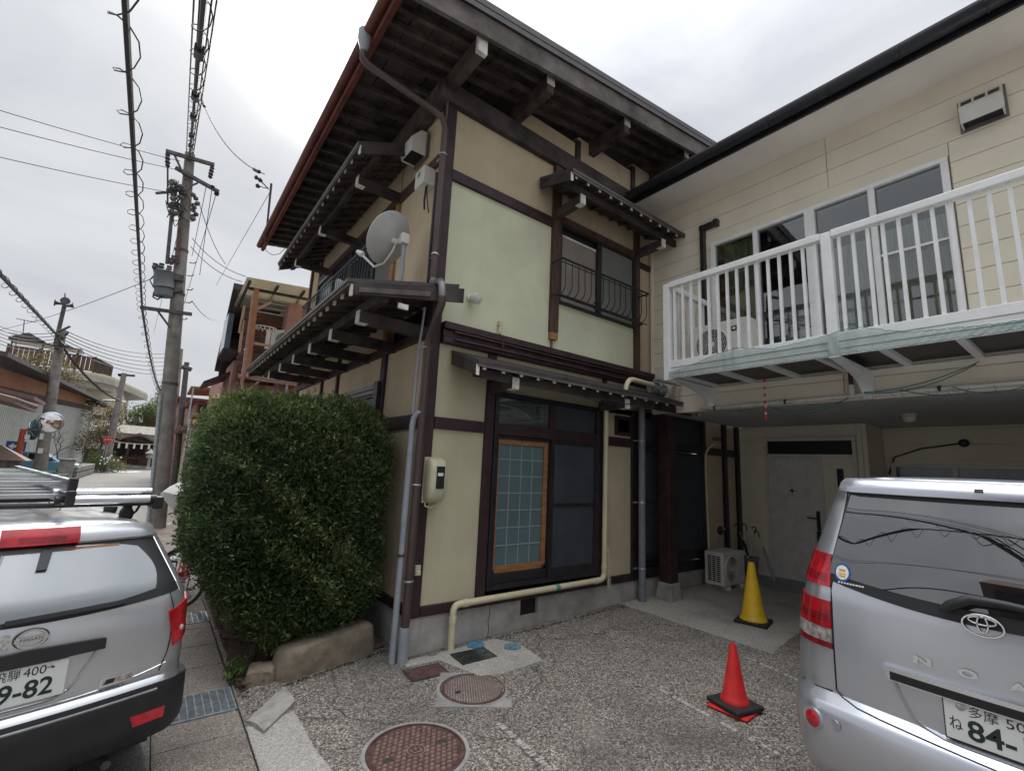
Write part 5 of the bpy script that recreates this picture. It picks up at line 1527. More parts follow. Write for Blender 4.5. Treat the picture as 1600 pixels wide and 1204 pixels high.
# ---- air conditioners
def aircon(name, label, w, d, h, grp='air conditioner units'):
    t = thing(name, label, 'air conditioner', (0, 0, 0), grp, local=True)     # front faces -y
    MB().box(-w / 2, w / 2, -d / 2, d / 2, 0.06, 0.06 + h).build('case', 'white_plastic', t, bev=0.012)
    r_ = h * 0.40
    cx, cz = -w * 0.14, 0.06 + h * 0.5
    MB().lathe([(r_, 0.0), (r_ * 0.98, 0.012), (r_ * 0.9, 0.012), (r_ * 0.88, -0.002)], (cx, -d / 2, cz), 36, M=Vector((0, -1, 0)).to_track_quat('Z', 'Y').to_matrix(), cap=False).build('fan_ring', 'white_plastic', t, smooth=40)
    MB().lathe([(r_ * 0.89, -d / 2 - 0.002), (0.001, -d / 2 - 0.002)], (cx, 0, cz), 36, axis='y', cap=False).build('fan_opening', 'grille_dark', t)
    q = MB()
    for k in range(1, 9):
        rr_ = r_ * 0.9 * k / 9
        q.lathe([(rr_ - 0.002, -d / 2 - 0.004), (rr_ - 0.002, -d / 2 - 0.010), (rr_ + 0.002, -d / 2 - 0.010), (rr_ + 0.002, -d / 2 - 0.004)], (cx, 0, cz), 32, axis='y', cap=False)
    for k in range(16):
        a = 2 * PI * k / 16
        q.bar((cx + 0.05 * math.cos(a), -d / 2 - 0.008, cz + 0.05 * math.sin(a)), (cx + r_ * 0.9 * math.cos(a + 0.5), -d / 2 - 0.008, cz + r_ * 0.9 * math.sin(a + 0.5)), 0.003, 0.003)
    q.build('grille', 'white_plastic', t)
    MB().lathe([(r_ * 0.2, -d / 2 - 0.012), (0.001, -d / 2 - 0.014)], (cx, 0, cz), 20, axis='y', cap=False).build('hub', 'white_plastic', t)
    for s in (-1, 1):
        MB().box(s * w * 0.32 - 0.04, s * w * 0.32 + 0.04, -d / 2 - 0.03, d / 2 + 0.03, 0.0, 0.059).build('foot', 'white_plastic', t, bev=0.006)
    MB().box(w / 2 - 0.14, w / 2 - 0.02, -d / 2 - 0.004, -d / 2 - 0.0005, 0.12, 0.15).build('label', 'plate_white', t)
    q = MB()
    for i in range(3):
        for j in range(13):
            y0 = -d / 2 + 0.05 + i * (d - 0.1) / 3
            z0 = 0.12 + j * (h - 0.11) / 13
            q.box(-w / 2 - 0.0035, -w / 2 + 0.002, y0 + 0.008, y0 + (d - 0.1) / 3 - 0.008, z0, z0 + (h - 0.11) / 13 * 0.62)
    q.build('side_slots', 'black', t)
    return t
AC1 = aircon('air_conditioner', 'beige air conditioner standing on the ground beside the porch wall', 0.66, 0.32, 0.50)
AC1.location = (7.60, 4.10, 0.10)
AC1.rotation_euler = (0, 0, R(0))
a2 = copy_tree(AC1)
a2.location = (5.52, 2.88, 3.135)
a2.rotation_euler = (0, 0, R(-90))
a2.scale = (1.12, 0.9, 1.08)
a2['label'] = 'air conditioner on the balcony floor seen through the white balusters'
q = MB()
q.box(0.14, 0.20, -0.163, -0.160, 0.42, 0.48)
o = q.build('badge', 'black', a2)
q = MB()
q.box(0.155, 0.185, -0.1645, -0.1632, 0.44, 0.465)
q.build('badge_mark', 'plate_white', a2)
# hoses of the two units
t = thing('pipe_cover', 'dark brown pipe cover going into the siding left of the balcony window', 'pipe', (XW, 3.42, 4.3))
MB().box(XW - 0.07, XW - 0.001, 3.385, 3.455, 3.25, 5.42).build('duct', 'alu_dark', t, bev=0.008)
MB().box(XW - 0.075, XW - 0.001, 3.24, 3.384, 5.42, 5.50).box(XW - 0.075, XW - 0.001, 3.384, 3.46, 5.421, 5.501).build('elbow', 'alu_dark', t, bev=0.01)
MB().box(XW - 0.085, XW - 0.001, 3.17, 3.24, 5.41, 5.51).build('cap', 'alu_dark', t, bev=0.01)
t = thing('refrigerant_hose', 'pale wrapped hose climbing the dark porch wall above the air conditioner', 'hose', (7.4, 4.3, 0.6))
MB().tube([(7.52, 4.32, 0.62), (7.50, 4.33, 1.6), (7.50, 4.33, 2.18), (7.58, 4.33, 2.30), (7.8, 4.33, 2.40), (7.86, 4.36, 2.47)], 0.022, 8).build('hose', 'cream_box', t, smooth=60)
MB().box(7.80, 7.98, 4.30, 4.36, 2.46, 2.52).build('cap', 'silver_brown', t, bev=0.008)
t = thing('wall_tap', 'small dark round fitting on the porch wall above the air conditioner', 'fitting', (8.0, 4.37, 0.9))
MB().lathe([(0.07, 0.0), (0.07, 0.03), (0.055, 0.05), (0.02, 0.055)], (7.98, 4.385, 0.92), 16, M=Vector((0, -1, 0)).to_track_quat('Z', 'Y').to_matrix()).build('cap', 'alu_dark', t, smooth=40)
MB().tube([(7.98, 4.32, 0.95), (7.98, 4.28, 0.95)], 0.015, 8).build('spout', 'steel', t)
# umbrellas in a bucket
t = thing('bucket', 'grey bucket holding umbrellas at the corner of the entrance', 'bucket', (8.38, 4.06, 0.20))
MB().lathe([(0.10, 0.205), (0.13, 0.50), (0.14, 0.50), (0.135, 0.51), (0.122, 0.50), (0.095, 0.215)], (8.36, 4.05, 0), 24, cap=False).build('pail', 'darkgrey_pvc', t, smooth=40)
MB().lathe([(0.10, 0.206), (0.001, 0.207)], (8.36, 4.05, 0), 24, cap=False).build('bottom', 'darkgrey_pvc', t)
for i, (dx, dy, hh, mt, lab) in enumerate([(-0.02, -0.03, 1.02, 'steel', 'clear furled umbrella leaning left in the bucket'), (0.06, -0.10, 0.98, 'white_cloth', 'white furled umbrella in the middle of the bucket'), (-0.06, 0.05, 1.00, 'black', 'black handled dark umbrella at the back of the bucket'), (0.10, -0.42, 0.86, 'grey_pvc', 'grey umbrella leaning out to the right of the bucket')]):
    u = thing('umbrella', lab, 'umbrella', (8.36, 4.05, 0.21), 'umbrellas at the entrance')
    if i < 3:
        a, c = Vector((8.36 - dx, 4.05 - dy, 0.22)), Vector((8.36 + dx * 1.5 - 0.06, 4.05 + dy * 1.5 + 0.05, hh))
    else:
        a, c = Vector((8.20, 3.60, 0.21)), Vector((8.40, 3.92, 0.92))
    d = (c - a)
    MB().tube([a, a + d * 0.04, a + d * 0.25, a + d * 0.6, a + d * 0.72], [0.006, 0.02, 0.032, 0.024, 0.012], 8).build('canopy', mt, u, smooth=40)
    MB().tube([a + d * 0.72, a + d * 0.9], 0.006, 6).build('shaft', 'steel', u)
    MB().tube([a + d * 0.9, a + d * 1.0] + [a + d + Vector((0.0, 0.035 - 0.035 * math.cos(R(s)), 0.035 * math.sin(R(s)))) for s in (45, 90, 135, 180)], 0.010, 7).build('handle', 'black', u, smooth=60)

# string of red and white discs hanging under the balcony
t = thing('hanging_string', 'string of red and white discs hanging below the balcony', 'string', (5.55, 2.46, 2.95))
z = 2.99
x, y = 5.55, 2.445
MB().tube([(x, y, 3.05), (x, y, 2.50)], 0.003, 5).build('cord', 'cone_red', t)
for i in range(11):
    MB().lathe([(0.008, -0.014), (0.016, 0), (0.008, 0.014)], (x + rng.uniform(-.006, .006), y, 2.97 - 0.043 * i), 8).build('bead', 'white_plastic' if i % 2 else 'cone_red', t)
# ceiling lamp in the recess
t = thing('ceiling_lamp', 'small round ceiling lamp under the recess ceiling above the minivan', 'lamp', (7.83, 1.64, 2.72))
MB().lathe([(0.09, 2.764), (0.085, 2.74), (0.03, 2.735)], (7.83, 1.64, 0), 20).build('base', 'white_plastic', t)
MB().lathe([(0.07, 2.735), (0.075, 2.70), (0.05, 2.66), (0.001, 2.65)], (7.83, 1.64, 0), 20, cap=False).build('shade', 'white_plastic', t, smooth=40)
t = thing('wall_lamp', 'small dark wall lamp with a cable above the ground floor window of the recess', 'lamp', (9.6, 1.4, 2.5))
MB().lathe([(0.05, 0), (0.06, 0.05), (0.03, 0.08)], (9.62, 1.40, 2.50), 14, M=Vector((-1, 0, 0)).to_track_quat('Z', 'Y').to_matrix()).build('head', 'alu_dark', t, smooth=40)
MB().tube([(9.6, 1.42, 2.50), (9.6, 1.9, 2.42), (9.6, 2.25, 2.28), (9.6, 2.34, 2.0)], 0.012, 6).build('cable', 'alu_dark', t, smooth=60)

# bird net slung along the balcony edge
def net(name, top, bot, nu, nv, r_, mt, label):
    q = MB()
    T = [Vector(p) for p in top]
    B = [Vector(p) for p in bot]
    def samp(L, s):
        s *= len(L) - 1
        i = min(int(s), len(L) - 2)
        return L[i].lerp(L[i + 1], s - i)
    G = [[samp(T, i / nu).lerp(samp(B, i / nu), j / nv) + Vector((-0.008 * math.sin(i * 0.9), 0, 0.004 * math.sin(i * 2.1 + j))) for j in range(nv + 1)] for i in range(nu + 1)]
    for i in range(nu):
        for j in range(nv):
            q.tube([G[i][j], G[i + 1][j + 1]], r_, 3, cap=False)
            q.tube([G[i + 1][j], G[i][j + 1]], r_, 3, cap=False)
    for j in (0, nv):
        q.tube([G[i][j] for i in range(nu + 1)], r_ * 2.4, 4, cap=False)
    o = q.build(name, mt, kind='stuff')
    return tag(o, label, 'net')
xn = XB - 0.035
net('bird_net', [(xn, 3.36, 3.10), (xn, 3.10, 3.14), (xn, 2.72, 3.235), (xn, 2.5, 3.27)], [(xn, 3.36, 3.03), (xn, 3.0, 3.035), (xn, 2.72, 3.035), (xn, 2.5, 3.035)], 44, 9, 0.0011, 'net_green', 'green bird netting gathered below the left end of the balcony rail')
net('bird_net', [(xn, 2.5, 3.27), (xn, 2.1, 3.19), (xn, 1.7, 3.22), (xn, 1.38, 3.275)], [(xn, 2.5, 3.035), (xn, 2.0, 3.03), (xn, 1.6, 3.03), (xn, 1.38, 3.035)], 60, 10, 0.0011, 'net_green', 'green bird netting draped over the middle of the balcony fascia')
net('bird_net', [(xn, 1.38, 3.275), (xn, 1.0, 3.14), (xn, 0.5, 3.10), (xn, 0.1, 3.09)], [(xn, 1.38, 3.035), (xn, 1.0, 3.03), (xn, 0.5, 3.03), (xn, 0.1, 3.03)], 56, 8, 0.0011, 'net_green', 'green bird netting along the balcony fascia right of the middle post')
t = thing('loose_netting', 'dark torn netting sagging along the white pipe under the balcony', 'net', (5.95, 2.0, 2.75))
q = MB()
for (a, c, s_) in [((5.95, 3.5, 2.76), (5.95, 2.6, 2.73), 0.05), ((5.95, 2.6, 2.73), (5.95, 1.75, 2.75), 0.10), ((5.95, 2.55, 2.70), (5.95, 1.80, 2.72), 0.10), ((5.95, 1.6, 2.80), (5.95, 0.7, 3.0), 0.06), ((5.95, 1.6, 2.79), (5.95, 0.72, 2.98), 0.085), ((5.95, 1.3, 2.80), (5.95, 0.8, 2.72), 0.04), ((5.95, 0.9, 2.78), (5.95, 0.4, 2.76), 0.07)]:
    q.tube(sag(a, c, s_, 14), 0.005, 4)
for k in range(30):
    y = rng.uniform(0.4, 3.4)
    q.tube([(5.95, y, 2.77), (5.94, y + rng.normal(0, 0.03), 2.77 - rng.uniform(0.02, 0.12))], 0.002, 3)
q.build('strands', 'net_green', t, kind='stuff')
# thin wires under the little roofs
t = thing('bell_wire', 'thin black wire hanging under the little roof over the big window', 'wire', (3.5, 3.9, 2.75))
MB().tube(sag((3.7, 3.84, 2.76), (4.95, 3.86, 2.74), 0.07), 0.005, 5).build('strand', 'wire', t)
t = thing('loose_strap', 'frayed pale strings hanging from a hook by the cream pipe', 'string', (4.98, 4.3, 0.6))
MB().box(4.96, 5.03, YF - 0.03, YF + 0.029, 0.78, 0.86).build('hook_plate', 'cream_box', t, bev=0.004)
q = MB()
for k in range(7):
    x = 4.97 + 0.012 * k
    q.tube([(x, YF - 0.03, 0.80), (x + rng.normal(0, 0.012), YF - 0.05, 0.62), (x + rng.normal(0, 0.02), YF - 0.05, 0.46), (x + rng.normal(0, 0.03), YF - 0.06, 0.34 + rng.uniform(-.05, .05))], 0.0035, 4)
q.build('strings', 'cream_box', t)
# ------------------------------------------------------------------ cars: a shell from stacked outlines, parts laid on its skin
class Skin:
    """rear-centred car skin. x right, y forward, z up; t runs round the rear from left to right"""
    def __init__(s, prof, bow, yfront):
        s.z = [p[0] for p in prof]
        s.w = [p[1] for p in prof]
        s.y = [p[2] for p in prof]
        s.r = [p[3] for p in prof]
        s.bow, s.yf = bow, yfront
    def val(s, z):
        return (float(np.interp(z, s.z, s.w)), float(np.interp(z, s.z, s.y)), float(np.interp(z, s.z, s.r)))
    def raw(s, t, z):
        w, y0, r = s.val(z)
        fl = w - r
        a = abs(t)
        sg = 1 if t >= 0 else -1
        if a <= fl:
            return Vector((t, y0 + s.bow * (t / w) ** 2, z))
        yb = y0 + s.bow * (fl / w) ** 2
        al = r * PI / 2
        if a <= fl + al:
            q = (a - fl) / r
            return Vector((sg * (fl + r * math.sin(q)), yb + r * (1 - math.cos(q)), z))
        return Vector((sg * w, yb + r + (a - fl - al), z))
    def P(s, t, z, off=0.0):
        p = s.raw(t, z)
        if off == 0: return p
        e = 0.004
        du = s.raw(t + e, z) - s.raw(t - e, z)
        dv = s.raw(t, z + e) - s.raw(t, z - e)
        n = du.cross(dv)
        n = n.normalized() if n.length > 1e-12 else Vector((0, -1, 0))
        return p + n * off
    def side_t(s, z, yy):                     # t of the point on the side at local y
        w, y0, r = s.val(z)
        fl = w - r
        return fl + r * PI / 2 + (yy - (y0 + s.bow * (fl / w) ** 2 + r))
    def shell(s, name, mt, root, zs, roof_rise=0.03, ribs=0):
        rows = []
        for z in zs:
            w, y0, r = s.val(z)
            fl = w - r
            al = r * PI / 2
            ys = y0 + s.bow * (fl / w) ** 2 + r
            yf = s.yf(z)
            side = [fl + al + (yf - ys) * (i / 7) for i in range(7, 0, -1)]
            arcs = [fl + al * i / 7 for i in range(7, 0, -1)]
            flat = [-fl + 2 * fl * i / 12 for i in range(13)]
            ts = [-t for t in side] + [-t for t in arcs] + flat + arcs[::-1] + side[::-1]
            rows.append([s.raw(t, z) for t in ts])
        q = MB()
        n = len(rows[0])
        m = len(rows)
        q.add([p for row in rows for p in row], [(i * n + k, i * n + (k + 1) % n, (i + 1) * n + (k + 1) % n, (i + 1) * n + k) for i in range(m - 1) for k in range(n)])
        b_ = q.build(name, mt, root, smooth=45)
        top = rows[-1]
        q = MB()                              # roof: a crowned sheet inside the top outline
        half = n // 2
        L, Rr = top[:half + 1], top[::-1][:half + 1]
        nn = 28
        g = []
        for a, c in zip(L, Rr):
            g.append([a.lerp(c, j / nn) + Vector((0, 0, roof_rise * (4 * (j / nn) * (1 - j / nn)) ** 0.6 * min(1, (a - c).length) + (ribs * 0.5 * (1 + math.cos(2 * PI * 6 * j / nn)) * (1 if 3 < j < nn - 3 and a.y > 0.55 else 0)))) for j in range(nn + 1)])
        q.grid(g)
        q.build('roof', mt, root, smooth=60)
        return b_
    def patch(s, name, mt, root, tl, tr, zb, zt, off=0.004, thick=0.004, nt=12, nz=8, smooth=50, label=None):
        f = lambda v: v if callable(v) else (lambda _u: v)
        tl, tr, zb, zt = f(tl), f(tr), f(zb), f(zt)
        A, B = [], []
        for j in range(nz + 1):
            v = j / nz
            ra, rb = [], []
            for i in range(nt + 1):
                u = i / nt
                t = tl(v) + (tr(v) - tl(v)) * u
                z = zb(u) + (zt(u) - zb(u)) * v
                ra.append(s.P(t, z, off))
                rb.append(s.P(t, z, off - thick))
            A.append(ra)
            B.append(rb)
        q = MB()
        q.grid(A)
        ea = A[0] + [r_[-1] for r_ in A[1:]] + A[-1][-2::-1] + [r_[0] for r_ in A[-2:0:-1]]
        eb = B[0] + [r_[-1] for r_ in B[1:]] + B[-1][-2::-1] + [r_[0] for r_ in B[-2:0:-1]]
        n = len(ea)
        q.add(ea + eb, [(i, n + i, n + (i + 1) % n, (i + 1) % n) for i in range(n)])
        return q.build(name, mt, root, smooth=smooth, label=label)
    def line(s, name, mt, root, tz, r_=0.004, off=0.001):
        q = MB()
        q.tube([s.P(t, z, off) for t, z in tz], r_, 5)
        return q.build(name, mt, root)
def wheel(root, x, y, r_, w_, sgn):
    q = MB()
    q.lathe([(r_ * 0.62, -w_ / 2), (r_ * 0.93, -w_ / 2), (r_, -w_ * 0.35), (r_, w_ * 0.35), (r_ * 0.93, w_ / 2), (r_ * 0.62, w_ / 2)], (x, y, r_), 32, axis='x')
    o = q.build('wheel', 'tyre', root, smooth=40)
    q = MB()
    q.lathe([(r_ * 0.61, w_ * 0.40 * sgn), (r_ * 0.5, w_ * 0.46 * sgn), (r_ * 0.15, w_ * 0.30 * sgn), (0.001, w_ * 0.38 * sgn)], (x, y, r_), 24, axis='x', cap=False)
    q.build('rim', 'steel', o, smooth=40)
TX = Matrix(((1, 0, 0, 0), (0, 0, -1, 0), (0, 1, 0, 0), (0, 0, 0, 1)))     # text plane -> plane facing back (-y)
def on_back(x, y, z): return Matrix.Translation((x, y, z)) @ TX
def plate(root, x0, z0, y, row1, row2, kana=None):
    q = MB()
    q.box(x0, x0 + 0.33, y - 0.004, y, z0, z0 + 0.165)
    p = q.build('licence_plate', 'plate_white', root, bev=0.006)
    q = MB()
    for (s_, size, px_, pz, wd) in row1 + row2:
        put_text(q, s_, size, on_back(x0 + px_, y - 0.0052, z0 + pz), wd, 0.0022 if size > 0.1 else 0.0)
    q.build('lettering', 'plate_ink', p)
    for dx in (0.07, 0.26):
        MB().lathe([(0.009, -0.006), (0.006, -0.0085), (0.001, -0.009)], (x0 + dx, y - 0.0, z0 + 0.145), 10, axis='y', cap=False).build('bolt', 'steel', p)
    return p

# ================= silver estate van with ladders on the roof rack
AD_Y = 3.3
van = thing('estate_van', 'dusty silver estate van with black bumper and a loaded roof rack, parked on the street', 'car', (-0.1033 * AD_Y, AD_Y, -0.035), rot=(0, 0, R(15)), local=True)
VZ = 0.035
sk = Skin([(0.22, 0.70, 0.06, 0.12), (0.34, 0.72, -0.035, 0.14), (0.50, 0.715, -0.045, 0.16), (0.545, 0.715, -0.035, 0.16), (0.575, 0.715, 0.0, 0.16), (0.78, 0.715, 0.0, 0.17), (0.93, 0.705, 0.012, 0.17), (1.0, 0.69, 0.03, 0.16),
           (1.06, 0.665, 0.06, 0.15), (1.30, 0.565, 0.275, 0.13), (1.335, 0.545, 0.285, 0.12), (1.365, 0.51, 0.30, 0.11), (1.385, 0.46, 0.33, 0.10)], 0.07,
          lambda z: float(np.interp(z, [0.2, 0.75, 0.92, 1.0, 1.3, 1.4], [3.75, 3.85, 3.7, 2.9, 2.35, 2.2])))
# the skin is drawn in photo heights above the yard; the van's own base lies a little lower
sk.z = [z + VZ for z in sk.z]
_o = sk.yf
sk.yf = lambda z: _o(z - VZ)
def vz(z): return z + VZ
sk.shell('body', 'car_silver', van, [vz(z) for z in (0.24, 0.34, 0.5, 0.545, 0.575, 0.68, 0.78, 0.86, 0.93, 1.0, 1.06, 1.12, 1.18, 1.24, 1.30, 1.335, 1.365, 1.385)], 0.035, 0.012)
MB().box(-0.62, 0.62, 0.2, 3.6, 0.20, 0.30).build('underbody', 'black', van)
sk.patch('bumper', 'car_black', van, lambda v: -sk.side_t(vz(0.4), 0.62), lambda v: sk.side_t(vz(0.4), 0.62), lambda u: vz(0.275 + 0.05 * abs(2 * u - 1) ** 3), lambda u: vz(0.545 + (0.11 * max(0, abs(2 * u - 1) - 0.72) / 0.28)), 0.028, 0.03, 60, 10)
sk.line('bumper_groove', 'dust', van, [(t, vz(0.525)) for t in np.linspace(-0.55, 0.55, 23)], 0.006, 0.026)
for s in (-1, 1):
    a, c = sorted((s * 0.44, s * 0.60))
    sk.patch('reflector', 'lamp_red', van, lambda v: a + 0.02 * (1 - v) * (s > 0), lambda v: c - 0.02 * (1 - v) * (s < 0), vz(0.375), vz(0.43), 0.033, 0.006, 10, 3)
    a, c = s * 0.555, s * (sk.side_t(vz(0.85), 0.26))
    if s > 0: sk.patch('tail_lamp', 'lamp_red', van, lambda v: 0.625 - 0.05 * v, lambda v: sk.side_t(vz(0.8), 0.20 + 0.08 * v), lambda u: vz(0.715 + 0.05 * u), lambda u: vz(0.915 + 0.075 * u), 0.008, 0.01, 14, 8)
    else: sk.patch('tail_lamp', 'lamp_red', van, lambda v: -sk.side_t(vz(0.8), 0.20 + 0.08 * v), lambda v: -0.625 + 0.05 * v, lambda u: vz(0.765 - 0.05 * u), lambda u: vz(0.99 - 0.075 * u), 0.008, 0.01, 14, 8)
    tc_ = s * 0.665
    q = MB()
    c0 = sk.P(tc_, vz(0.80), 0.008)
    q.ball(c0 - Vector((0, -0.012, 0)), 0.02, 12, 8)
    q.build('reversing_bulb', 'lamp_clear', van, smooth=60)
    # shut line between tailgate and wing
    sk.line('shut_line', 'black', van, [(s * 0.57, vz(0.60)), (s * 0.60, vz(0.70)), (s * 0.605, vz(0.75))] + [(s * (0.60 - 0.11 * k / 5), vz(0.94 + 0.36 * k / 5)) for k in range(6)], 0.0035, 0.001)
# rear window, black surround and the paler glass inside
gl = sk.patch('rear_window', 'black', van, lambda v: -0.635 + 0.115 * v, lambda v: 0.635 - 0.115 * v, lambda u: vz(0.972 + 0.045 * (2 * u - 1) ** 2), vz(1.305), 0.004, 0.006, 26, 10)
sk.patch('glass', 'car_glass', gl, lambda v: -0.50 - 0.04 * math.sin(PI * v) + 0.07 * v, lambda v: 0.50 + 0.04 * math.sin(PI * v) - 0.07 * v, lambda u: vz(0.995 + 0.05 * (2 * u - 1) ** 2), lambda u: vz(1.292 - 0.03 * (2 * u - 1) ** 4), 0.006, 0.004, 26, 10)
sk.line('window_trim', 'chrome', gl, [(0.64 - 0.115 * k / 6, vz(1.01 + 0.295 * k / 6)) for k in range(7)], 0.003, 0.004)
sk.patch('wiper', 'car_black', gl, -0.10, 0.36, lambda u: vz(0.985 + 0.012 * u), lambda u: vz(1.003 + 0.012 * u), 0.022, 0.018, 10, 2)
sk.patch('wiper', 'car_black', gl, lambda v: -0.01 + 0.02 * v, lambda v: 0.03 + 0.025 * v, vz(1.19), vz(1.29), 0.02, 0.016, 4, 4)
sk.patch('interior_shelf', 'rust_band', gl, 0.10, 0.34, vz(1.275), vz(1.285), 0.0075, 0.002, 6, 2)
# roof lip with stop lamp
sk.patch('roof_spoiler', 'car_silver', van, -0.52, 0.52, lambda u: vz(1.312), lambda u: vz(1.372), 0.022, 0.03, 26, 4)
sk.patch('stop_lamp', 'lamp_red', van, -0.15, 0.15, lambda u: vz(1.305), lambda u: vz(1.362 + 0.004), 0.045, 0.05, 14, 4)
sk.patch('stop_lamp_core', 'lamp_red_dark', van, -0.085, 0.095, vz(1.315), vz(1.338), 0.0465, 0.003, 8, 2)
# garnish, emblem, plate in its recess
sk.patch('garnish', 'car_black', van, -0.29, 0.29, lambda u: vz(0.800), lambda u: vz(0.862 - 0.012 * (2 * u - 1) ** 2), 0.026, 0.03, 18, 4)
sk.patch('plate_recess', 'car_silver', van, lambda v: -0.17 - 0.10 * v ** 1.6, lambda v: 0.17 + 0.10 * v ** 1.6, vz(0.618), vz(0.80), 0.0025, 0.003, 18, 6)
sk.line('recess_edge', 'car_silver', van, [(0.262, vz(0.80)), (0.235, vz(0.745)), (0.205, vz(0.685)), (0.17, vz(0.638)), (0.12, vz(0.615))] + [(0.12 - 0.24 * k / 6, vz(0.613)) for k in range(1, 7)] + [(-0.17, vz(0.638)), (-0.205, vz(0.685)), (-0.262, vz(0.80))], 0.009, 0.0)
sk.line('tailgate_crease', 'car_silver', van, [(-0.60 + 1.2 * k / 20, vz(0.585 + 0.05 * (abs(2 * k / 20 - 1)) ** 3)) for k in range(21)], 0.005, -0.001)
plate(van, -0.175, vz(0.630), -0.008, [('飛騨', 0.052, 0.075, 0.118, 0.085), ('400', 0.055, 0.170, 0.118, 0.080)], [('19-82', 0.110, 0.060, 0.022, 0.225)])
MB().lathe([(0.006, 0), (0.001, -0.002)], (0.098, -0.0125, vz(0.768)), 10, axis='y', cap=False).build('plate_seal', 'plate_ink', van)
q = MB()
cz = vz(0.918)
for k in range(24):
    a0, a1_ = 2 * PI * k / 24, 2 * PI * (k + 1) / 24
    q.bar((0.052 * math.cos(a0), -0.004, cz + 0.040 * math.sin(a0)), (0.052 * math.cos(a1_), -0.004, cz + 0.040 * math.sin(a1_)), 0.010, 0.012, up=(0, 1, 0))
q.box(-0.060, 0.060, -0.014, -0.001, cz - 0.009, cz + 0.009)
q.build('emblem', 'chrome', van)
q = MB()
q.lathe([(1.0, 0), (0.82, 0)], (0, 0, 0), 30, cap=False, M=Matrix(((0.064, 0, 0), (0, 0, 1), (0, 0.047, 0))))
q.v = [(p[0], -0.0025, p[2] + cz) for p in q.v]
q.build('emblem_backing', 'alu_dark', van)  # dark backing ring behind the chrome emblem
q = MB()
put_text(q, 'NISSAN', 0.016, on_back(-0.040, -0.0150, cz - 0.0055), 0.08)
q.build('emblem_lettering', 'alu_dark', van)
q = MB()
q.box(-0.20, -0.075, 0.004, 0.0055, vz(0.882), vz(0.95))
o = q.build('foil_patch', mat('foil', (0.62, 0.61, 0.58), 0.35, metal=0.5, var=0.3, scale=40, bump=0.8, bscale=60), van)
o.location.y -= 0.008
fr = sk.patch('badge', 'chrome', van, 0.30, 0.445, vz(0.600), vz(0.648), 0.006, 0.006, 6, 3)
sk.patch('badge_face', 'lamp_clear', fr, 0.309, 0.436, vz(0.608), vz(0.640), 0.0072, 0.002, 6, 3)
sk.patch('badge_mark', 'alu_dark', fr, lambda v: 0.318 + 0.006 * v, lambda v: 0.358 + 0.006 * v, vz(0.613), vz(0.634), 0.0085, 0.001, 3, 2)
q = MB()
put_text(q, 'EXPERT', 0.020, on_back(0.31, sk.P(0.37, vz(0.58), 0.0).y - 0.006, vz(0.578)), 0.10)
q.build('model_lettering', 'alu_dark', van)
for (y, z0, z1, y2) in [(1.0, 1.0, 1.27, 1.9), (2.0, 1.0, 1.27, 2.6)]:
    for s in (-1, 1):
        tA, tB = sk.side_t(vz(1.1), y - 0.35), sk.side_t(vz(1.1), y2 - 0.45)
        a, c = (tA, tB) if s > 0 else (-tB, -tA)
        sk.patch('side_window', 'car_glass_dark', van, a, c, vz(z0 + 0.02), vz(z1), 0.003, 0.004, 8, 5)
for s in (-1, 1):
    tA, tB = sk.side_t(vz(1.1), 0.36), sk.side_t(vz(1.1), 0.52)
    sk.patch('rear_quarter_window', 'black', van, min(s * tA, s * tB) , max(s * tA, s * tB), vz(1.02), vz(1.28), 0.003, 0.004, 4, 5)
    wheel(van, s * 0.64, 0.75, 0.29, 0.17, s)
    wheel(van, s * 0.64, 3.1, 0.29, 0.17, s)
    sk.patch('wheel_arch', 'black', van, min(s * sk.side_t(vz(.4), .44), s * sk.side_t(vz(.4), 1.06)), max(s * sk.side_t(vz(.4), .44), s * sk.side_t(vz(.4), 1.06)), vz(0.24), lambda u: vz(0.26 + 0.34 * math.sin(PI * u) ** 0.6), 0.002, 0.003, 14, 6)
MB().tube([(0.40, 0.05, 0.22), (0.40, 0.35, 0.22)], 0.022, 8).build('exhaust_pipe', 'pole_iron', van)
# roof rack: bars, feet, rollers
rack = MB().tube([(-0.60, 0.62, vz(1.485)), (0.60, 0.62, vz(1.485))], 0.016, 8).tube([(-0.60, 1.05, vz(1.485)), (0.60, 1.05, vz(1.485))], 0.016, 8).tube([(-0.60, 1.9, vz(1.485)), (0.60, 1.9, vz(1.485))], 0.016, 8).build('roof_rack', 'black', van, smooth=50)
for (x, y) in [(0.44, 0.66), (0.44, 1.05), (-0.44, 0.66), (-0.44, 1.05), (0.44, 1.9), (-0.44, 1.9)]:
    MB().ball((x, y, vz(1.415)), 0.05, 12, 8, (0.8, 1.0, 1.0)).box(x - 0.05, x + 0.05, y - 0.06, y + 0.06, vz(1.355), vz(1.378)).box(x - 0.022, x + 0.022, y - 0.02, y + 0.02, vz(1.42), vz(1.485)).build('foot', 'rubber', rack, smooth=40)
for x in (0.58, -0.58):
    MB().box(x - 0.03, x + 0.03, 0.56, 0.68, vz(1.45), vz(1.53)).build('end_stop', 'black', rack, bev=0.01)
MB().tube([(0.50, 0.64, vz(1.47)), (0.49, 0.66, vz(1.43)), (0.46, 0.66, vz(1.40))], 0.008, 6).build('strap_end', 'black', rack)
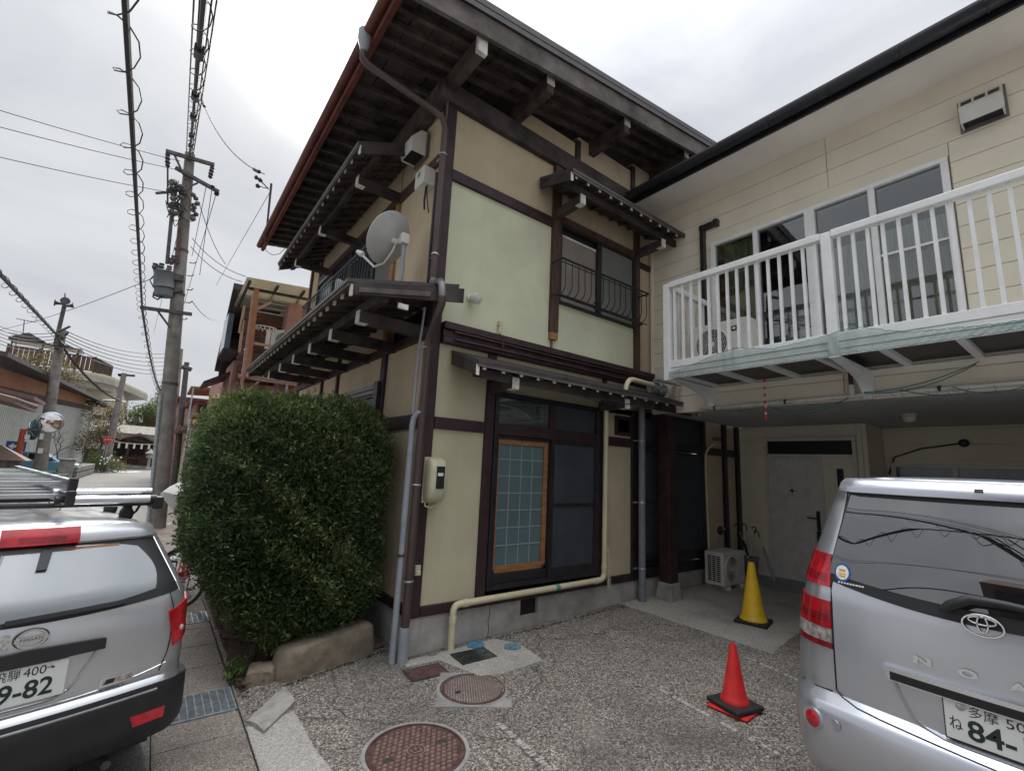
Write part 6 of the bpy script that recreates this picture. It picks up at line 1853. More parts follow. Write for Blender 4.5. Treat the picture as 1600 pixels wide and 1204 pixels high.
for i, (y, z, lab) in enumerate([(0.58, 1.515, 'lower of two shiny aluminium roller tubes across the back of the roof rack'), (0.70, 1.553, 'upper of two shiny aluminium roller tubes across the back of the roof rack')]):
    t = thing('roller_tube', lab, 'tube', (0, 0, 0), 'roller tubes on the rack', local=True)
    t.matrix_world = van.matrix_world
    t.location, t.rotation_euler = van.location, van.rotation_euler
    MB().tube([(0.10, y, vz(z)), (0.55, y, vz(z))], 0.024, 16).build('tube', 'chrome' if i else 'steel', t, smooth=50)
    MB().tube([(0.07, y, vz(z)), (0.12, y, vz(z))], 0.0255, 16).tube([(0.53, y, vz(z)), (0.565, y, vz(z))], 0.0255, 16).build('end_sleeve', 'black' if i == 0 else 'steel', t, smooth=50)
def ladder(name, label, x0, x1, y0, y1, z, hgt):
    t = thing(name, label, 'ladder', (0, 0, 0), 'ladders on the roof rack', local=True)
    t.location, t.rotation_euler = van.location, van.rotation_euler
    for x, sx in ((x0, 1), (x1, -1)):
        q = MB()
        q.box(x - 0.003, x + 0.003, y0, y1, vz(z), vz(z + hgt))
        q.box(min(x, x + sx * 0.03), max(x, x + sx * 0.03), y0, y1, vz(z + hgt), vz(z + hgt + 0.004)).box(min(x, x + sx * 0.03), max(x, x + sx * 0.03), y0, y1, vz(z - 0.004), vz(z))
        q.build('rail', 'steel', t)
        MB().box(x - 0.02, x + 0.02, y0 - 0.035, y0 + 0.02, vz(z - 0.012), vz(z + hgt + 0.01)).build('end_cap', 'rubber', t, bev=0.006)
    n = int((y1 - y0) / 0.28)
    for k in range(n):
        y = y0 + 0.12 + k * 0.28
        MB().box(x0 + 0.004, x1 - 0.004, y, y + 0.045, vz(z + hgt * 0.35), vz(z + hgt * 0.7)).build('rung', 'steel', t)
    return t
ladder('ladder', 'aluminium ladder lying lengthwise on the roof rack with green straps, underneath', -0.24, 0.12, 0.50, 2.6, 1.507, 0.062)
ladder('ladder', 'aluminium ladder stacked on top of the other one on the roof rack', -0.20, 0.14, 0.62, 2.9, 1.582, 0.055)
t = thing('strap', 'pair of green lashing straps round the ladders on the rack', 'strap', (0, 0, 0), local=True)
t.location, t.rotation_euler = van.location, van.rotation_euler
for y in (0.95, 1.35):
    MB().box(0.162, 0.165, y, y + 0.035, vz(1.43), vz(1.652)).box(-0.30, 0.165, y, y + 0.035, vz(1.6525), vz(1.6545)).build('webbing', 'strap_green', t)
t = thing('tarp_bundle', 'rolled navy tarpaulin beside the ladders at the left of the rack', 'tarpaulin', (0, 0, 0), local=True)
t.location, t.rotation_euler = van.location, van.rotation_euler
q = MB()
q.tube([(-0.35, 0.9 + 0.18 * i, vz(1.53 + 0.01 * math.sin(i * 2.1))) for i in range(6)], [0.04, 0.055, 0.05, 0.056, 0.05, 0.03], 10)
q.build('tarpaulin', 'tarp_navy', t, smooth=60)
t = thing('plank', 'pale perforated scaffold board on the left of the rack', 'board', (0, 0, 0), local=True)
t.location, t.rotation_euler = van.location, van.rotation_euler
MB().box(-0.62, -0.42, 0.55, 2.6, vz(1.507), vz(1.535)).build('board', 'dust', t, bev=0.004)
for k in range(7):
    for x in (-0.57, -0.47):
        MB().lathe([(0.016, vz(1.5352)), (0.001, vz(1.5358))], (x, 0.7 + 0.28 * k, 0), 12, cap=False).build('hole', 'black', t)

# ================= silver minivan backed out of the recess
mv = thing('minivan', 'clean silver minivan with dark rear window, parked nose in under the apartment block', 'car', (3.0, 0.45, 0.04), rot=(0, 0, R(-90)), local=True)
MZ = -0.04
NS = [(0.24, 0.76, 0.10, 0.16), (0.33, 0.81, -0.03, 0.20), (0.45, 0.835, -0.075, 0.22), (0.60, 0.845, -0.08, 0.22), (0.685, 0.845, -0.065, 0.22), (0.715, 0.842, -0.03, 0.21), (0.74, 0.840, 0.0, 0.20), (0.88, 0.835, 0.0, 0.20), (1.0, 0.822, 0.0, 0.20), (1.12, 0.806, 0.004, 0.19), (1.25, 0.782, 0.012, 0.18), (1.31, 0.768, 0.03, 0.18),
      (1.45, 0.732, 0.075, 0.17), (1.66, 0.676, 0.155, 0.15), (1.775, 0.640, 0.205, 0.14), (1.80, 0.632, 0.195, 0.14), (1.835, 0.612, 0.215, 0.13), (1.86, 0.565, 0.26, 0.11), (1.87, 0.52, 0.30, 0.10)]
sn = Skin([(z + MZ, w, y, r_) for z, w, y, r_ in NS], 0.085, lambda z: float(np.interp(z, [0.2, 0.9, 1.05, 1.1, 1.75, 1.9], [4.35, 4.45, 4.3, 4.0, 2.9, 2.7])))
def nz_(z): return z + MZ
sn.shell('body', 'car_silver_blue', mv, [nz_(z) for z in (0.24, 0.33, 0.40, 0.45, 0.53, 0.60, 0.65, 0.685, 0.70, 0.715, 0.74, 0.80, 0.88, 0.94, 1.0, 1.06, 1.12, 1.19, 1.25, 1.31, 1.38, 1.45, 1.52, 1.59, 1.66, 1.72, 1.775, 1.80, 1.82, 1.835, 1.85, 1.86, 1.87)], 0.02)
MB().box(-0.70, 0.70, 0.2, 4.1, 0.19, 0.30).build('underbody', 'black', mv)
gw_ = sn.patch('rear_window', 'black', mv, lambda v: -0.622 + 0.085 * v, lambda v: 0.622 - 0.085 * v, lambda u: nz_(1.235 + 0.07 * (2 * u - 1) ** 2), nz_(1.785), 0.004, 0.006, 28, 12)
sn.patch('glass', 'car_glass_dark', gw_, lambda v: -0.612 + 0.085 * v, lambda v: 0.612 - 0.085 * v, lambda u: nz_(1.295 + 0.045 * (2 * u - 1) ** 2), nz_(1.778), 0.0065, 0.003, 28, 12)
sn.patch('spoiler', 'car_silver_blue', mv, -0.585, 0.585, nz_(1.795), nz_(1.85), 0.020, 0.022, 28, 5)
sn.patch('washer_nozzle', 'black', mv, 0.0, 0.03, nz_(1.81), nz_(1.825), 0.026, 0.01, 3, 2)
for s in (-1, 1):
    def lamp(nm, mt, z0, z1, slant=0.0, t0=0.605, y1=0.27, off=0.008):
        T0 = lambda v: t0
        T1 = lambda v: sn.side_t(nz_((z0 + z1) / 2), y1)
        zb = lambda u: nz_(z0 + slant * (u if s > 0 else 1 - u))
        zt = lambda u: nz_(z1 + slant * (u if s > 0 else 1 - u))
        if s > 0: return sn.patch(nm, mt, mv, T0, T1, zb, zt, off, 0.012, 14, 6)
        return sn.patch(nm, mt, mv, lambda v: -T1(v), lambda v: -T0(v), zb, zt, off, 0.012, 14, 6)
    lamp('tail_lamp', 'lamp_red', 1.265, 1.435, 0.012)
    lamp('tail_lamp_band', 'lamp_red_dark', 1.290, 1.330, 0.012, 0.62, 0.25, 0.0095)
    lamp('tail_lamp', 'lamp_red', 1.055, 1.195, 0.012)
    lamp('tail_lamp_band', 'lamp_red_dark', 1.085, 1.125, 0.012, 0.62, 0.25, 0.0095)
    lamp('reversing_lamp', 'lamp_clear', 0.985, 1.053, 0.012)
    lamp('tail_lamp_foot', 'lamp_red_dark', 0.955, 0.983, 0.012)
    sn.line('shut_line', 'black', mv, [(s * (0.60 - 0.055 * max(0, k - 8) / 8), nz_(0.76 + 1.03 * k / 16)) for k in range(17)], 0.004, 0.001)
    sn.line('shut_line', 'black', mv, [(s * 0.60, nz_(0.76)), (s * 0.57, nz_(0.735)), (s * 0.5, nz_(0.718))] + [(s * 0.5 * (1 - k / 5), nz_(0.715 - 0.004 * k)) for k in range(1, 6)], 0.004, 0.001)
    sn.line('bumper_seam', 'black', mv, [(s * 0.62, nz_(0.745)), (s * 0.70, nz_(0.74)), (s * 0.80, nz_(0.74)), (s * sn.side_t(nz_(0.74), 0.5), nz_(0.74))], 0.003, 0.001)
    c0 = sn.P(s * 0.70, nz_(0.60), 0.002)
    nn = (sn.P(s * 0.70, nz_(0.60), 0.1) - c0).normalized()
    Mq = nn.to_track_quat('Z', 'Y').to_matrix()
    o = MB().lathe([(0.052, -0.01), (0.052, 0.004), (0.040, 0.002)], c0, 24, M=Mq, cap=False).build('reflector_bezel', 'car_silver_blue', mv, smooth=40)
    MB().lathe([(0.040, 0.002), (0.034, 0.006), (0.001, 0.008)], c0, 24, M=Mq, cap=False).build('reflector', 'lamp_red', mv, smooth=40)
    c1 = sn.P(s * 0.59, nz_(0.615), 0.001)
    MB().lathe([(0.026, 0.0), (0.024, 0.002), (0.001, 0.0025)], c1, 20, M=Mq, cap=False).build('tow_cap', 'car_silver_blue', mv, smooth=40)
    wheel(mv, s * 0.735, 0.80, 0.315, 0.195, s)
    wheel(mv, s * 0.735, 3.55, 0.315, 0.195, s)
    sn.patch('wheel_arch', 'black', mv, min(s * sn.side_t(nz_(.4), .46), s * sn.side_t(nz_(.4), 1.14)), max(s * sn.side_t(nz_(.4), .46), s * sn.side_t(nz_(.4), 1.14)), nz_(0.25), lambda u: nz_(0.27 + 0.40 * math.sin(PI * u) ** 0.6), 0.002, 0.003, 14, 6)
    for (ya, yb_) in [(0.55, 1.5), (1.56, 2.6)]:
        a, c = sn.side_t(nz_(1.4), ya), sn.side_t(nz_(1.4), yb_)
        sn.patch('side_window', 'car_glass_dark', mv, min(s * a, s * c), max(s * a, s * c), nz_(1.22), nz_(1.72), 0.003, 0.004, 8, 6)
# chrome strip, recess, plate, emblem, letters
sn.patch('garnish', 'chrome', mv, lambda v: -0.355 - 0.02 * v, lambda v: 0.355 + 0.02 * v, lambda u: nz_(0.908), lambda u: nz_(0.968), 0.030, 0.032, 26, 4)
sn.patch('garnish_band', 'black', mv, -0.345, 0.345, nz_(0.912), nz_(0.948), 0.0315, 0.003, 20, 3)  # black lower band of the chrome garnish
sn.patch('plate_recess', 'car_silver_blue', mv, lambda v: -0.235 - 0.10 * v, lambda v: 0.235 + 0.10 * v, nz_(0.735), nz_(0.905), -0.006, -0.007, 20, 6)
sn.line('recess_edge', 'car_silver_blue', mv, [(-0.34, nz_(0.905)), (-0.315, nz_(0.84)), (-0.28, nz_(0.775)), (-0.235, nz_(0.742)), (-0.17, nz_(0.730))] + [(-0.17 + 0.34 * k / 6, nz_(0.728)) for k in range(1, 7)] + [(0.235, nz_(0.742)), (0.28, nz_(0.775)), (0.315, nz_(0.84)), (0.34, nz_(0.905))], 0.013, -0.006)
pl = plate(mv, -0.158, nz_(0.748), -0.012, [('多摩', 0.050, 0.082, 0.115, 0.092), ('503', 0.052, 0.195, 0.115, 0.085)], [('ね', 0.062, 0.015, 0.045, 0.042), ('84-1', 0.110, 0.072, 0.022, 0.185)])
MB().box(-0.163, 0.177, -0.0115, -0.006, nz_(0.740), nz_(0.919)).build('plate_frame', 'alu_dark', mv, bev=0.002)
MB().lathe([(0.016, -0.005), (0.012, -0.008), (0.001, -0.009)], (-0.102, -0.011, nz_(0.888)), 18, axis='y', cap=False).build('plate_seal', 'steel', mv, smooth=40)
def ell(q, cx, cz, a, c, y, r_, n=28):
    pts = [(cx + a * math.cos(2 * PI * k / n), y, cz + c * math.sin(2 * PI * k / n)) for k in range(n + 1)]
    q.tube(pts, r_, 6, cap=False)
q = MB()
ez = nz_(1.247)
ell(q, 0, ez, 0.066, 0.044, -0.004, 0.006)
ell(q, 0, ez + 0.006, 0.017, 0.034, -0.006, 0.0045)
ell(q, 0, ez + 0.020, 0.044, 0.016, -0.006, 0.0045)
q.build('emblem', 'chrome', mv, smooth=60)
for i, chx in enumerate('NOAH'):
    q = MB()
    x = -0.255 + 0.155 * i
    put_text(q, chx, 0.045, on_back(x, sn.P(x, nz_(1.02), 0.004).y, nz_(1.016)), 0.066, 0.002)
    vs = list(q.v)
    q.v = [(p[0], p[1] - 0.004, p[2]) for p in vs]
    q.build('letter', 'chrome', mv)
# wiper and the round sticker
q = MB()
q.tube([sn.P(-0.135, nz_(1.268), 0.03), sn.P(-0.10, nz_(1.295), 0.045), sn.P(-0.03, nz_(1.335), 0.05), sn.P(0.08, nz_(1.338), 0.045), sn.P(0.30, nz_(1.325), 0.03), sn.P(0.45, nz_(1.325), 0.02)], [0.012, 0.022, 0.022, 0.017, 0.011, 0.007], 8)
q.build('wiper', 'car_black', mv, smooth=50)
st = sn.patch('sticker', 'sign_blue', gw_, -0.59, -0.50, nz_(1.33), nz_(1.40), 0.004, 0.001, 3, 3)
bpy.data.objects.remove(st)
q = MB()
n = 24
cs, ct = nz_(1.352), -0.545
ring = [sn.P(ct + 0.040 * math.cos(2 * PI * k / n), cs + 0.046 * math.sin(2 * PI * k / n), 0.0085) for k in range(n)]
q.add(ring + [sn.P(ct, cs, 0.0085)], [(k, (k + 1) % n, n) for k in range(n)])
q.build('sticker', 'sign_blue', gw_)
q = MB()
ring = [sn.P(ct + 0.031 * math.cos(2 * PI * k / n), cs + 0.036 * math.sin(2 * PI * k / n), 0.0092) for k in range(n)]
q.add(ring + [sn.P(ct, cs, 0.0092)], [(k, (k + 1) % n, n) for k in range(n)])
q.build('sticker_face', 'plate_white', gw_)
q = MB()
for (x0, x1, z0, z1) in [(-0.016, 0.016, 0.004, 0.016), (-0.020, 0.020, -0.010, -0.004), (-0.016, 0.016, -0.024, -0.014)]:
    q.add([sn.P(ct + x0, cs + z0, 0.0098), sn.P(ct + x1, cs + z0, 0.0098), sn.P(ct + x1, cs + z1, 0.0098), sn.P(ct + x0, cs + z1, 0.0098)], [(0, 1, 2, 3)])
q.build('sticker_print', 'sign_yellow', gw_)
q = MB()
for k in range(9):
    x = -0.565 + 0.014 * k
    q.add([sn.P(x, nz_(1.2985), 0.007), sn.P(x + 0.010, nz_(1.2985), 0.007), sn.P(x + 0.010, nz_(1.306), 0.007), sn.P(x, nz_(1.306), 0.007)], [(0, 1, 2, 3)])
q.build('small_print', 'plate_white', gw_)
# ------------------------------------------------------------------ along the street
# ---- red bicycle behind the hedge
bk = thing('bicycle', 'red bicycle with a basket parked on the pavement behind the hedge', 'bicycle', (0.45, 7.2, -0.025), rot=(R(0), R(5), R(-6)), local=True)
wr = 0.335
def bwheel(y):
    q = MB()
    pts = [(0, y + wr * math.cos(2 * PI * k / 40), wr + wr * math.sin(2 * PI * k / 40)) for k in range(41)]
    q.tube(pts, 0.019, 8, cap=False)
    o = q.build('wheel', 'tyre', bk, smooth=60)
    if y == 0: o.rotation_euler = (0, 0, R(52))
    q = MB()
    pts = [(0, y + wr * 0.925 * math.cos(2 * PI * k / 40), wr + wr * 0.925 * math.sin(2 * PI * k / 40)) for k in range(41)]
    q.tube(pts, 0.011, 6, cap=False)
    q.build('rim', 'steel', o, smooth=60)
    q = MB()
    for k in range(28):
        a = 2 * PI * k / 28
        q.tube([(0.03 * (1 if k % 2 else -1), y + 0.02 * math.cos(a + 1.2), wr + 0.02 * math.sin(a + 1.2)), (0, y + wr * 0.92 * math.cos(a), wr + wr * 0.92 * math.sin(a))], 0.0016, 3, cap=False)
    q.tube([(-0.05, y, wr), (0.05, y, wr)], 0.018, 8)
    q.build('spokes', 'steel', o)
bwheel(0.0); bwheel(1.05)
q = MB()
q.tube([(0, 0.43, 0.28), (0, 0.30, 0.78)], 0.017, 8)
q.tube([(0, 0.43, 0.28), (0, 0.62, 0.36), (0, 0.86, 0.62), (0, 0.90, 0.78)], 0.020, 8)
q.tube([(0, 0.37, 0.52), (0, 0.70, 0.58), (0, 0.88, 0.70)], 0.017, 8)
for s in (-1, 1):
    q.tube([(s * 0.05, 0.0, wr), (s * 0.025, 0.43, 0.28)], 0.010, 6)
    q.tube([(s * 0.05, 0.0, wr), (s * 0.02, 0.31, 0.74)], 0.010, 6)
    q.tube([(s * 0.05, 1.05, wr), (s * 0.05, 0.99, 0.60), (0, 0.90, 0.70)], 0.012, 6)
q.build('frame', 'bike_red', bk, smooth=60)
q = MB()
q.tube([(0, 0.30, 0.78), (0, 0.285, 0.86)], 0.013, 8)
q.build('seat_post', 'steel', bk)
q = MB()
q.lathe([(0.001, -0.14), (0.07, -0.12), (0.085, -0.05), (0.05, 0.03), (0.02, 0.12), (0.001, 0.14)], (0, 0.30, 0.88), 14, axis='y', cap=False, M=Matrix.Diagonal((1, 1, 0.45)))
q.build('saddle', 'bike_red', bk, smooth=60)
for (y, a0, a1) in [(0.0, 10, 200), (1.05, -10, 150)]:
    q = MB()
    rows = []
    for k in range(15):
        a = R(a0 + (a1 - a0) * k / 14)
        rows.append([(dx, y + (wr + 0.03 - abs(dx) * 0.3) * math.cos(PI - a), wr + (wr + 0.03 - abs(dx) * 0.3) * math.sin(a)) for dx in (-0.028, -0.014, 0, 0.014, 0.028)])
    q.sheet(rows, (0, 0, 0.002))
    o = q.build('mudguard', 'black' if y == 0 else 'steel', bk, smooth=60)
    if y == 0: o.rotation_euler = (0, 0, R(52))
MB().tube([(0.03, 0.02, 0.40), (0.06, 0.45, 0.40), (0.06, 0.52, 0.28), (0.03, 0.02, 0.27), (0.03, 0.02, 0.40)], 0.02, 6).build('chain_guard', 'bike_red', bk)
MB().tube([(-0.09, 0.43, 0.28), (0.09, 0.43, 0.28)], 0.010, 6).box(0.09, 0.17, 0.36, 0.44, 0.105, 0.13).box(-0.17, -0.09, 0.42, 0.50, 0.43, 0.455).bar((0.09, 0.43, 0.28), (0.09, 0.40, 0.12), 0.015, 0.015).bar((-0.09, 0.43, 0.28), (-0.09, 0.46, 0.44), 0.015, 0.015).build('pedals', 'black', bk)
MB().tube([(-0.06, 0.02, 0.02), (-0.05, 0.03, wr), (0.05, 0.03, wr), (0.06, 0.02, 0.02)], 0.008, 6).build('stand', 'steel', bk)
q = MB()
q.tube([(-0.28, 0.70, 1.02), (-0.22, 0.78, 1.03), (-0.05, 0.90, 0.98), (0.05, 0.90, 0.98), (0.22, 0.78, 1.03), (0.28, 0.70, 1.02)], 0.012, 8)
q.tube([(0, 0.89, 0.76), (0, 0.905, 0.98)], 0.014, 8)
q.build('handlebar', 'steel', bk, smooth=60)
for s in (-1, 1):
    MB().tube([(s * 0.28, 0.70, 1.02), (s * 0.24, 0.75, 1.028)], 0.018, 8).build('grip', 'black', bk)
q = MB()
for k in range(9):
    a = k / 8
    for (x0, y0, x1, y1) in [(-0.18, 0.98, 0.18, 0.98), (-0.18, 1.24, 0.18, 1.24)]:
        q.bar((x0 + (x1 - x0) * a, y0, 0.78), (x0 + (x1 - x0) * a, y0, 1.02), 0.005, 0.005)
    for x in (-0.18, 0.18):
        q.bar((x, 0.98 + 0.26 * a, 0.78), (x, 0.98 + 0.26 * a, 1.02), 0.005, 0.005)
for z in (0.78, 0.86, 0.94, 1.02):
    for (a, c) in [((-0.18, 0.98), (0.18, 0.98)), ((0.18, 0.98), (0.18, 1.24)), ((0.18, 1.24), (-0.18, 1.24)), ((-0.18, 1.24), (-0.18, 0.98))]:
        q.bar((*a, z), (*c, z), 0.006, 0.006)
q.box(-0.18, 0.18, 0.98, 1.24, 0.775, 0.78)
q.build('basket', 'galv', bk)
MB().lathe([(0.03, 0), (0.035, 0.01), (0.02, 0.012)], (0, -0.36, 0.45), 12, axis='y').build('rear_reflector', 'lamp_red', bk)
t = thing('saddle_cover', 'white cloth cover puffed over a child seat above the bicycle', 'cover', (0.36, 7.75, 0))
q = MB()
cx, cy = 0.42, 8.05
n = 14
rows = []
for (z, r_) in [(1.02, 0.05), (1.12, 0.16), (1.24, 0.26), (1.27, 0.27), (1.34, 0.20), (1.41, 0.07), (1.42, 0.01)]:
    rows.append([(cx + r_ * math.cos(2 * PI * k / n), cy + r_ * math.sin(2 * PI * k / n), z + 0.02 * math.sin(k * 1.7)) for k in range(n + 1)])
q.grid(rows)
q.build('canopy', 'white_cloth', t, smooth=30)
MB().tube([(cx, cy, 0.75), (cx, cy, 1.05)], 0.012, 6).build('stem', 'black', t)

# ---- overhead wires
def wire(label, pts, r_, cat='cable', name='overhead_cable', mt='wire', n=5, grp=None):
    q = MB()
    q.tube(pts, r_, n, cap=False)
    return tag(q.build(name, mt, smooth=60), label, cat, grp)
def along(a, c, drop=0.0, n=20, ext=0.0):
    a, c = Vector(a), Vector(c)
    e = c + (c - a) * ext
    return sag(a, e, drop, n)
def coil(path, r_, pitch, wr_):
    """a hanger wire wound loosely round a cable"""
    P = [Vector(p) for p in path]
    pts = []
    acc = 0.0
    for i in range(len(P) - 1):
        d = P[i + 1] - P[i]
        L = d.length
        m = max(2, int(L / pitch * 9))
        dn = d.normalized()
        u = Vector((0, 0, 1)) - dn * dn.z
        u.normalize()
        w_ = dn.cross(u)
        for k in range(m):
            a = 2 * PI * (acc + L * k / m) / pitch
            pts.append(P[i] + d * (k / m) + u * (math.cos(a) * r_ - r_ * 0.6) + w_ * (math.sin(a) * r_))
        acc += L
    return pts

# ---- the near concrete pole with its fittings
PB = onz(246, 824, -0.03)
PT = over(297, 240, PB)
PT = Vector((PB.x + (PT.x - PB.x), PB.y, PT.z))
pole = thing('utility_pole', 'tall concrete utility pole with a grey transformer, nearest on the street', 'utility pole', PB)
def pp_(f): return PB.lerp(PT, f)
MB().tube([PB - Vector((0, 0, 0.3)), pp_(0.25), pp_(0.5), pp_(0.75), PT], [0.19, 0.175, 0.155, 0.135, 0.115], 18).build('pole', 'pole_concrete', pole, smooth=60)
MB().tube([pp_(0.0) + Vector((-0.19, -0.10, 0)), pp_(0.10) + Vector((-0.18, -0.1, 0)), pp_(0.33) + Vector((-0.165, -0.1, 0))], 0.045, 8).build('cable_guard', 'galv', pole)
def arm(f, dx0, dx1, dy, name, w_=0.09, tilt=0.0):
    c = pp_(f) + Vector((0, -0.16, 0))
    a, e = c + Vector((dx0, dy * dx0, tilt * dx0)), c + Vector((dx1, dy * dx1, tilt * dx1))
    MB().bar(a, e, w_, w_).build(name, 'pole_iron', pole)
    return a, e
H_ = PT.z - PB.z
def on_pole_plane(px, py): return ony(px, py, PB.y - 0.16)
def armpx(p0, p1, name, w_=0.085):
    a, e = on_pole_plane(*p0), on_pole_plane(*p1)
    MB().bar(a, e, w_, w_).build(name, 'pole_iron', pole)
    return a, e
A1 = armpx((259, 236), (335, 258), 'crossarm')
A2 = armpx((274, 262), (342, 300), 'crossarm')
A3 = armpx((219, 480), (300, 491), 'crossarm', 0.08)
armpx((246, 485), (266, 512), 'brace', 0.045)
armpx((273, 243), (290, 280), 'brace', 0.045)
armpx((309, 286), (299, 290), 'brace', 0.04)
def insul(p0, p1, nm='insulator'):
    a, e = on_pole_plane(*p0), on_pole_plane(*p1)
    d = e - a
    pts = [a + d * k / 8 for k in range(9)]
    MB().tube(pts, [0.02, 0.06, 0.045, 0.065, 0.045, 0.065, 0.045, 0.06, 0.02], 8).build(nm, 'wood_maroon', pole)
insul((262, 239), (262, 262)); insul((332, 260), (328, 279)); insul((332, 290), (331, 296)); insul((340, 300), (337, 305))
MB().tube([on_pole_plane(262, 262), on_pole_plane(262, 320)], 0.02, 6).build('cable', 'wire', pole)
# switch gear: clamps and bushings in clusters on the left of the pole
for i, (cx, cy) in enumerate([(268, 290), (274, 293), (280, 296), (266, 300), (272, 303), (279, 300), (285, 303), (270, 315), (276, 318), (268, 322), (282, 312), (303, 312), (306, 318), (302, 330), (304, 336), (301, 345), (273, 337), (268, 336), (280, 330)]):
    c = on_pole_plane(cx, cy) + Vector((0, rng.uniform(-0.2, 0.05), 0))
    d = Vector(rng.normal(0, 1, 3)).normalized() * 0.11
    MB().tube([c - d, c - d * 0.3, c, c + d * 0.5, c + d], [0.03, 0.07, 0.04, 0.07, 0.03], 7).build('insulator', 'pole_iron', pole)
q = MB()
for k in range(16):
    a = on_pole_plane(rng.uniform(258, 272), rng.uniform(282, 345))
    e = on_pole_plane(rng.uniform(278, 306), rng.uniform(275, 352))
    q.tube(sag(a, e, rng.uniform(-0.35, 0.45), 10), 0.010, 4, cap=False)
q.build('jumper_wires', 'wire', pole, kind='stuff')
armpx((243, 302), (268, 300), 'bar', 0.05)
armpx((262, 322), (287, 330), 'bar', 0.06)
armpx((266, 290), (290, 303), 'bar', 0.06)
MB().tube([on_pole_plane(270, 318), on_pole_plane(261, 412)], 0.042, 8).build('conduit', 'pole_iron', pole)
MB().bar(on_pole_plane(280, 355), on_pole_plane(277, 412), 0.07, 0.07).build('bar', 'iron_red', pole)
tc0, tc1 = on_pole_plane(257, 424), on_pole_plane(256, 450)
d = (tc1 - tc0)
MB().tube([tc0, tc0 + d * 0.06, tc0 + d * 0.12, tc1 - d * 0.05, tc1, tc1 + d * 0.05], [0.20, 0.235, 0.22, 0.22, 0.235, 0.2], 18).build('transformer', 'transformer', pole, smooth=40)
MB().tube([tc1 + d * 0.06, tc1 + d * 0.5], 0.20, 14).build('transformer_base', 'transformer', pole, smooth=40)
for (cx, cy) in [(242, 417), (247, 420), (252, 417), (264, 421), (268, 409), (271, 405)]:
    c = on_pole_plane(cx, cy)
    MB().tube([c - Vector((0, 0, .08)), c, c + Vector((0, 0, .04)), c + Vector((0, 0, .09))], [0.03, 0.07, 0.05, 0.06], 8).build('bushing', 'pole_iron', pole)
armpx((266, 432), (287, 436), 'transformer_bracket', 0.16)
armpx((262, 456), (285, 452), 'transformer_bracket', 0.09)
q = MB()
q.tube([on_pole_plane(245, 448), on_pole_plane(240, 458), on_pole_plane(239, 464), on_pole_plane(246, 468), on_pole_plane(254, 463)], 0.02, 5)
q.tube([on_pole_plane(246, 425), on_pole_plane(234, 437), on_pole_plane(239, 447)], 0.015, 5)
q.build('leads', 'wire', pole)
for (cx, cy) in [(292, 430), (291, 452), (289, 472), (282, 498), (296, 410)]:
    c = on_pole_plane(cx, cy)
    MB().tube([c, c + Vector((0.10, -0.02, 0.0)), c + Vector((0.14, -0.02, 0.05))], 0.014, 5).build('step_bolt', 'pole_iron', pole)
for f in (0.36, 0.60, 0.72):
    MB().lathe([(0.168 - 0.06 * f + 0.03, -0.03), (0.168 - 0.06 * f + 0.03, 0.03)], pp_(f), 16).build('band', 'pole_iron', pole)

# cables that leave the pole
EP = on_pole_plane
top = PT + Vector((0, 0, -0.02))
def to_cam(px, py, Y): return ony(px, py, Y)
bundle = along(top, to_cam(319, 0, 4.2), 0.0, 30, 0.5)
wire('thick bundled cable from the top of the near pole towards the camera', bundle, 0.028)
wire('loose hanger wire wound round the bundled cable above the near pole', coil(bundle, 0.075, 0.8, 0.007), 0.006, 'cable', 'hanger_wire', n=4)
for i, (p0, p1, lab) in enumerate([((291, 238), (303, 0), 'thin line just left of the bundled cable from the pole top'), ((300, 240), (331, 0), 'thin line just right of the bundled cable from the pole top'), ((302, 243), (339, 0), 'rightmost thin line rising from the pole top'), ((297, 245), (312, 0), 'second line running alongside the bundled cable at the pole top')]):
    wire(lab, along(EP(*p0), to_cam(*p1, 4.5), 0.0, 4, 0.5), 0.009)
q = MB()
for k in range(5):                            # splice sleeves along the bundle
    f = 0.10 + 0.12 * k
    i = int(f * 30)
    q.tube([bundle[i], bundle[i].lerp(bundle[i + 1], 0.6)], 0.055, 6)
tag(q.build('cable_sleeve', 'wire', kind='stuff'), 'dark splice sleeves on the bundled cable', 'cable sleeve')
main = along(EP(222, 482), to_cam(195, 0, 3.6), 0.0, 40, 0.4)
wire('thick cable hanging left of the near pole and rising overhead', main, 0.022)
wire('spiral hanger wire wound loosely round the thick cable left of the pole', coil(main, 0.085, 0.62, 0.006), 0.0055, 'cable', 'hanger_wire', n=4)
m2 = along(EP(222, 482), ony(256, 612, 46), 0.6, 26)
wire('thick cable running on from the crossarm end down the street', m2, 0.03)
wire('spiral hanger wire on the cable that runs on down the street', coil(m2, 0.085, 0.9, 0.006), 0.009, 'cable', 'hanger_wire', n=4)
for i, (p0, p1, Y) in enumerate([((282, 252), (0, 170, ), 12), ((290, 268), (0, 196), 12), ((262, 300), (0, 243), 12)]):
    wire(['highest of the three thin lines crossing the sky to the left edge', 'middle one of the three thin lines crossing the sky to the left edge', 'lowest of the three thin lines crossing the sky to the left edge'][i], along(EP(*p0), to_cam(*p1, 13), 0.05, 14, 0.3), 0.008, 'cable')
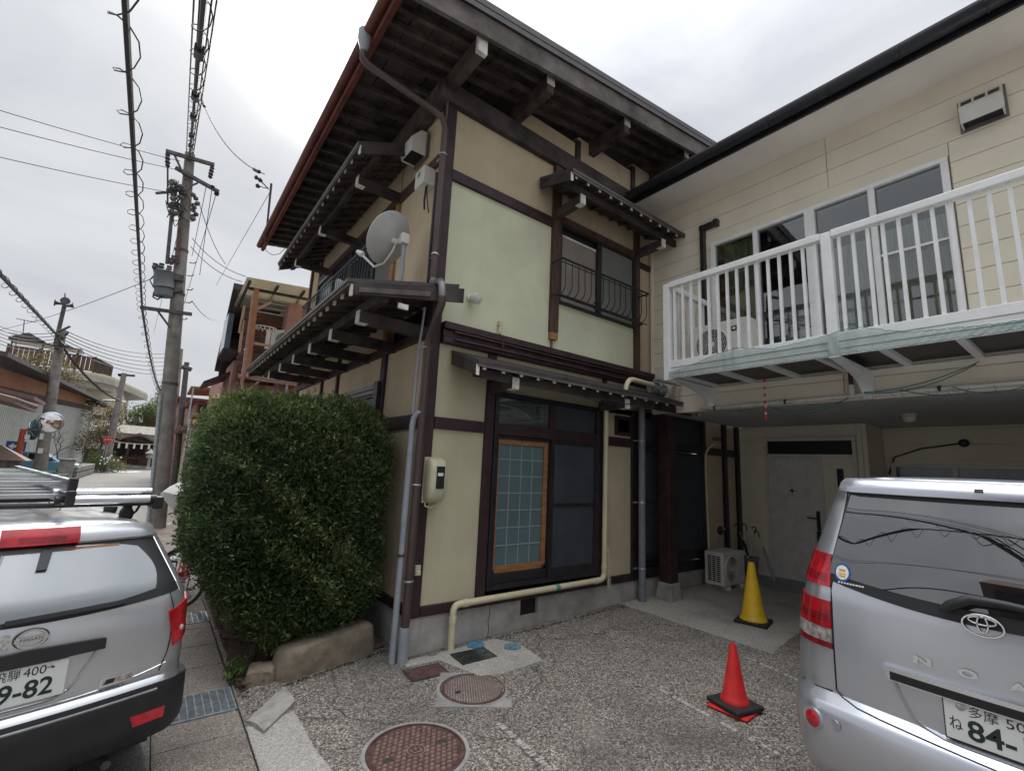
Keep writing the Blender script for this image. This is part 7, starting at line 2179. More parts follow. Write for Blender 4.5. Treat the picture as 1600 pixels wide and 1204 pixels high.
# service mast on the far corner of the eave
t = thing('service_mast', 'thin black service mast with insulators at the far corner of the red eave', 'mast', ony(424, 287, 9.9))
X_ = 1.2
mt_, mb_ = ony(424, 287, 10.0), ony(415, 376, 10.0)
MB().tube([mt_, mb_, mb_ + Vector((0.18, 0, -0.02))], 0.022, 8).build('mast', 'wire', t)
for (cx, cy) in [(400, 277), (406, 281), (402, 290)]:
    c = ony(cx, cy, 10.0)
    MB().tube([c - Vector((.03, 0, 0)), c, c + Vector((.05, 0, -.02))], [0.02, 0.05, 0.02], 8).tube([c, ony(420, 295, 10.0)], 0.010, 5).build('insulator', 'wire', t)
sw = along(EP(316, 158), ony(413, 272, 10.0), 0.35, 18)
wire('service line from the cables above the pole down to the mast on the eave', sw, 0.011)
MB_ = MB().tube([sw[0], sw[1]], 0.04, 6).tube([sw[-3], sw[-2]], 0.04, 6)
tag(MB_.build('wire_grip', 'wire', kind='stuff'), 'dark grips at the two ends of the service line', 'wire grip')
wire('thin guy line from the service mast down behind the neighbour house', along(ony(422, 300, 10.0), ony(338, 445, 20), 0.0, 4), 0.006)
wire('thin wire looping below the end of the red eave', [ony(414, 380, 10.0), ony(416, 392, 10.0), ony(425, 398, 10.0), ony(436, 397, 10.0), ony(446, 388, 10.0)], 0.006)
for (a, c, ya, yb, lab) in [((300, 372), (384, 432), 14.4, 12.5, 'upper thin drop line from the near pole to the terrace roof'), ((298, 385), (378, 440), 14.4, 12.6, 'lower thin drop line from the near pole to the terrace roof'),
                            ((312, 320), (352, 412), 14.4, 17, 'thin drop line slanting down right of the near pole'), ((322, 292), (300, 400), 14.4, 20, 'nearly upright thin line hanging from the end of the lower crossarm'),
                            ((337, 305), (262, 560), 14.4, 40, 'thin line from the crossarm end to the far poles'), ((331, 296), (312, 430), 14.4, 18, 'short thin line below the crossarm end'),
                            ((286, 330), (240, 520), 14.4, 46, 'thin line from the switch gear down the street'), ((245, 432), (0, 515), 14.4, 30, 'line from the transformer across to the left edge past the loudspeakers'),
                            ((300, 470), (338, 500), 14.4, 22, 'thin line to the insulators beside the dark neighbour roof')]:
    wire(lab, along(EP(*a), ony(*c, yb), 0.15, 12), 0.009)

# ---- far poles
def simple_pole(label, b_, tpx, Z=-0.03, r0=0.15, r1=0.11, arms=(), mt='pole_concrete', Y=None):
    B = onz(*b_, Z)
    T = over(*tpx, B)
    T = Vector((T.x, T.y, T.z))
    T = Vector((B.x + (ony(*tpx, B.y).x - B.x), B.y, ony(*tpx, B.y).z))
    t = thing('utility_pole', label, 'utility pole', B)
    MB().tube([B - Vector((0, 0, .3)), B.lerp(T, .5), T], [r0, (r0 + r1) / 2, r1], 10).build('pole', mt, t, smooth=60)
    for (a, c, w_) in arms:
        MB().bar(ony(*a, B.y), ony(*c, B.y), w_, w_).build('crossarm', 'pole_iron', t)
    return t, B, T
wp_, wB, wT = simple_pole('brown utility pole with loudspeakers and white plates, on the left across the street', (60, 748), (97, 515), r0=0.30, r1=0.20, mt='pole_concrete')
lt = ony(101, 470, wB.y)
MB().tube([ony(86, 540, wB.y), ony(101, 476, wB.y)], 0.10, 8).tube([ony(101, 476, wB.y), ony(101.5, 458, wB.y)], 0.03, 5).build('speaker_mast', 'pole_iron', wp_)
for (a, c) in [((99, 475), (85.5, 472.5)), ((103, 478), (115, 477.5)), ((101, 473), (102, 470))]:
    A_, C_ = ony(*a, wB.y), ony(*c, wB.y - (0.8 if c[0] == 102 else 0))
    d = C_ - A_
    MB().tube([A_, A_ + d * 0.45, A_ + d * 0.85, C_], [0.06, 0.08, 0.12, 0.22], 12).build('loudspeaker', 'pole_iron', wp_, smooth=50)
for (px0, px1, py0, py1) in [(61, 69, 677, 686), (58, 68, 700, 708)]:
    P0, P1 = ony(px0, py1, wB.y - 0.35), ony(px1, py0, wB.y - 0.35)
    MB().box(P0.x, P1.x, wB.y - 0.36, wB.y - 0.33, P0.z, P1.z).build('plate', 'sign_white', wp_)
for k in range(5):
    c = ony(62 + (k - 2) * 3.4, 744, wB.y - 0.36)
    MB().box(c.x - 0.07, c.x + 0.07, wB.y - 0.42, wB.y - 0.30, c.z - 0.18, c.z + 0.16).build('stripe_band', 'sign_yellow' if k % 2 else 'black', wp_)
q = MB()
for k in range(12):
    c = ony(rng.uniform(86, 104), rng.uniform(515, 552), wB.y - 0.3)
    q.bar(c, c + Vector(rng.normal(0, .28, 3)), rng.uniform(.06, .16), rng.uniform(.06, .14))
q.build('fittings', 'pole_iron', wp_, kind='stuff')
p3, B3, T3 = simple_pole('slim grey pole with a short crossarm beside the stop sign', (163, 737), (194, 583), r0=0.27, r1=0.18, arms=[((184, 585), (211, 587), 0.16), ((186, 584), (188, 588), 0.16)])
simple_pole('farther pole just right of the near pole, partly hidden by it', (262, 748), (282, 545), r0=0.22, r1=0.16)
p5, B5, T5 = simple_pole('slim dark pole with round fittings behind the neighbour roof', (272, 760), (292, 566), r0=0.16, r1=0.12, mt='pole_iron')
for (a, c) in [((284, 572), (291, 575)), ((292, 574), (300, 577))]:
    A_, C_ = ony(*a, B5.y), ony(*c, B5.y)
    MB().tube([A_, C_], 0.14, 8).build('fitting', 'pole_iron', p5)
for i in range(6):
    y0 = 505 + 7 * i
    wire(['highest', 'second', 'third', 'fourth', 'fifth', 'lowest'][i] + ' of the thin lines strung from the loudspeaker pole to the right across the street', along(ony(100, 515 + 5.2 * i, wB.y), ony(262, 552 + 6.5 * i, 44), 0.5, 14), 0.026, grp='lines from the loudspeaker pole')
    wire(['highest', 'second', 'third', 'fourth', 'fifth', 'lowest'][i] + ' of the thin lines from the loudspeaker pole to the left edge', along(ony(97, 517 + 5.2 * i, wB.y), ony(-4, 508 + 5.5 * i, 34), 0.3, 10), 0.020, grp='lines from the loudspeaker pole')
big = along(ony(90, 525, wB.y), ony(0, 428, 18), 0.0, 20, 0.4)
wire('thick cable coming down from the left edge to the loudspeaker pole', big, 0.055)
wire('hanger wire wound round the thick cable at the left edge', coil(big, 0.13, 1.4, 0.01), 0.012, 'cable', 'hanger_wire', n=4)
wire('thick cable from the loudspeaker pole down towards the slim pole', along(ony(100, 545, wB.y), ony(186, 625, 47), 0.4, 16), 0.07)

# ---- traffic mirrors on the orange post
MBs = onz(20, 755, -0.03)
t = thing('traffic_mirror', 'two round traffic mirrors on a leaning orange post across the street', 'traffic mirror', MBs)
ym = MBs.y
MB().tube([MBs, ony(28, 712, ym), ony(37, 670, ym)], 0.12, 10).build('post', 'mirror_orange', t, smooth=50)
Mb = Vector((0.55, -0.75, 0.1)).normalized()
for (px_, py_, rr_, dirv, mt, nm) in [(52, 671, 0.50, Vector((0.85, 0.50, 0.0)), 'mirror_back', 'mirror_back'), (79, 660, 0.52, Vector((0.35, -0.92, -0.05)), 'mirror_face', 'mirror')]:
    c = ony(px_, py_, ym)
    Mq = dirv.normalized().to_track_quat('Z', 'Y').to_matrix()
    if nm == 'mirror':
        MB().lathe([(rr_, -0.1), (rr_, 0.02), (rr_ * 0.97, 0.05), (rr_ * 0.9, 0.07)], c, 28, M=Mq, cap=False).build('hood', 'galv', t, smooth=40)
        MB().lathe([(rr_ * 0.93, 0.04), (rr_ * 0.7, 0.10), (rr_ * 0.35, 0.15), (0.001, 0.16)], c, 28, M=Mq, cap=False).build('mirror', 'mirror_face', t, smooth=60)
    else:
        MB().lathe([(rr_, 0.06), (rr_, 0.0), (rr_ * 0.7, -0.07), (rr_ * 0.3, -0.11), (0.001, -0.12)], c, 28, M=Mq, cap=False).build('mirror_back', 'mirror_back', t, smooth=60)
        q = MB()
        for k in range(8):
            a = 2 * PI * k / 8
            u_ = Mq @ Vector((math.cos(a), math.sin(a), 0))
            q.bar(c + u_ * 0.08 - dirv * 0.13, c + u_ * rr_ * 0.9 - dirv * 0.05, 0.03, 0.03)
        q.build('ribs', 'car_blue', t)
c = ony(43, 682, ym - 0.1)
MB().box(c.x - 0.09, c.x + 0.09, ym - 0.16, ym - 0.13, c.z - 0.10, c.z + 0.10).build('plate', 'sign_white', t)
MB().tube([ony(36, 672, ym), ony(60, 666, ym), ony(76, 664, ym)], 0.04, 6).build('arm', 'mirror_orange', t)
# one way sign
t = thing('one_way_sign', 'blue sign with a white arrow pointing left behind the orange mirror post', 'traffic sign', ony(26, 748, ym + 0.8))
ys_ = ym + 0.8
P0, P1 = ony(7, 704, ys_), ony(42, 690, ys_)
MB().box(P0.x, P1.x, ys_, ys_ + 0.02, P0.z, P1.z).build('panel', 'sign_blue', t)
cz_, hx_ = (P0.z + P1.z) / 2, (P1.x - P0.x)
q = MB()
q.prism([(P0.x + hx_ * .12, ys_ - 0.006, cz_), (P0.x + hx_ * .38, ys_ - 0.006, cz_ + .16), (P0.x + hx_ * .38, ys_ - 0.006, cz_ + .06), (P0.x + hx_ * .88, ys_ - 0.006, cz_ + .06), (P0.x + hx_ * .88, ys_ - 0.006, cz_ - .06), (P0.x + hx_ * .38, ys_ - 0.006, cz_ - .06), (P0.x + hx_ * .38, ys_ - 0.006, cz_ - .16)], (0, 0.004, 0))
q.build('arrow', 'sign_white', t)
MB().tube([Vector((P1.x - .1, ys_ + 0.06, -0.03)), Vector((P1.x - .1, ys_ + 0.06, P1.z))], 0.04, 8).build('post', 'galv', t)
# stop sign
t = thing('stop_sign', 'red inverted triangle stop sign on a grey post by the flowering shrubs', 'traffic sign', onz(166, 738, -0.03))
yb = 47.5
c = ony(169, 688, yb)
s_ = 0.42
def tri(s2): return [(c.x - s2, yb, c.z + s2 * 0.75), (c.x + s2, yb, c.z + s2 * 0.75), (c.x, yb, c.z - s2 * 1.0)]
q = MB(); q.prism([(p[0], yb + 0.01, p[2]) for p in tri(s_)], (0, 0.03, 0)); q.build('rim', 'sign_white', t)
q = MB(); q.prism(tri(s_ * 0.94), (0, 0.009, 0)); q.build('panel', 'sign_red', t)
q = MB()
put_text(q, '止まれ', 0.20, Matrix.Translation((c.x - 0.26, yb - 0.004, c.z + 0.02)) @ TX, 0.52)
q.build('lettering', 'sign_white', t)
MB().tube([(c.x, yb + 0.08, -0.03), (c.x, yb + 0.08, c.z + 0.2)], 0.04, 8).build('post', 'galv', t)
# street lamp
t = thing('street_lamp', 'grey street lamp with a bent arm at the corner of the pale corrugated wall', 'street lamp', onz(124, 730, -0.03))
yl = 56.5
MB().tube([ony(124, 728, yl), ony(141, 650, yl), ony(145, 634, yl), ony(153, 628, yl), ony(165, 625, yl)], 0.13, 8).tube([ony(165, 625, yl), ony(186, 626, yl)], 0.07, 6).build('post', 'galv', t, smooth=60)
c = ony(191, 627, yl)
MB().box(c.x - 0.35, c.x + 0.3, yl - 0.15, yl + 0.15, c.z - 0.12, c.z + 0.08).build('lamp', 'sign_white', t, bev=0.04)

# ---- blue car across the street
cb = onz(57, 746, -0.03)
t = thing('blue_car', 'small light blue hatchback parked behind the brown pole across the street', 'car', (cb.x - 0.3, cb.y - 0.5, -0.03))
bx, by = cb.x - 0.2, cb.y - 0.3
def outline_prism(q, pts, y0, y1): q.prism([(x, y0, z) for x, z in pts], (0, y1 - y0, 0))
ox = bx - 1.5
q = MB()
outline_prism(q, [(ox, .25), (ox + 3.4, .25), (ox + 3.45, .55), (ox + 3.35, .80), (ox + 2.6, .95), (ox + 0.0, .98), (ox - .05, .6)], by, by + 1.6)
q.build('body', 'car_blue', t, bev=0.08)
q = MB()
outline_prism(q, [(ox + .05, .97), (ox + 2.5, .95), (ox + 1.8, 1.42), (ox + 0.3, 1.45)], by + .08, by + 1.52)
q.build('cabin', 'car_blue', t, bev=0.06)
q = MB()
outline_prism(q, [(ox + .3, 1.0), (ox + 1.15, 1.0), (ox + 1.15, 1.36), (ox + 0.45, 1.38)], by + .07, by + .08)
outline_prism(q, [(ox + 1.22, 1.0), (ox + 2.3, 0.98), (ox + 1.75, 1.36), (ox + 1.22, 1.36)], by + .07, by + .08)
q.build('side_window', 'car_glass_dark', t)
for x in (ox + .6, ox + 2.75):
    MB().lathe([(0.2, -0.02), (0.30, -0.02), (0.30, 0.16), (0.2, 0.16)], (x, by, 0.27), 20, axis='y').build('wheel', 'tyre', t, smooth=40)
MB().ball((ox + 3.3, by + 0.2, 0.72), 0.13, 10, 6, (1, 1, .7)).build('headlight', 'lamp_clear', t, smooth=60)

# ---- trees and shrubs
def crown(parent, c, rad, n, size, mt, sc=(1, 1, 1), per=5, holes=0.25):
    """leaf sprays through the volume of several clumps"""
    pts, nr, tn = [], [], []
    nb_ = 9
    cl = [(Vector(c) + Vector((rng.uniform(-.7, .7) * rad * sc[0], rng.uniform(-.7, .7) * rad * sc[1], rng.uniform(-.75, .75) * rad * sc[2])), rng.uniform(0.3, 0.55) * rad) for _ in range(nb_)]
    for cc, cr_ in cl:
        k = n // nb_
        v = rng.normal(0, 1, (k, 3))
        v /= np.linalg.norm(v, axis=1, keepdims=True)
        rr_ = cr_ * rng.uniform(0.3, 1.0, (k, 1)) ** 0.5
        pts.append(np.array(cc) + v * rr_ * np.array(sc))
        nr.append(v)
        tn.append(0.35 + 0.3 * v[:, 2] + rng.uniform(-.1, .1))
    return leaves('crown', np.concatenate(pts), np.concatenate(nr), size, mt, parent, per=per, spread=size * 1.2, tone=np.concatenate(tn))
def limbs(q, p, d, L, r_, depth):
    e = p + d * L
    q.tube([p, p.lerp(e, .5) + Vector(rng.normal(0, L * .04, 3)), e], [r_, r_ * .85, r_ * .65], 5, cap=False)
    if depth == 0: return
    for k in range(3 if depth > 1 else 3):
        nd = (d + Vector(rng.normal(0, 0.48, 3)) + Vector((0, 0, 0.12))).normalized()
        limbs(q, p + d * L * rng.uniform(0.55, 1.0), nd, L * rng.uniform(0.55, 0.75), r_ * 0.55, depth - 1)
def tree(name, label, base, h, rad, mt, n=900, size=0.16, cz=0.68, sc=(1, 1, 1), depth=3, trunk_r=0.09, per=4):
    t = thing(name, label, 'tree', base)
    q = MB()
    B = Vector(base)
    limbs(q, B, Vector((0, 0, 1)), h * 0.42, trunk_r, depth)
    q.build('trunk', 'far_trunk', t, smooth=60)
    if n: crown(t, B + Vector((0, 0, h * cz)), rad, n, size, mt, sc, per)
    return t
b_ = ony(152, 728, 52)
tree('street_tree', 'yellow green tree in front of the corrugated wall beside the slim pole', (b_.x, 52, -0.03), 5.6, 1.6, 'leaf_olive', 1100, 0.16, 0.66, (1.0, 1, 1.25))
b_ = ony(85, 735, 38)
tree('bare_shrub', 'bare reddish shrub in front of the pale corrugated wall', (b_.x, 38, -0.03), 3.0, 0.8, 'leaf_dry', 90, 0.05, 0.7, depth=4, trunk_r=0.05, per=2)
b_ = ony(35, 620, 60)
tree('hill_tree', 'yellowish tree in front of the roof terrace at the left', (b_.x, 60, 3.0), 7.5, 2.6, 'leaf_olive', 1300, 0.22, 0.72, (1.3, 1, 0.8), per=3)
for (px_, py_, Y, h_, lab) in [(205, 705, 82, 8.0, 'small round dark green tree behind the shrine'), (222, 700, 84, 9.0, 'bushy tree right of the round tree behind the shrine'), (240, 690, 86, 12.5, 'tall thin upright tree left of the near pole')]:
    b_ = ony(px_, py_, Y)
    tall = h_ > 10
    tree('park_tree', lab, (b_.x, Y, 1.0), h_, 2.2 if not tall else 1.5, 'leaf_olive' if px_ != 205 else 'leaf_green', 1100, 0.24, 0.62, (1, 1, 1.0) if not tall else (0.8, .8, 2.6), per=3, trunk_r=0.16)
for i, (px_, py_, Y, w_, h_, mt, lab) in enumerate([(152, 730, 48.5, 0.9, 1.5, 'leaf_green', 'rounded green shrub at the foot of the yellow green tree'), (163, 733, 47.0, 1.0, 1.2, 'leaf_green', 'flowering shrub round the stop sign post'), (175, 731, 49.0, 0.8, 1.1, 'leaf_olive', 'small shrub right of the stop sign post'), (145, 722, 51, 0.6, 1.6, 'leaf_olive', 'loose shrub against the end of the corrugated wall')]):
    b_ = ony(px_, py_, Y)
    t = thing('street_shrub', lab, 'shrub', (b_.x, Y, -0.03))
    crown(t, (b_.x, Y, h_ * 0.5), w_, 500, 0.10, mt, (1, 1, h_ / w_ * 0.55), 4)
    q = MB()
    for k in range(4): q.tube([(b_.x + rng.normal(0, .1), Y, -0.05), (b_.x + rng.normal(0, .3), Y + rng.normal(0, .2), h_ * .6)], [0.03, 0.015], 5)
    q.build('stems', 'far_trunk', t)
    if i == 1:
        wp2 = np.array([(b_.x + rng.normal(0, .5), Y - 0.7, h_ * rng.uniform(.5, 1.05)) for _ in range(16)])
        q = MB()
        for p in wp2: q.ball(p, 0.06, 6, 4)
        q.build('blossoms', 'sign_white', t, kind='stuff')
# ------------------------------------------------------------------ buildings down the street
# ---- corrugated workshop across the street: its side wall runs along the street
wa, wb = ony(-70, 730, 30.5), ony(127, 728, 57.0)
t = thing('corrugated_building', 'long low building with a pale corrugated wall, brown band and dark shallow roof', 'building', (wa.x, 30.5, -0.03))
x0, y0_, x1, y1_ = wa.x, 30.5, wb.x, 57.0
d = Vector((x1 - x0, y1_ - y0_, 0))
L = d.length
dn = d.normalized()
nr = Vector((dn.y, -dn.x, 0))
za, zb_ = ony(-70, 604, 30.5).z, ony(140, 641, 57.0).z
q = MB()
n = 95
rows = [[], []]
for i in range(n * 4 + 1):
    f = (i // 4 + (0, 0.62, 0.70, 0.92)[i % 4]) / n
    p = Vector((x0, y0_, 0)) + d * f + nr * (0.0 if i % 4 < 2 else -0.16)
    rows[0].append(Vector((p.x, p.y, -0.1)))
    rows[1].append(Vector((p.x, p.y, za + (zb_ - za) * f)))
q.grid(rows)
q.build('corrugated_wall', 'corrugated', t)
A_, B_ = Vector((x0, y0_, za)), Vector((x1, y1_, zb_))
up1 = Vector((0, 0, 1))
q = MB(); q.hexa([A_ - nr * .1, A_ + nr * .06, B_ + nr * .06, B_ - nr * .1, A_ - nr * .1 + up1 * .35, A_ + nr * .06 + up1 * .35, B_ + nr * .06 + up1 * .35, B_ - nr * .1 + up1 * .35]); q.build('trim', 'wood_eave', t)
E_ = A_.lerp(B_, 0.86)
q = MB(); q.hexa([A_ - nr * .1 + up1 * .351, A_ + nr * .03 + up1 * .351, E_ + nr * .03 + up1 * .351, E_ - nr * .1 + up1 * .351, A_ - nr * .1 + up1 * 1.25, A_ + nr * .03 + up1 * 1.25, E_ + nr * .03 + up1 * 1.0, E_ - nr * .1 + up1 * 1.0]); q.build('brown_band', 'rust_band', t)
F_ = B_ + dn * 1.4
q = MB(); q.hexa([A_ + nr * 1.0 + up1 * 1.45 - dn * 1, A_ - nr * 9 + up1 * 2.6 - dn * 1, F_ - nr * 9 + up1 * 2.2, F_ + nr * 0.8 + up1 * 0.75, A_ + nr * 1.0 + up1 * 1.65 - dn, A_ - nr * 9 + up1 * 2.8 - dn, F_ - nr * 9 + up1 * 2.4, F_ + nr * 0.8 + up1 * 0.95]); q.build('roof', 'roof_metal', t)
for k in range(6):
    c = E_.lerp(F_, k / 5) + up1 * (0.7 - 0.03 * k)
    MB().bar(c - nr * 0.3, c + nr * 1.0, 0.12, 0.16).build('rafter', 'wood_eave', t)
q = MB(); q.hexa([B_ - up1 * 0.55 + nr * 0.9 - dn * .2, B_ - up1 * 0.4 - nr * 2 - dn * .2, F_ - up1 * 0.55 - nr * 2, F_ - up1 * 0.7 + nr * 0.9, B_ - up1 * 0.40 + nr * 0.9 - dn * .2, B_ - up1 * 0.25 - nr * 2 - dn * .2, F_ - up1 * 0.4 - nr * 2, F_ - up1 * 0.55 + nr * 0.9]); q.build('lean_to_roof', 'tile_roof', t)
q = MB(); q.hexa([B_ * 1 - up1 * (zb_ + .1), B_ - nr * 8 - up1 * (zb_ + .1), B_ - nr * 8 + dn * .2 - up1 * (zb_ + .1), B_ + dn * .2 - up1 * (zb_ + .1), B_ + up1 * .3, B_ - nr * 8 + up1 * 1.2, B_ - nr * 8 + dn * .2 + up1 * 1.2, B_ + dn * .2 + up1 * .3]); q.build('end_wall', 'wood_rafter', t)
q = MB(); q.box(x0 - 6, x0 - 0.1, y0_ + 0.02, y0_ + 0.2, -0.1, za + 1.2); q.build('gable_wall', 'corrugated', t)

# ---- big pale block with a curved flat roof and fenced terrace on top
t = thing('terrace_building', 'big pale building with an overhanging curved flat roof and a fenced roof terrace', 'building', ony(150, 690, 75))
Y = 75
def P75(px_, py_, y=Y): return ony(px_, py_, y)
def slab_outline(sh=0):
    pts = [P75(-30, 572, Y), P75(60, 574, Y), P75(120, 581, Y), P75(160, 585, Y), P75(176, 588, Y + 0.6)]
    return pts
zt_ = P75(100, 580).z
ring = [(P75(-60, 600).x, Y), (P75(60, 600).x, Y), (P75(130, 600).x, Y), (P75(160, 600).x, Y + 0.8), (P75(176, 600).x, Y + 3), (P75(190, 600).x, Y + 8), (P75(228, 600).x, Y + 20), (P75(228, 600).x - 3, Y + 26), (P75(-60, 600).x, Y + 26)]
q = MB(); q.prism([(x, y, zt_ - 0.75) for x, y in ring], (0, 0, 0.75)); q.build('roof_slab', 'far_concrete', t)
q = MB(); q.prism([(x * 1.0 - 0.15, y + 0.35, zt_) for x, y in ring], (0, 0, 0.35)); q.build('roof_edge', 'far_cream', t)
q = MB(); q.prism([(x - 0.2, y + 0.6, zt_ - 1.5) for x, y in ring[:6]] + [(ring[5][0] - 0.2, Y + 26, zt_ - 1.5), (ring[0][0], Y + 26, zt_ - 1.5)], (0, 0, 0.75)); q.build('roof_soffit', 'far_concrete', t)
wx0, wx1 = P75(60, 600).x, P75(193, 600, Y + 4).x
q = MB(); q.box(wx0 - 8, wx1 - 3.4, Y + 3, Y + 20, -1, zt_ - 1.5); q.build('wall', 'far_white', t)
q = MB(); q.box(wx1 - 3.39, wx1, Y + 4, Y + 20, -1, zt_ - 1.5); q.build('wall', 'far_cream', t)
for k in range(3):
    x = wx1 - 7.6 + k * 1.3
    MB().box(x, x + 0.12, Y + 2.86, Y + 2.99, zt_ - 4.6, zt_ - 1.5).build('pipe', 'galv', t)
st_ = MB()
for k in range(7):
    st_.box(wx1 - 9.6 + 0.32 * k, wx1 - 7.4, Y + 1.4, Y + 2.6, zt_ - 4.6 + 0.40 * k, zt_ - 4.45 + 0.40 * k)
st_.build('stair', 'pole_iron', t)
MB().bar((wx1 - 9.8, Y + 1.35, zt_ - 3.6), (wx1 - 7.4, Y + 1.35, zt_ - 1.3), 0.12, 0.12).bar((wx1 - 7.4, Y + 1.35, zt_ - 4.6), (wx1 - 7.4, Y + 1.35, zt_ - 1.3), 0.12, 0.12).build('stair_rail', 'pole_iron', t)
fence_pts = [(P75(8, 545).x, Y + 1.0), (P75(60, 545).x, Y + 1.0), (P75(120, 545).x, Y + 1.2), (P75(150, 545).x, Y + 1.8), (P75(181, 545, Y + 7).x, Y + 7)]
f_ = thing('terrace_fence', 'brown slatted fence with posts round the roof terrace of the pale building', 'fence', (*fence_pts[2], zt_ + 0.35))
zf = zt_ + 0.351
k = 0
for i in range(len(fence_pts) - 1):
    a, c = Vector((*fence_pts[i], 0)), Vector((*fence_pts[i + 1], 0))
    m = max(2, int((c - a).length / 0.42))
    for j in range(m):
        p = a.lerp(c, (j + 0.5) / m)
        hgt = 1.9
        MB().box(p.x - 0.19, p.x + 0.19, p.y - 0.03, p.y + 0.03, zf + 0.25, zf + hgt).build('slat', 'wood_rafter' if i == 3 else 'log_wood', f_)
    for j in range(max(1, m // 7)):
        p = a.lerp(c, j / max(1, m // 7))
        MB().box(p.x - 0.10, p.x + 0.10, p.y - 0.10, p.y + 0.02, zf, zf + 2.15).build('post', 'wood_eave', f_)
    MB().bar(a + Vector((0, -.05, zf + 1.95)), c + Vector((0, -.05, zf + 1.95)), 0.1, 0.12).bar(a + Vector((0, -.05, zf + 0.3)), c + Vector((0, -.05, zf + 0.3)), 0.1, 0.12).build('rail', 'wood_eave', f_)
pv = thing('roof_pavilion', 'small dark tent roof on the terrace at the left', 'pavilion', P75(40, 560, Y + 6))
c = P75(42, 532, Y + 6)
q = MB()
q.prism([(c.x - 1.4, Y + 5, c.z), (c.x + 5.2, Y + 5, c.z - 0.25), (c.x + 5.2, Y + 5, c.z - 0.45), (c.x - 1.4, Y + 5, c.z - 0.3), ], (0, 3, 0))
q.prism([(c.x - 1.5, Y + 5, c.z), (c.x + 1.8, Y + 5, c.z), (c.x + 0.2, Y + 5, c.z + 0.9)], (0, 3, 0))
q.build('roof', 'roof_metal', pv)
for x in (-1.2, 1.5, 4.8):
    MB().box(c.x + x, c.x + x + .15, Y + 5.5, Y + 5.65, zt_ + .3, c.z - 0.2).build('post', 'wood_eave', pv)
for i, (px0, py0, py1) in enumerate([(35, 500, 530), (24, 522, 545)]):
    an = thing('roof_antenna', ['television aerial above the tent roof on the terrace', 'smaller television aerial left of the tent roof'][i], 'aerial', P75(px0, py1, Y + 7))
    a, c = P75(px0, py1, Y + 7), P75(px0 + 3, py0, Y + 7)
    MB().tube([a, c], 0.05, 5).build('mast', 'pole_iron', an)
    MB().bar(P75(px0 - 9, py0 - 2, Y + 7), P75(px0 + 22, py0 + 4, Y + 7), 0.06, 0.06).build('boom', 'pole_iron', an)
    for k in range(6):
        p = P75(px0 - 8 + 5.5 * k, py0 - 2 + k, Y + 7)
        MB().bar(p - Vector((0, .5, 0)), p + Vector((0, .5, .1)), 0.03, 0.03).build('element', 'pole_iron', an)

# ---- tiled house at the left edge, and its low neighbour
t = thing('tiled_house', 'house at the left edge with a brown tiled eave and pale wall', 'house', ony(0, 740, 26))
Y = 26
E0, E1 = ony(-60, 615, Y), ony(50, 643, Y + 4)
zE = ony(45, 642, Y).z
xe = ony(48, 642, Y).x
rf = MB().hexa([(xe - 6, Y - 3, zE + 1.5), (xe, Y - 3, zE + 0.1), (xe, Y + 1, zE + 0.0), (xe - 6, Y + 1, zE + 1.4), (xe - 6, Y - 3, zE + 1.62), (xe, Y - 3, zE + 0.22), (xe, Y + 1, zE + .12), (xe - 6, Y + 1, zE + 1.52)]).build('roof', 'tile_roof', t)
for k in range(14):
    y = Y - 2.9 + k * 0.29
    MB().tube([(xe - 6, y, zE + 1.63), (xe + 0.03, y, zE + 0.22)], 0.075, 6).build('tile_row', 'tile_roof', rf)
MB().box(xe - 6, xe - 1.9, Y - 2.4, Y + 0.5, -0.1, zE + 0.3).build('wall', 'far_cream', t)
MB().box(xe - 1.89, xe - 1.86, Y - 2.0, Y - 0.4, 1.0, 2.0).build('window', 'far_glass', t)
MB().box(xe - 5, xe - 1.5, Y - 2.8, Y - 2.5, 1.55, 1.85).build('red_awning', 'red_iron_roof', t)
MB().hexa([(xe - 7, Y + 1.4, zE + 2.0), (xe - 0.2, Y + 1.4, zE + 0.55), (xe - 0.2, Y + 4, zE + .5), (xe - 7, Y + 4, zE + 2.0), (xe - 7, Y + 1.4, zE + 2.15), (xe - 0.2, Y + 1.4, zE + 0.7), (xe - .2, Y + 4, zE + .65), (xe - 7, Y + 4, zE + 2.15)]).build('upper_roof', 'tile_roof', t)
t = thing('stone_gate_wall', 'low dark wall with a hipped cap at the left edge behind the roof rack', 'wall', onz(8, 762, -0.03))
c = onz(6, 764, -0.03)
MB().box(c.x - 4, c.x + 0.25, c.y, c.y + 0.6, -0.1, 1.15).build('wall', 'stone_far', t)
MB().hexa([(c.x - 4, c.y - .3, 1.15), (c.x + .5, c.y - .3, 1.15), (c.x + .5, c.y + .9, 1.15), (c.x - 4, c.y + .9, 1.15), (c.x - 4, c.y + .25, 1.75), (c.x - .4, c.y + .25, 1.75), (c.x - .4, c.y + .35, 1.75), (c.x - 4, c.y + .35, 1.75)]).build('cap', 'tile_roof', t)
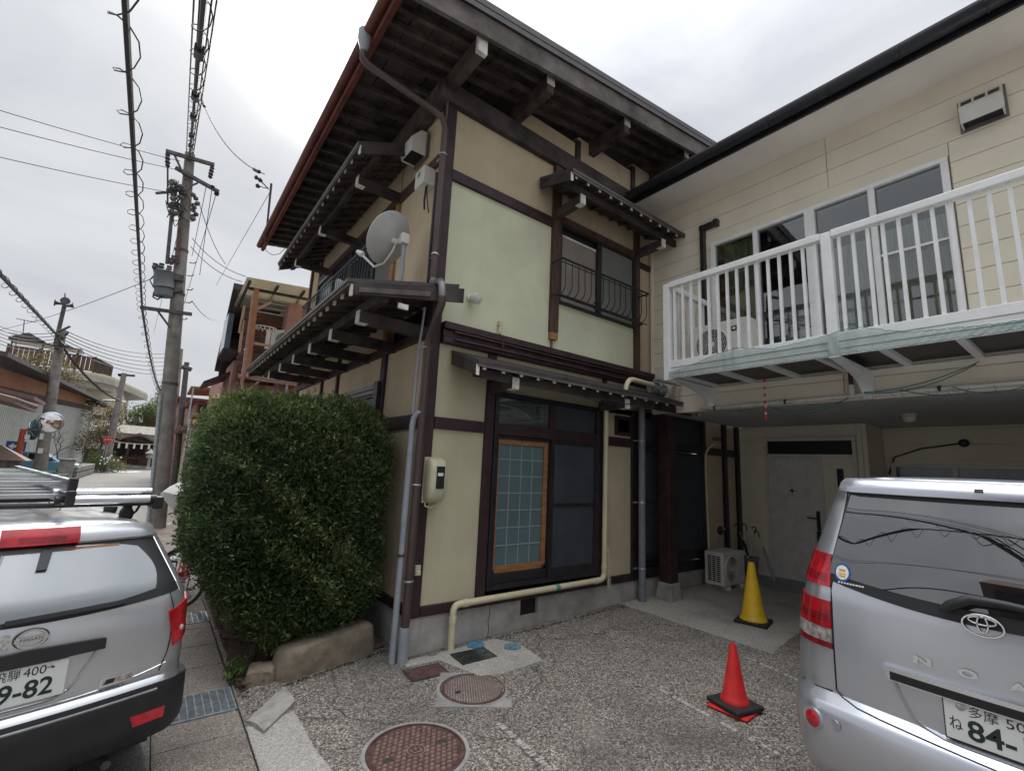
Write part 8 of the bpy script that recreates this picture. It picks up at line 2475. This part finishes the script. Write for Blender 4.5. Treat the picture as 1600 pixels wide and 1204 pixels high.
# low stone wall and gate pier in front of the corrugated wall
t = thing('low_stone_wall', 'low mossy stone wall at the bend of the street', 'wall', onz(120, 743, -0.03))
a, c = onz(106, 748, -0.03), onz(136, 739, -0.03)
for k in range(9):
    p = a.lerp(c, (k + .5) / 9)
    for j in range(2):
        MB().box(p.x - 0.35 + rng.uniform(-.04, .04), p.x + 0.35, p.y - 0.52, p.y + 0.52, -0.03 + 0.36 * j, 0.32 + 0.36 * j + rng.uniform(-.03, 0.0)).build('stone', 'stone_far', t, bev=0.05)
t = thing('gate_pier', 'grey concrete gate pier at the left end of the low stone wall', 'pier', onz(100, 748, -0.03))
c = onz(100, 748, -0.03)
MB().box(c.x - .32, c.x + .32, c.y - .3, c.y + .3, -0.1, 1.02).build('shaft', 'concrete', t, bev=0.03)
MB().box(c.x - .37, c.x + .37, c.y - .35, c.y + .35, 1.021, 1.12).build('cap', 'concrete', t, bev=0.03)
t = thing('planter_pot', 'pale round pot at the right end of the low stone wall', 'pot', onz(136, 735, -0.03))
c = onz(136, 736, -0.03)
MB().lathe([(0.35, -0.03), (0.5, 0.6), (0.55, 0.66), (0.4, 0.66)], (c.x, c.y, 0), 16).build('pot', 'far_concrete', t, smooth=40)
MB().ball((c.x, c.y, 0.68), 0.35, 10, 6, (1, 1, .4)).build('plant', 'moss', t)

# ---- the little shrine at the end of the street
Y = 57.0
SLc, SRc = ony(180, 731, Y), ony(242, 735, Y)
cx = (ony(186, 700, Y).x + ony(243, 700, Y).x) / 2
t = thing('shrine', 'small dark wooden shrine with gabled roof and white paper streamers down the street', 'shrine', (cx, Y, 0))
zpk, zev = ony(212, 679, Y).z, ony(190, 687, Y).z
xl, xr = ony(185, 687, Y).x, ony(244, 691, Y).x
MB().prism([(xl, Y, zev), (cx, Y, zpk), (xr, Y, zev - 0.15), (xr, Y, zev - 0.02), (cx, Y, zpk + .22), (xl, Y, zev + .14)], (0, 4, 0)).build('roof', 'tile_roof', t)
MB().prism([(cx - 2.2, Y + .3, zev - 0.1), (cx + 2.2, Y + .3, zev - 0.1), (cx, Y + .3, zpk - 0.1)], (0, .1, 0)).build('gable', 'wood_eave', t)
for x in (cx - 1.9, cx - 0.7, cx + 0.7, cx + 1.9):
    MB().box(x - .09, x + .09, Y + .2, Y + .4, 0.3, zev).build('post', 'shrine_wood', t)
MB().box(cx - 2.2, cx + 2.2, Y + 2.2, Y + 2.4, 0.3, zev + .2).build('back_wall', 'black', t)
MB().box(cx - 1.2, cx + 1.2, Y + 1.2, Y + 2.0, 0.3, 1.3).build('altar', 'shrine_wood', t)
MB().tube(sag((cx - 1.9, Y + .15, zev - 0.15), (cx + 1.9, Y + .15, zev - 0.15), 0.15), 0.05, 6).build('rope', 'far_cream', t)
for k in range(6):
    x = cx - 1.4 + k * 0.56
    MB().box(x - .08, x + .08, Y + .10, Y + .12, zev - 0.75, zev - 0.25).build('streamer', 'sign_white', t)
MB().box(cx - 3.2, cx + 3.4, Y - 0.6, Y + 4, -0.1, 0.30).build('plinth', 'stone_far', t)
for k in range(3):
    MB().box(cx - 1.3, cx + 0.8, Y - 1.5 + .3 * k, Y - 0.601, -0.1, 0.08 + .08 * k).build('step', 'stone_far', t)
f_ = thing('shrine_fence', 'low red brown picket fence in front of the shrine', 'fence', (cx, Y - 0.4, 0.3))
for k in range(30):
    x = cx - 3.0 + k * 0.21
    if abs(x - cx + 0.2) < 0.5: continue
    MB().box(x - .05, x + .05, Y - .45, Y - .38, 0.302, 1.15).build('picket', 'shrine_wood', f_)
MB().box(cx - 3.1, cx + 3.3, Y - .37, Y - .33, 0.95, 1.05).build('rail', 'shrine_wood', f_)
t = thing('guardian_statue', 'pale stone lantern standing right of the shrine steps', 'stone lantern', (ony(231, 725, Y - 1).x, Y - 1, 0))
c = ony(231, 730, Y - 1)
MB().lathe([(0.3, 0.0), (0.3, 0.15), (0.12, 0.2), (0.12, 1.0), (0.28, 1.1), (0.25, 1.45), (0.4, 1.5), (0.1, 1.8), (0.05, 1.95)], (c.x, Y - 1, 0), 10).build('lantern', 'far_concrete', t)
# dark fence / low buildings beside the shrine
t = thing('hall_behind_shrine', 'long low pale hall with a grey roof behind the shrine', 'building', (cx + 6, 66, 0))
MB().box(cx - 7, cx + 16, 66, 72, -0.1, 3.6).build('wall', 'far_white', t)
MB().hexa([(cx - 8, 65, 3.6), (cx + 17, 65, 3.2), (cx + 17, 73, 3.2), (cx - 8, 73, 3.6), (cx - 8, 69, 4.6), (cx + 17, 69, 4.2), (cx + 17, 69.2, 4.2), (cx - 8, 69.2, 4.6)]).build('roof', 'stone_far', t)
MB().box(cx - 7.5, cx - 2.6, 60, 60.2, -0.1, 1.7).build('dark_fence', 'wood_eave', t)
t = thing('brick_block', 'distant reddish brick building beyond the park trees', 'building', ony(215, 690, 120))
c0, c1 = ony(199, 664, 120), ony(231, 664, 120)
MB().box(c0.x, c1.x, 120, 130, -1, c0.z + 0.5).build('wall', 'rust_band', t)
for k in range(3):
    x = c0.x + (c1.x - c0.x) * (0.25 + 0.22 * k)
    MB().box(x, x + 0.9, 119.93, 119.99, c0.z - 2.0, c0.z - 0.7).build('window', 'far_glass', t)
MB().box(c0.x - .4, c1.x + .4, 119.6, 130.4, c0.z + .5, c0.z + .8).build('parapet', 'pole_iron', t)
# far skyline filling the end of the street
t = thing('far_hall', 'distant pale low building on the skyline at the left', 'building', (-60, 140, 0))
MB().box(-75, -18, 140, 150, -1, 11).build('wall', 'far_white', t)
MB().box(-76, -17, 139, 151, 11, 11.8).build('roof', 'far_concrete', t)
for k in range(16):
    MB().box(-74 + k * 3.5, -72.4 + k * 3.5, 139.9, 139.99, 5, 7).build('window', 'far_glass', t)
# road marking at the bend
q = MB()
c = onz(196, 737, -0.03)
for (x0, y0, x1, y1) in [(-.9, -1.8, .9, 1.8), (-.9, 1.8, .9, -1.8)]:
    d = Vector((x1 - x0, y1 - y0, 0)).normalized() * 0.22
    p = Vector((-d.y, d.x, 0))
    a, e = c + Vector((x0, y0, 0.002)), c + Vector((x1, y1, 0.002))
    if x0 == -.9 and y0 == -1.8:
        q.add([a - p, e - p, e + p, a + p], [(0, 1, 2, 3)])
    else:
        m_ = (a + e) / 2
        q.add([a - p, m_ - p, m_ + p, a + p, ], [(0, 1, 2, 3)])
for v in range(len(q.v)): q.v[v] = (q.v[v][0], q.v[v][1], -0.030 + 0.0005)
q.build('road_marking', 'sign_white', kind='structure')

# ---- neighbour house beyond the old one, with its terrace
YN = 11.75
t = thing('neighbour_house', 'pinkish neighbour house with a clear terrace roof and dark eave beyond the old house', 'house', (2.4, 13, 0))
MB().box(2.1, 8.5, 11.9, 20, -0.1, 5.5).build('wall', 'far_pink', t)
MB().box(1.3, 2.099, 13.6, 20, -0.1, 4.2).build('wall', 'far_pink', t)
MB().hexa([(0.98, 12.9, 5.85), (8, 12.9, 6.1), (8, 16.6, 4.0), (1.05, 15.6, 4.15), (0.98, 12.9, 6.0), (8, 12.9, 6.25), (8, 16.6, 4.15), (1.05, 15.6, 4.3)]).build('roof', 'roof_metal', t)
MB().hexa([(1.1, 12.95, 5.7), (8, 12.95, 5.95), (8, 16.5, 3.85), (1.15, 15.5, 4.0), (1.1, 12.95, 5.83), (8, 12.95, 6.08), (8, 16.5, 3.98), (1.15, 15.5, 4.13)]).build('eave_boards', 'wood_eave', t)
pr_ = MB().hexa([ony(386, 433, 11.6), ony(486, 451, 11.6), ony(478, 492, 13.0), ony(366, 478, 13.0), ony(386, 433, 11.6) + Vector((0, 0, .01)), ony(486, 451, 11.6) + Vector((0, 0, .01)), ony(478, 492, 13.0) + Vector((0, 0, .01)), ony(366, 478, 13.0) + Vector((0, 0, .01))]).build('terrace_roof', 'poly_sheet', t)
for (a, c) in [((391, 437), (372, 478)), ((435, 445), (420, 467)), ((476, 453), (459, 476))]:
    MB().bar(ony(*a, 11.62) - Vector((0, 0, .03)), ony(*c, 13.0) - Vector((0, 0, .03)), 0.05, 0.05).build('rafter', 'wood_eave', pr_)
MB().bar(ony(389, 447, 11.9) - Vector((0, 0, .05)), ony(482, 465, 11.9) - Vector((0, 0, .05)), 0.05, 0.06).build('purlin', 'wood_eave', pr_)
for i in range(3):
    MB().bar(ony(400, 470 + 8 * i, 12.2), ony(478, 484 + 8 * i, 12.2), 0.03, 0.03).build('laundry_pole', 'galv', t)
tr = MB().hexa([ony(372, 590, 11.75), ony(462, 603, 11.75), ony(462, 600, 13.2), ony(372, 588, 13.2), ony(372, 585, 11.75), ony(462, 597, 11.75), ony(462, 595, 13.2), ony(372, 583, 13.2)]).build('terrace_floor', 'pinkish_frame', t)
for i, (a, c, w_, mt) in enumerate([((401, 452), (386, 590), 0.10, 'rust_band'), ((396, 462), (377, 608), 0.06, 'pinkish_frame'), ((382, 478), (374, 520), 0.05, 'pinkish_frame'), ((380, 500), (374, 550), 0.05, 'pinkish_frame'), ((449, 598), (446, 618), 0.05, 'galv')]):
    MB().bar(ony(*a, YN), ony(*c, YN), w_, w_).build('post', mt, t)
MB().bar(ony(390, 535, YN), ony(425, 541, YN), 0.05, 0.06).bar(ony(424, 472, YN), ony(396, 486, YN), 0.05, 0.06).bar(ony(404, 596, YN), ony(383, 613, YN), 0.04, 0.05).build('brace', 'pinkish_frame', t)
for i in range(9):
    f = i / 8
    a = Vector((ony(388, 541, YN).x, YN, ony(388, 541, YN).z)).lerp(ony(371, 558, 14.0), f)
    c = Vector((ony(381, 592, YN).x, YN, ony(381, 592, YN).z)).lerp(ony(366, 600, 14.0), f)
    MB().bar(a, c, 0.022, 0.022).build('railing_bar', 'sign_white' if i < 6 else 'pinkish_frame', t)
MB().bar(ony(388, 541, YN), ony(371, 558, 14.0), 0.04, 0.04).build('hand_rail', 'sign_white', t)
for i in range(8):
    a = ony(384 + i * 9, 586 + i * 1.6, YN)
    MB().bar(a, a + Vector((0, 0, 0.13)), 0.02, 0.02).build('kerb_bar', 'galv', t)
MB().bar(ony(384, 585, YN), ony(449, 597, YN), 0.02, 0.02).build('kerb_rail', 'galv', t)
MB().box(1.25, 2.09, 12.4, 12.45, 3.5, 5.3).build('terrace_wall', 'log_wood', t)
MB().box(1.0, 1.12, 13.2, 14.2, 4.4, 5.3).build('window', 'far_glass', t)
MB().box(0.98, 1.3, 13.1, 14.4, 4.30, 4.38).build('awning', 'wood_maroon', t)
MB().hexa([(0.75, 14.0, 3.55), (1.35, 14.0, 3.9), (1.35, 15.6, 3.9), (0.75, 15.6, 3.55), (0.75, 14.0, 3.62), (1.35, 14.0, 4.0), (1.35, 15.6, 4.0), (0.75, 15.6, 3.62)]).build('awning', 'wood_maroon', t)
lh = thing('laundry_hanger', 'round laundry hanger with pale towels under the terrace roof', 'laundry', ony(420, 515, 12.1))
c = ony(416, 512, 12.0)
q = MB()
for k in range(14):
    a = 2 * PI * k / 14
    p = c + Vector((0.22 * math.cos(a), 0.16 * math.sin(a), 0))
    q.box(p.x - .012, p.x + .012, p.y - .006, p.y + .006, p.z - .07, p.z)
q.lathe([(0.23, -0.01), (0.23, 0.01), (0.21, 0.01), (0.21, -0.01)], c, 18, M=Matrix.Diagonal((1, .75, 1)), cap=False)
q.build('peg_ring', 'far_white', lh)
for (dx, w_) in [(0.02, 0.10), (0.13, 0.09)]:
    q = MB()
    q.sheet([[(c.x + dx + w_ * i / 5, c.y + 0.02 * math.sin(i * 1.6), c.z - 0.05 - 0.45 * j / 3) for i in range(6)] for j in range(4)], (0, 0.006, 0))
    q.build('towel', 'curtain_lace', lh, smooth=60)
ac = copy_tree(AC1)
p = ony(452, 552, 12.0)
ac.location = (p.x, 12.1, p.z)
ac.rotation_euler = (0, 0, R(-40))
ac['label'] = 'white air conditioner on the terrace of the neighbour house'
# lower red roof
t2 = thing('lean_to', 'lean to with a rusty red roof below the neighbour terrace', 'lean-to', (1.8, 12, 0))
MB().hexa([ony(330, 628, 15.0), ony(462, 622, 11.4), ony(462, 618, 13), ony(345, 618, 17), ony(330, 622, 15.0), ony(462, 616, 11.4), ony(462, 612, 13), ony(345, 612, 17)]).build('roof', 'red_iron_roof', t2)
MB().box(1.3, 2.09, 11.5, 13.5, -0.1, 2.95).build('wall', 'wood_eave', t2)
# wood pile and small houses along the right of the street
t3 = thing('log_store', 'stack of split red brown firewood under a ragged little roof along the street', 'wood store', (1.2, 24.3, 0))
a, c = onz(278, 778, -0.03), onz(297, 790, -0.03)
xw = 1.12
for k in range(15):
    for j in range(3):
        z = 0.05 + 0.155 * k
        y = 19.5 + 1.5 * j + rng.uniform(-.1, .1)
        MB().box(xw + rng.uniform(-.06, .06), xw + 0.7, y, y + 1.4, z, z + 0.135).build('log', 'log_wood', t3, bev=0.02)
MB().hexa([(0.9, 19.2, 2.45), (2.2, 19.2, 2.95), (2.2, 24.4, 2.95), (0.9, 24.4, 2.45), (0.9, 19.2, 2.52), (2.2, 19.2, 3.03), (2.2, 24.4, 3.03), (0.9, 24.4, 2.52)]).build('roof', 'tile_roof', t3)
t4 = thing('yellow_house', 'yellow walled house with a dark upper opening and a ribbed clear canopy along the street', 'house', (2, 26, 0))
MB().box(1.2, 8, 25.6, 31, -0.1, 3.3).build('wall', 'far_yellow', t4)
MB().box(1.1, 1.199, 25.6, 26.6, -0.1, 3.3).build('post', 'log_wood', t4)
MB().hexa([(0.72, 24.6, 2.72), (3.4, 24.6, 3.35), (3.4, 31.4, 3.35), (0.72, 31.4, 2.72), (0.72, 24.6, 2.85), (3.4, 24.6, 3.5), (3.4, 31.4, 3.5), (0.72, 31.4, 2.85)]).build('roof', 'tile_roof', t4)
for k in range(12):
    MB().tube([(0.72 + 0.22 * k, 24.55, 2.90 + 0.053 * k), (0.72 + 0.22 * k, 31.4, 2.90 + 0.053 * k)], 0.06, 6).build('tile_row', 'tile_roof', t4)
MB().box(1.25, 8, 26.2, 30.6, 3.5, 4.15).build('upper_wall', 'far_pink', t4)
MB().box(1.35, 2.4, 26.12, 26.19, 3.55, 4.05).build('opening', 'black', t4)
MB().hexa([(1.0, 25.8, 4.15), (8, 25.8, 4.35), (8, 31, 4.35), (1.0, 31, 4.15), (1.0, 25.8, 4.25), (8, 25.8, 4.45), (8, 31, 4.45), (1.0, 31, 4.25)]).build('upper_roof', 'red_iron_roof', t4)
for k in range(9):
    MB().bar((0.92, 25.0 + k * .4, 4.66), (2.0, 25.0 + k * .4, 4.72), 0.04, 0.05).build('canopy_rib', 'rust_band', t4)
MB().hexa([(0.9, 24.9, 4.70), (2.0, 24.9, 4.76), (2.0, 28.4, 4.76), (0.9, 28.4, 4.70), (0.9, 24.9, 4.72), (2.0, 24.9, 4.78), (2.0, 28.4, 4.78), (0.9, 28.4, 4.72)]).build('canopy', 'poly_sheet', t4)
MB().bar((1.0, 25.0, 2.9), (1.0, 25.0, 4.7), 0.06, 0.06).build('canopy_post', 'galv', t4)
t5 = thing('red_brown_house', 'narrow red brown house farthest along the right of the street', 'house', (2, 34, 0))
MB().box(0.78, 7, 33, 42, -0.1, 4.8).build('wall', 'far_pink', t5)
MB().box(0.6, 7.2, 32.7, 42.3, 4.8, 4.95).build('roof', 'red_iron_roof', t5)
for k in range(3):
    MB().box(0.73, 0.779, 34 + 2.5 * k, 35.3 + 2.5 * k, 2.6, 3.8).build('window', 'far_glass', t5)
for (x, y, lab) in [(0.78, 18.4, 'pale post with an old sign beside the firewood stack')]:
    t6 = thing('sign_post', lab, 'post', (x, y, 0))
    MB().tube([(x, y, -0.03), (x + .02, y, 2.9)], 0.035, 8).build('post', 'galv', t6)
    MB().box(x + 0.05, x + 0.32, y - .02, y + .02, 1.7, 2.6).build('board', 'far_concrete', t6)

# ---- the house across the street that the minivan's window mirrors
t7 = thing('house_across', 'dark two storey house mirrored in the rear window of the silver minivan', 'house', (-14, -2, 0))
MB().box(-17, -12, -7, 2.2, -0.1, 9.4).build('wall', 'wood_eave', t7)
MB().hexa([(-18, -7.6, 9.3), (-11.2, -7.6, 9.3), (-11.2, 2.9, 9.3), (-18, 2.9, 9.3), (-15.5, -7.2, 11.2), (-13.5, -7.2, 11.2), (-13.5, 2.5, 11.2), (-15.5, 2.5, 11.2)]).build('roof', 'tile_roof', t7)
MB().hexa([(-12, -7, 6.2), (-10.9, -7, 5.8), (-10.9, 2.6, 5.8), (-12, 2.6, 6.2), (-12, -7, 6.3), (-10.9, -7, 5.9), (-10.9, 2.6, 5.9), (-12, 2.6, 6.3)]).build('lower_roof', 'tile_roof', t7)
for (y0, y1, z0, z1) in [(-0.6, 0.8, 7.0, 8.2), (-3.8, -2.3, 7.0, 8.2), (-3.2, -1.0, 0.9, 2.2)]:
    MB().box(-11.999, -11.95, y0, y1, z0, z1).build('window', 'pane_frost', t7)
for i, (ya, za_, yb, zb2) in enumerate([(-8, 8.6, 8, 8.3), (-8, 7.6, 8, 8.9), (-8, 6.4, 8, 7.4)]):
    wire('thin line over the street mirrored in the minivan window, ' + ['highest', 'middle', 'lowest'][i], along((-7.2, ya * 2, za_), (-7.2, yb * 2, zb2), 0.5, 14), 0.02)
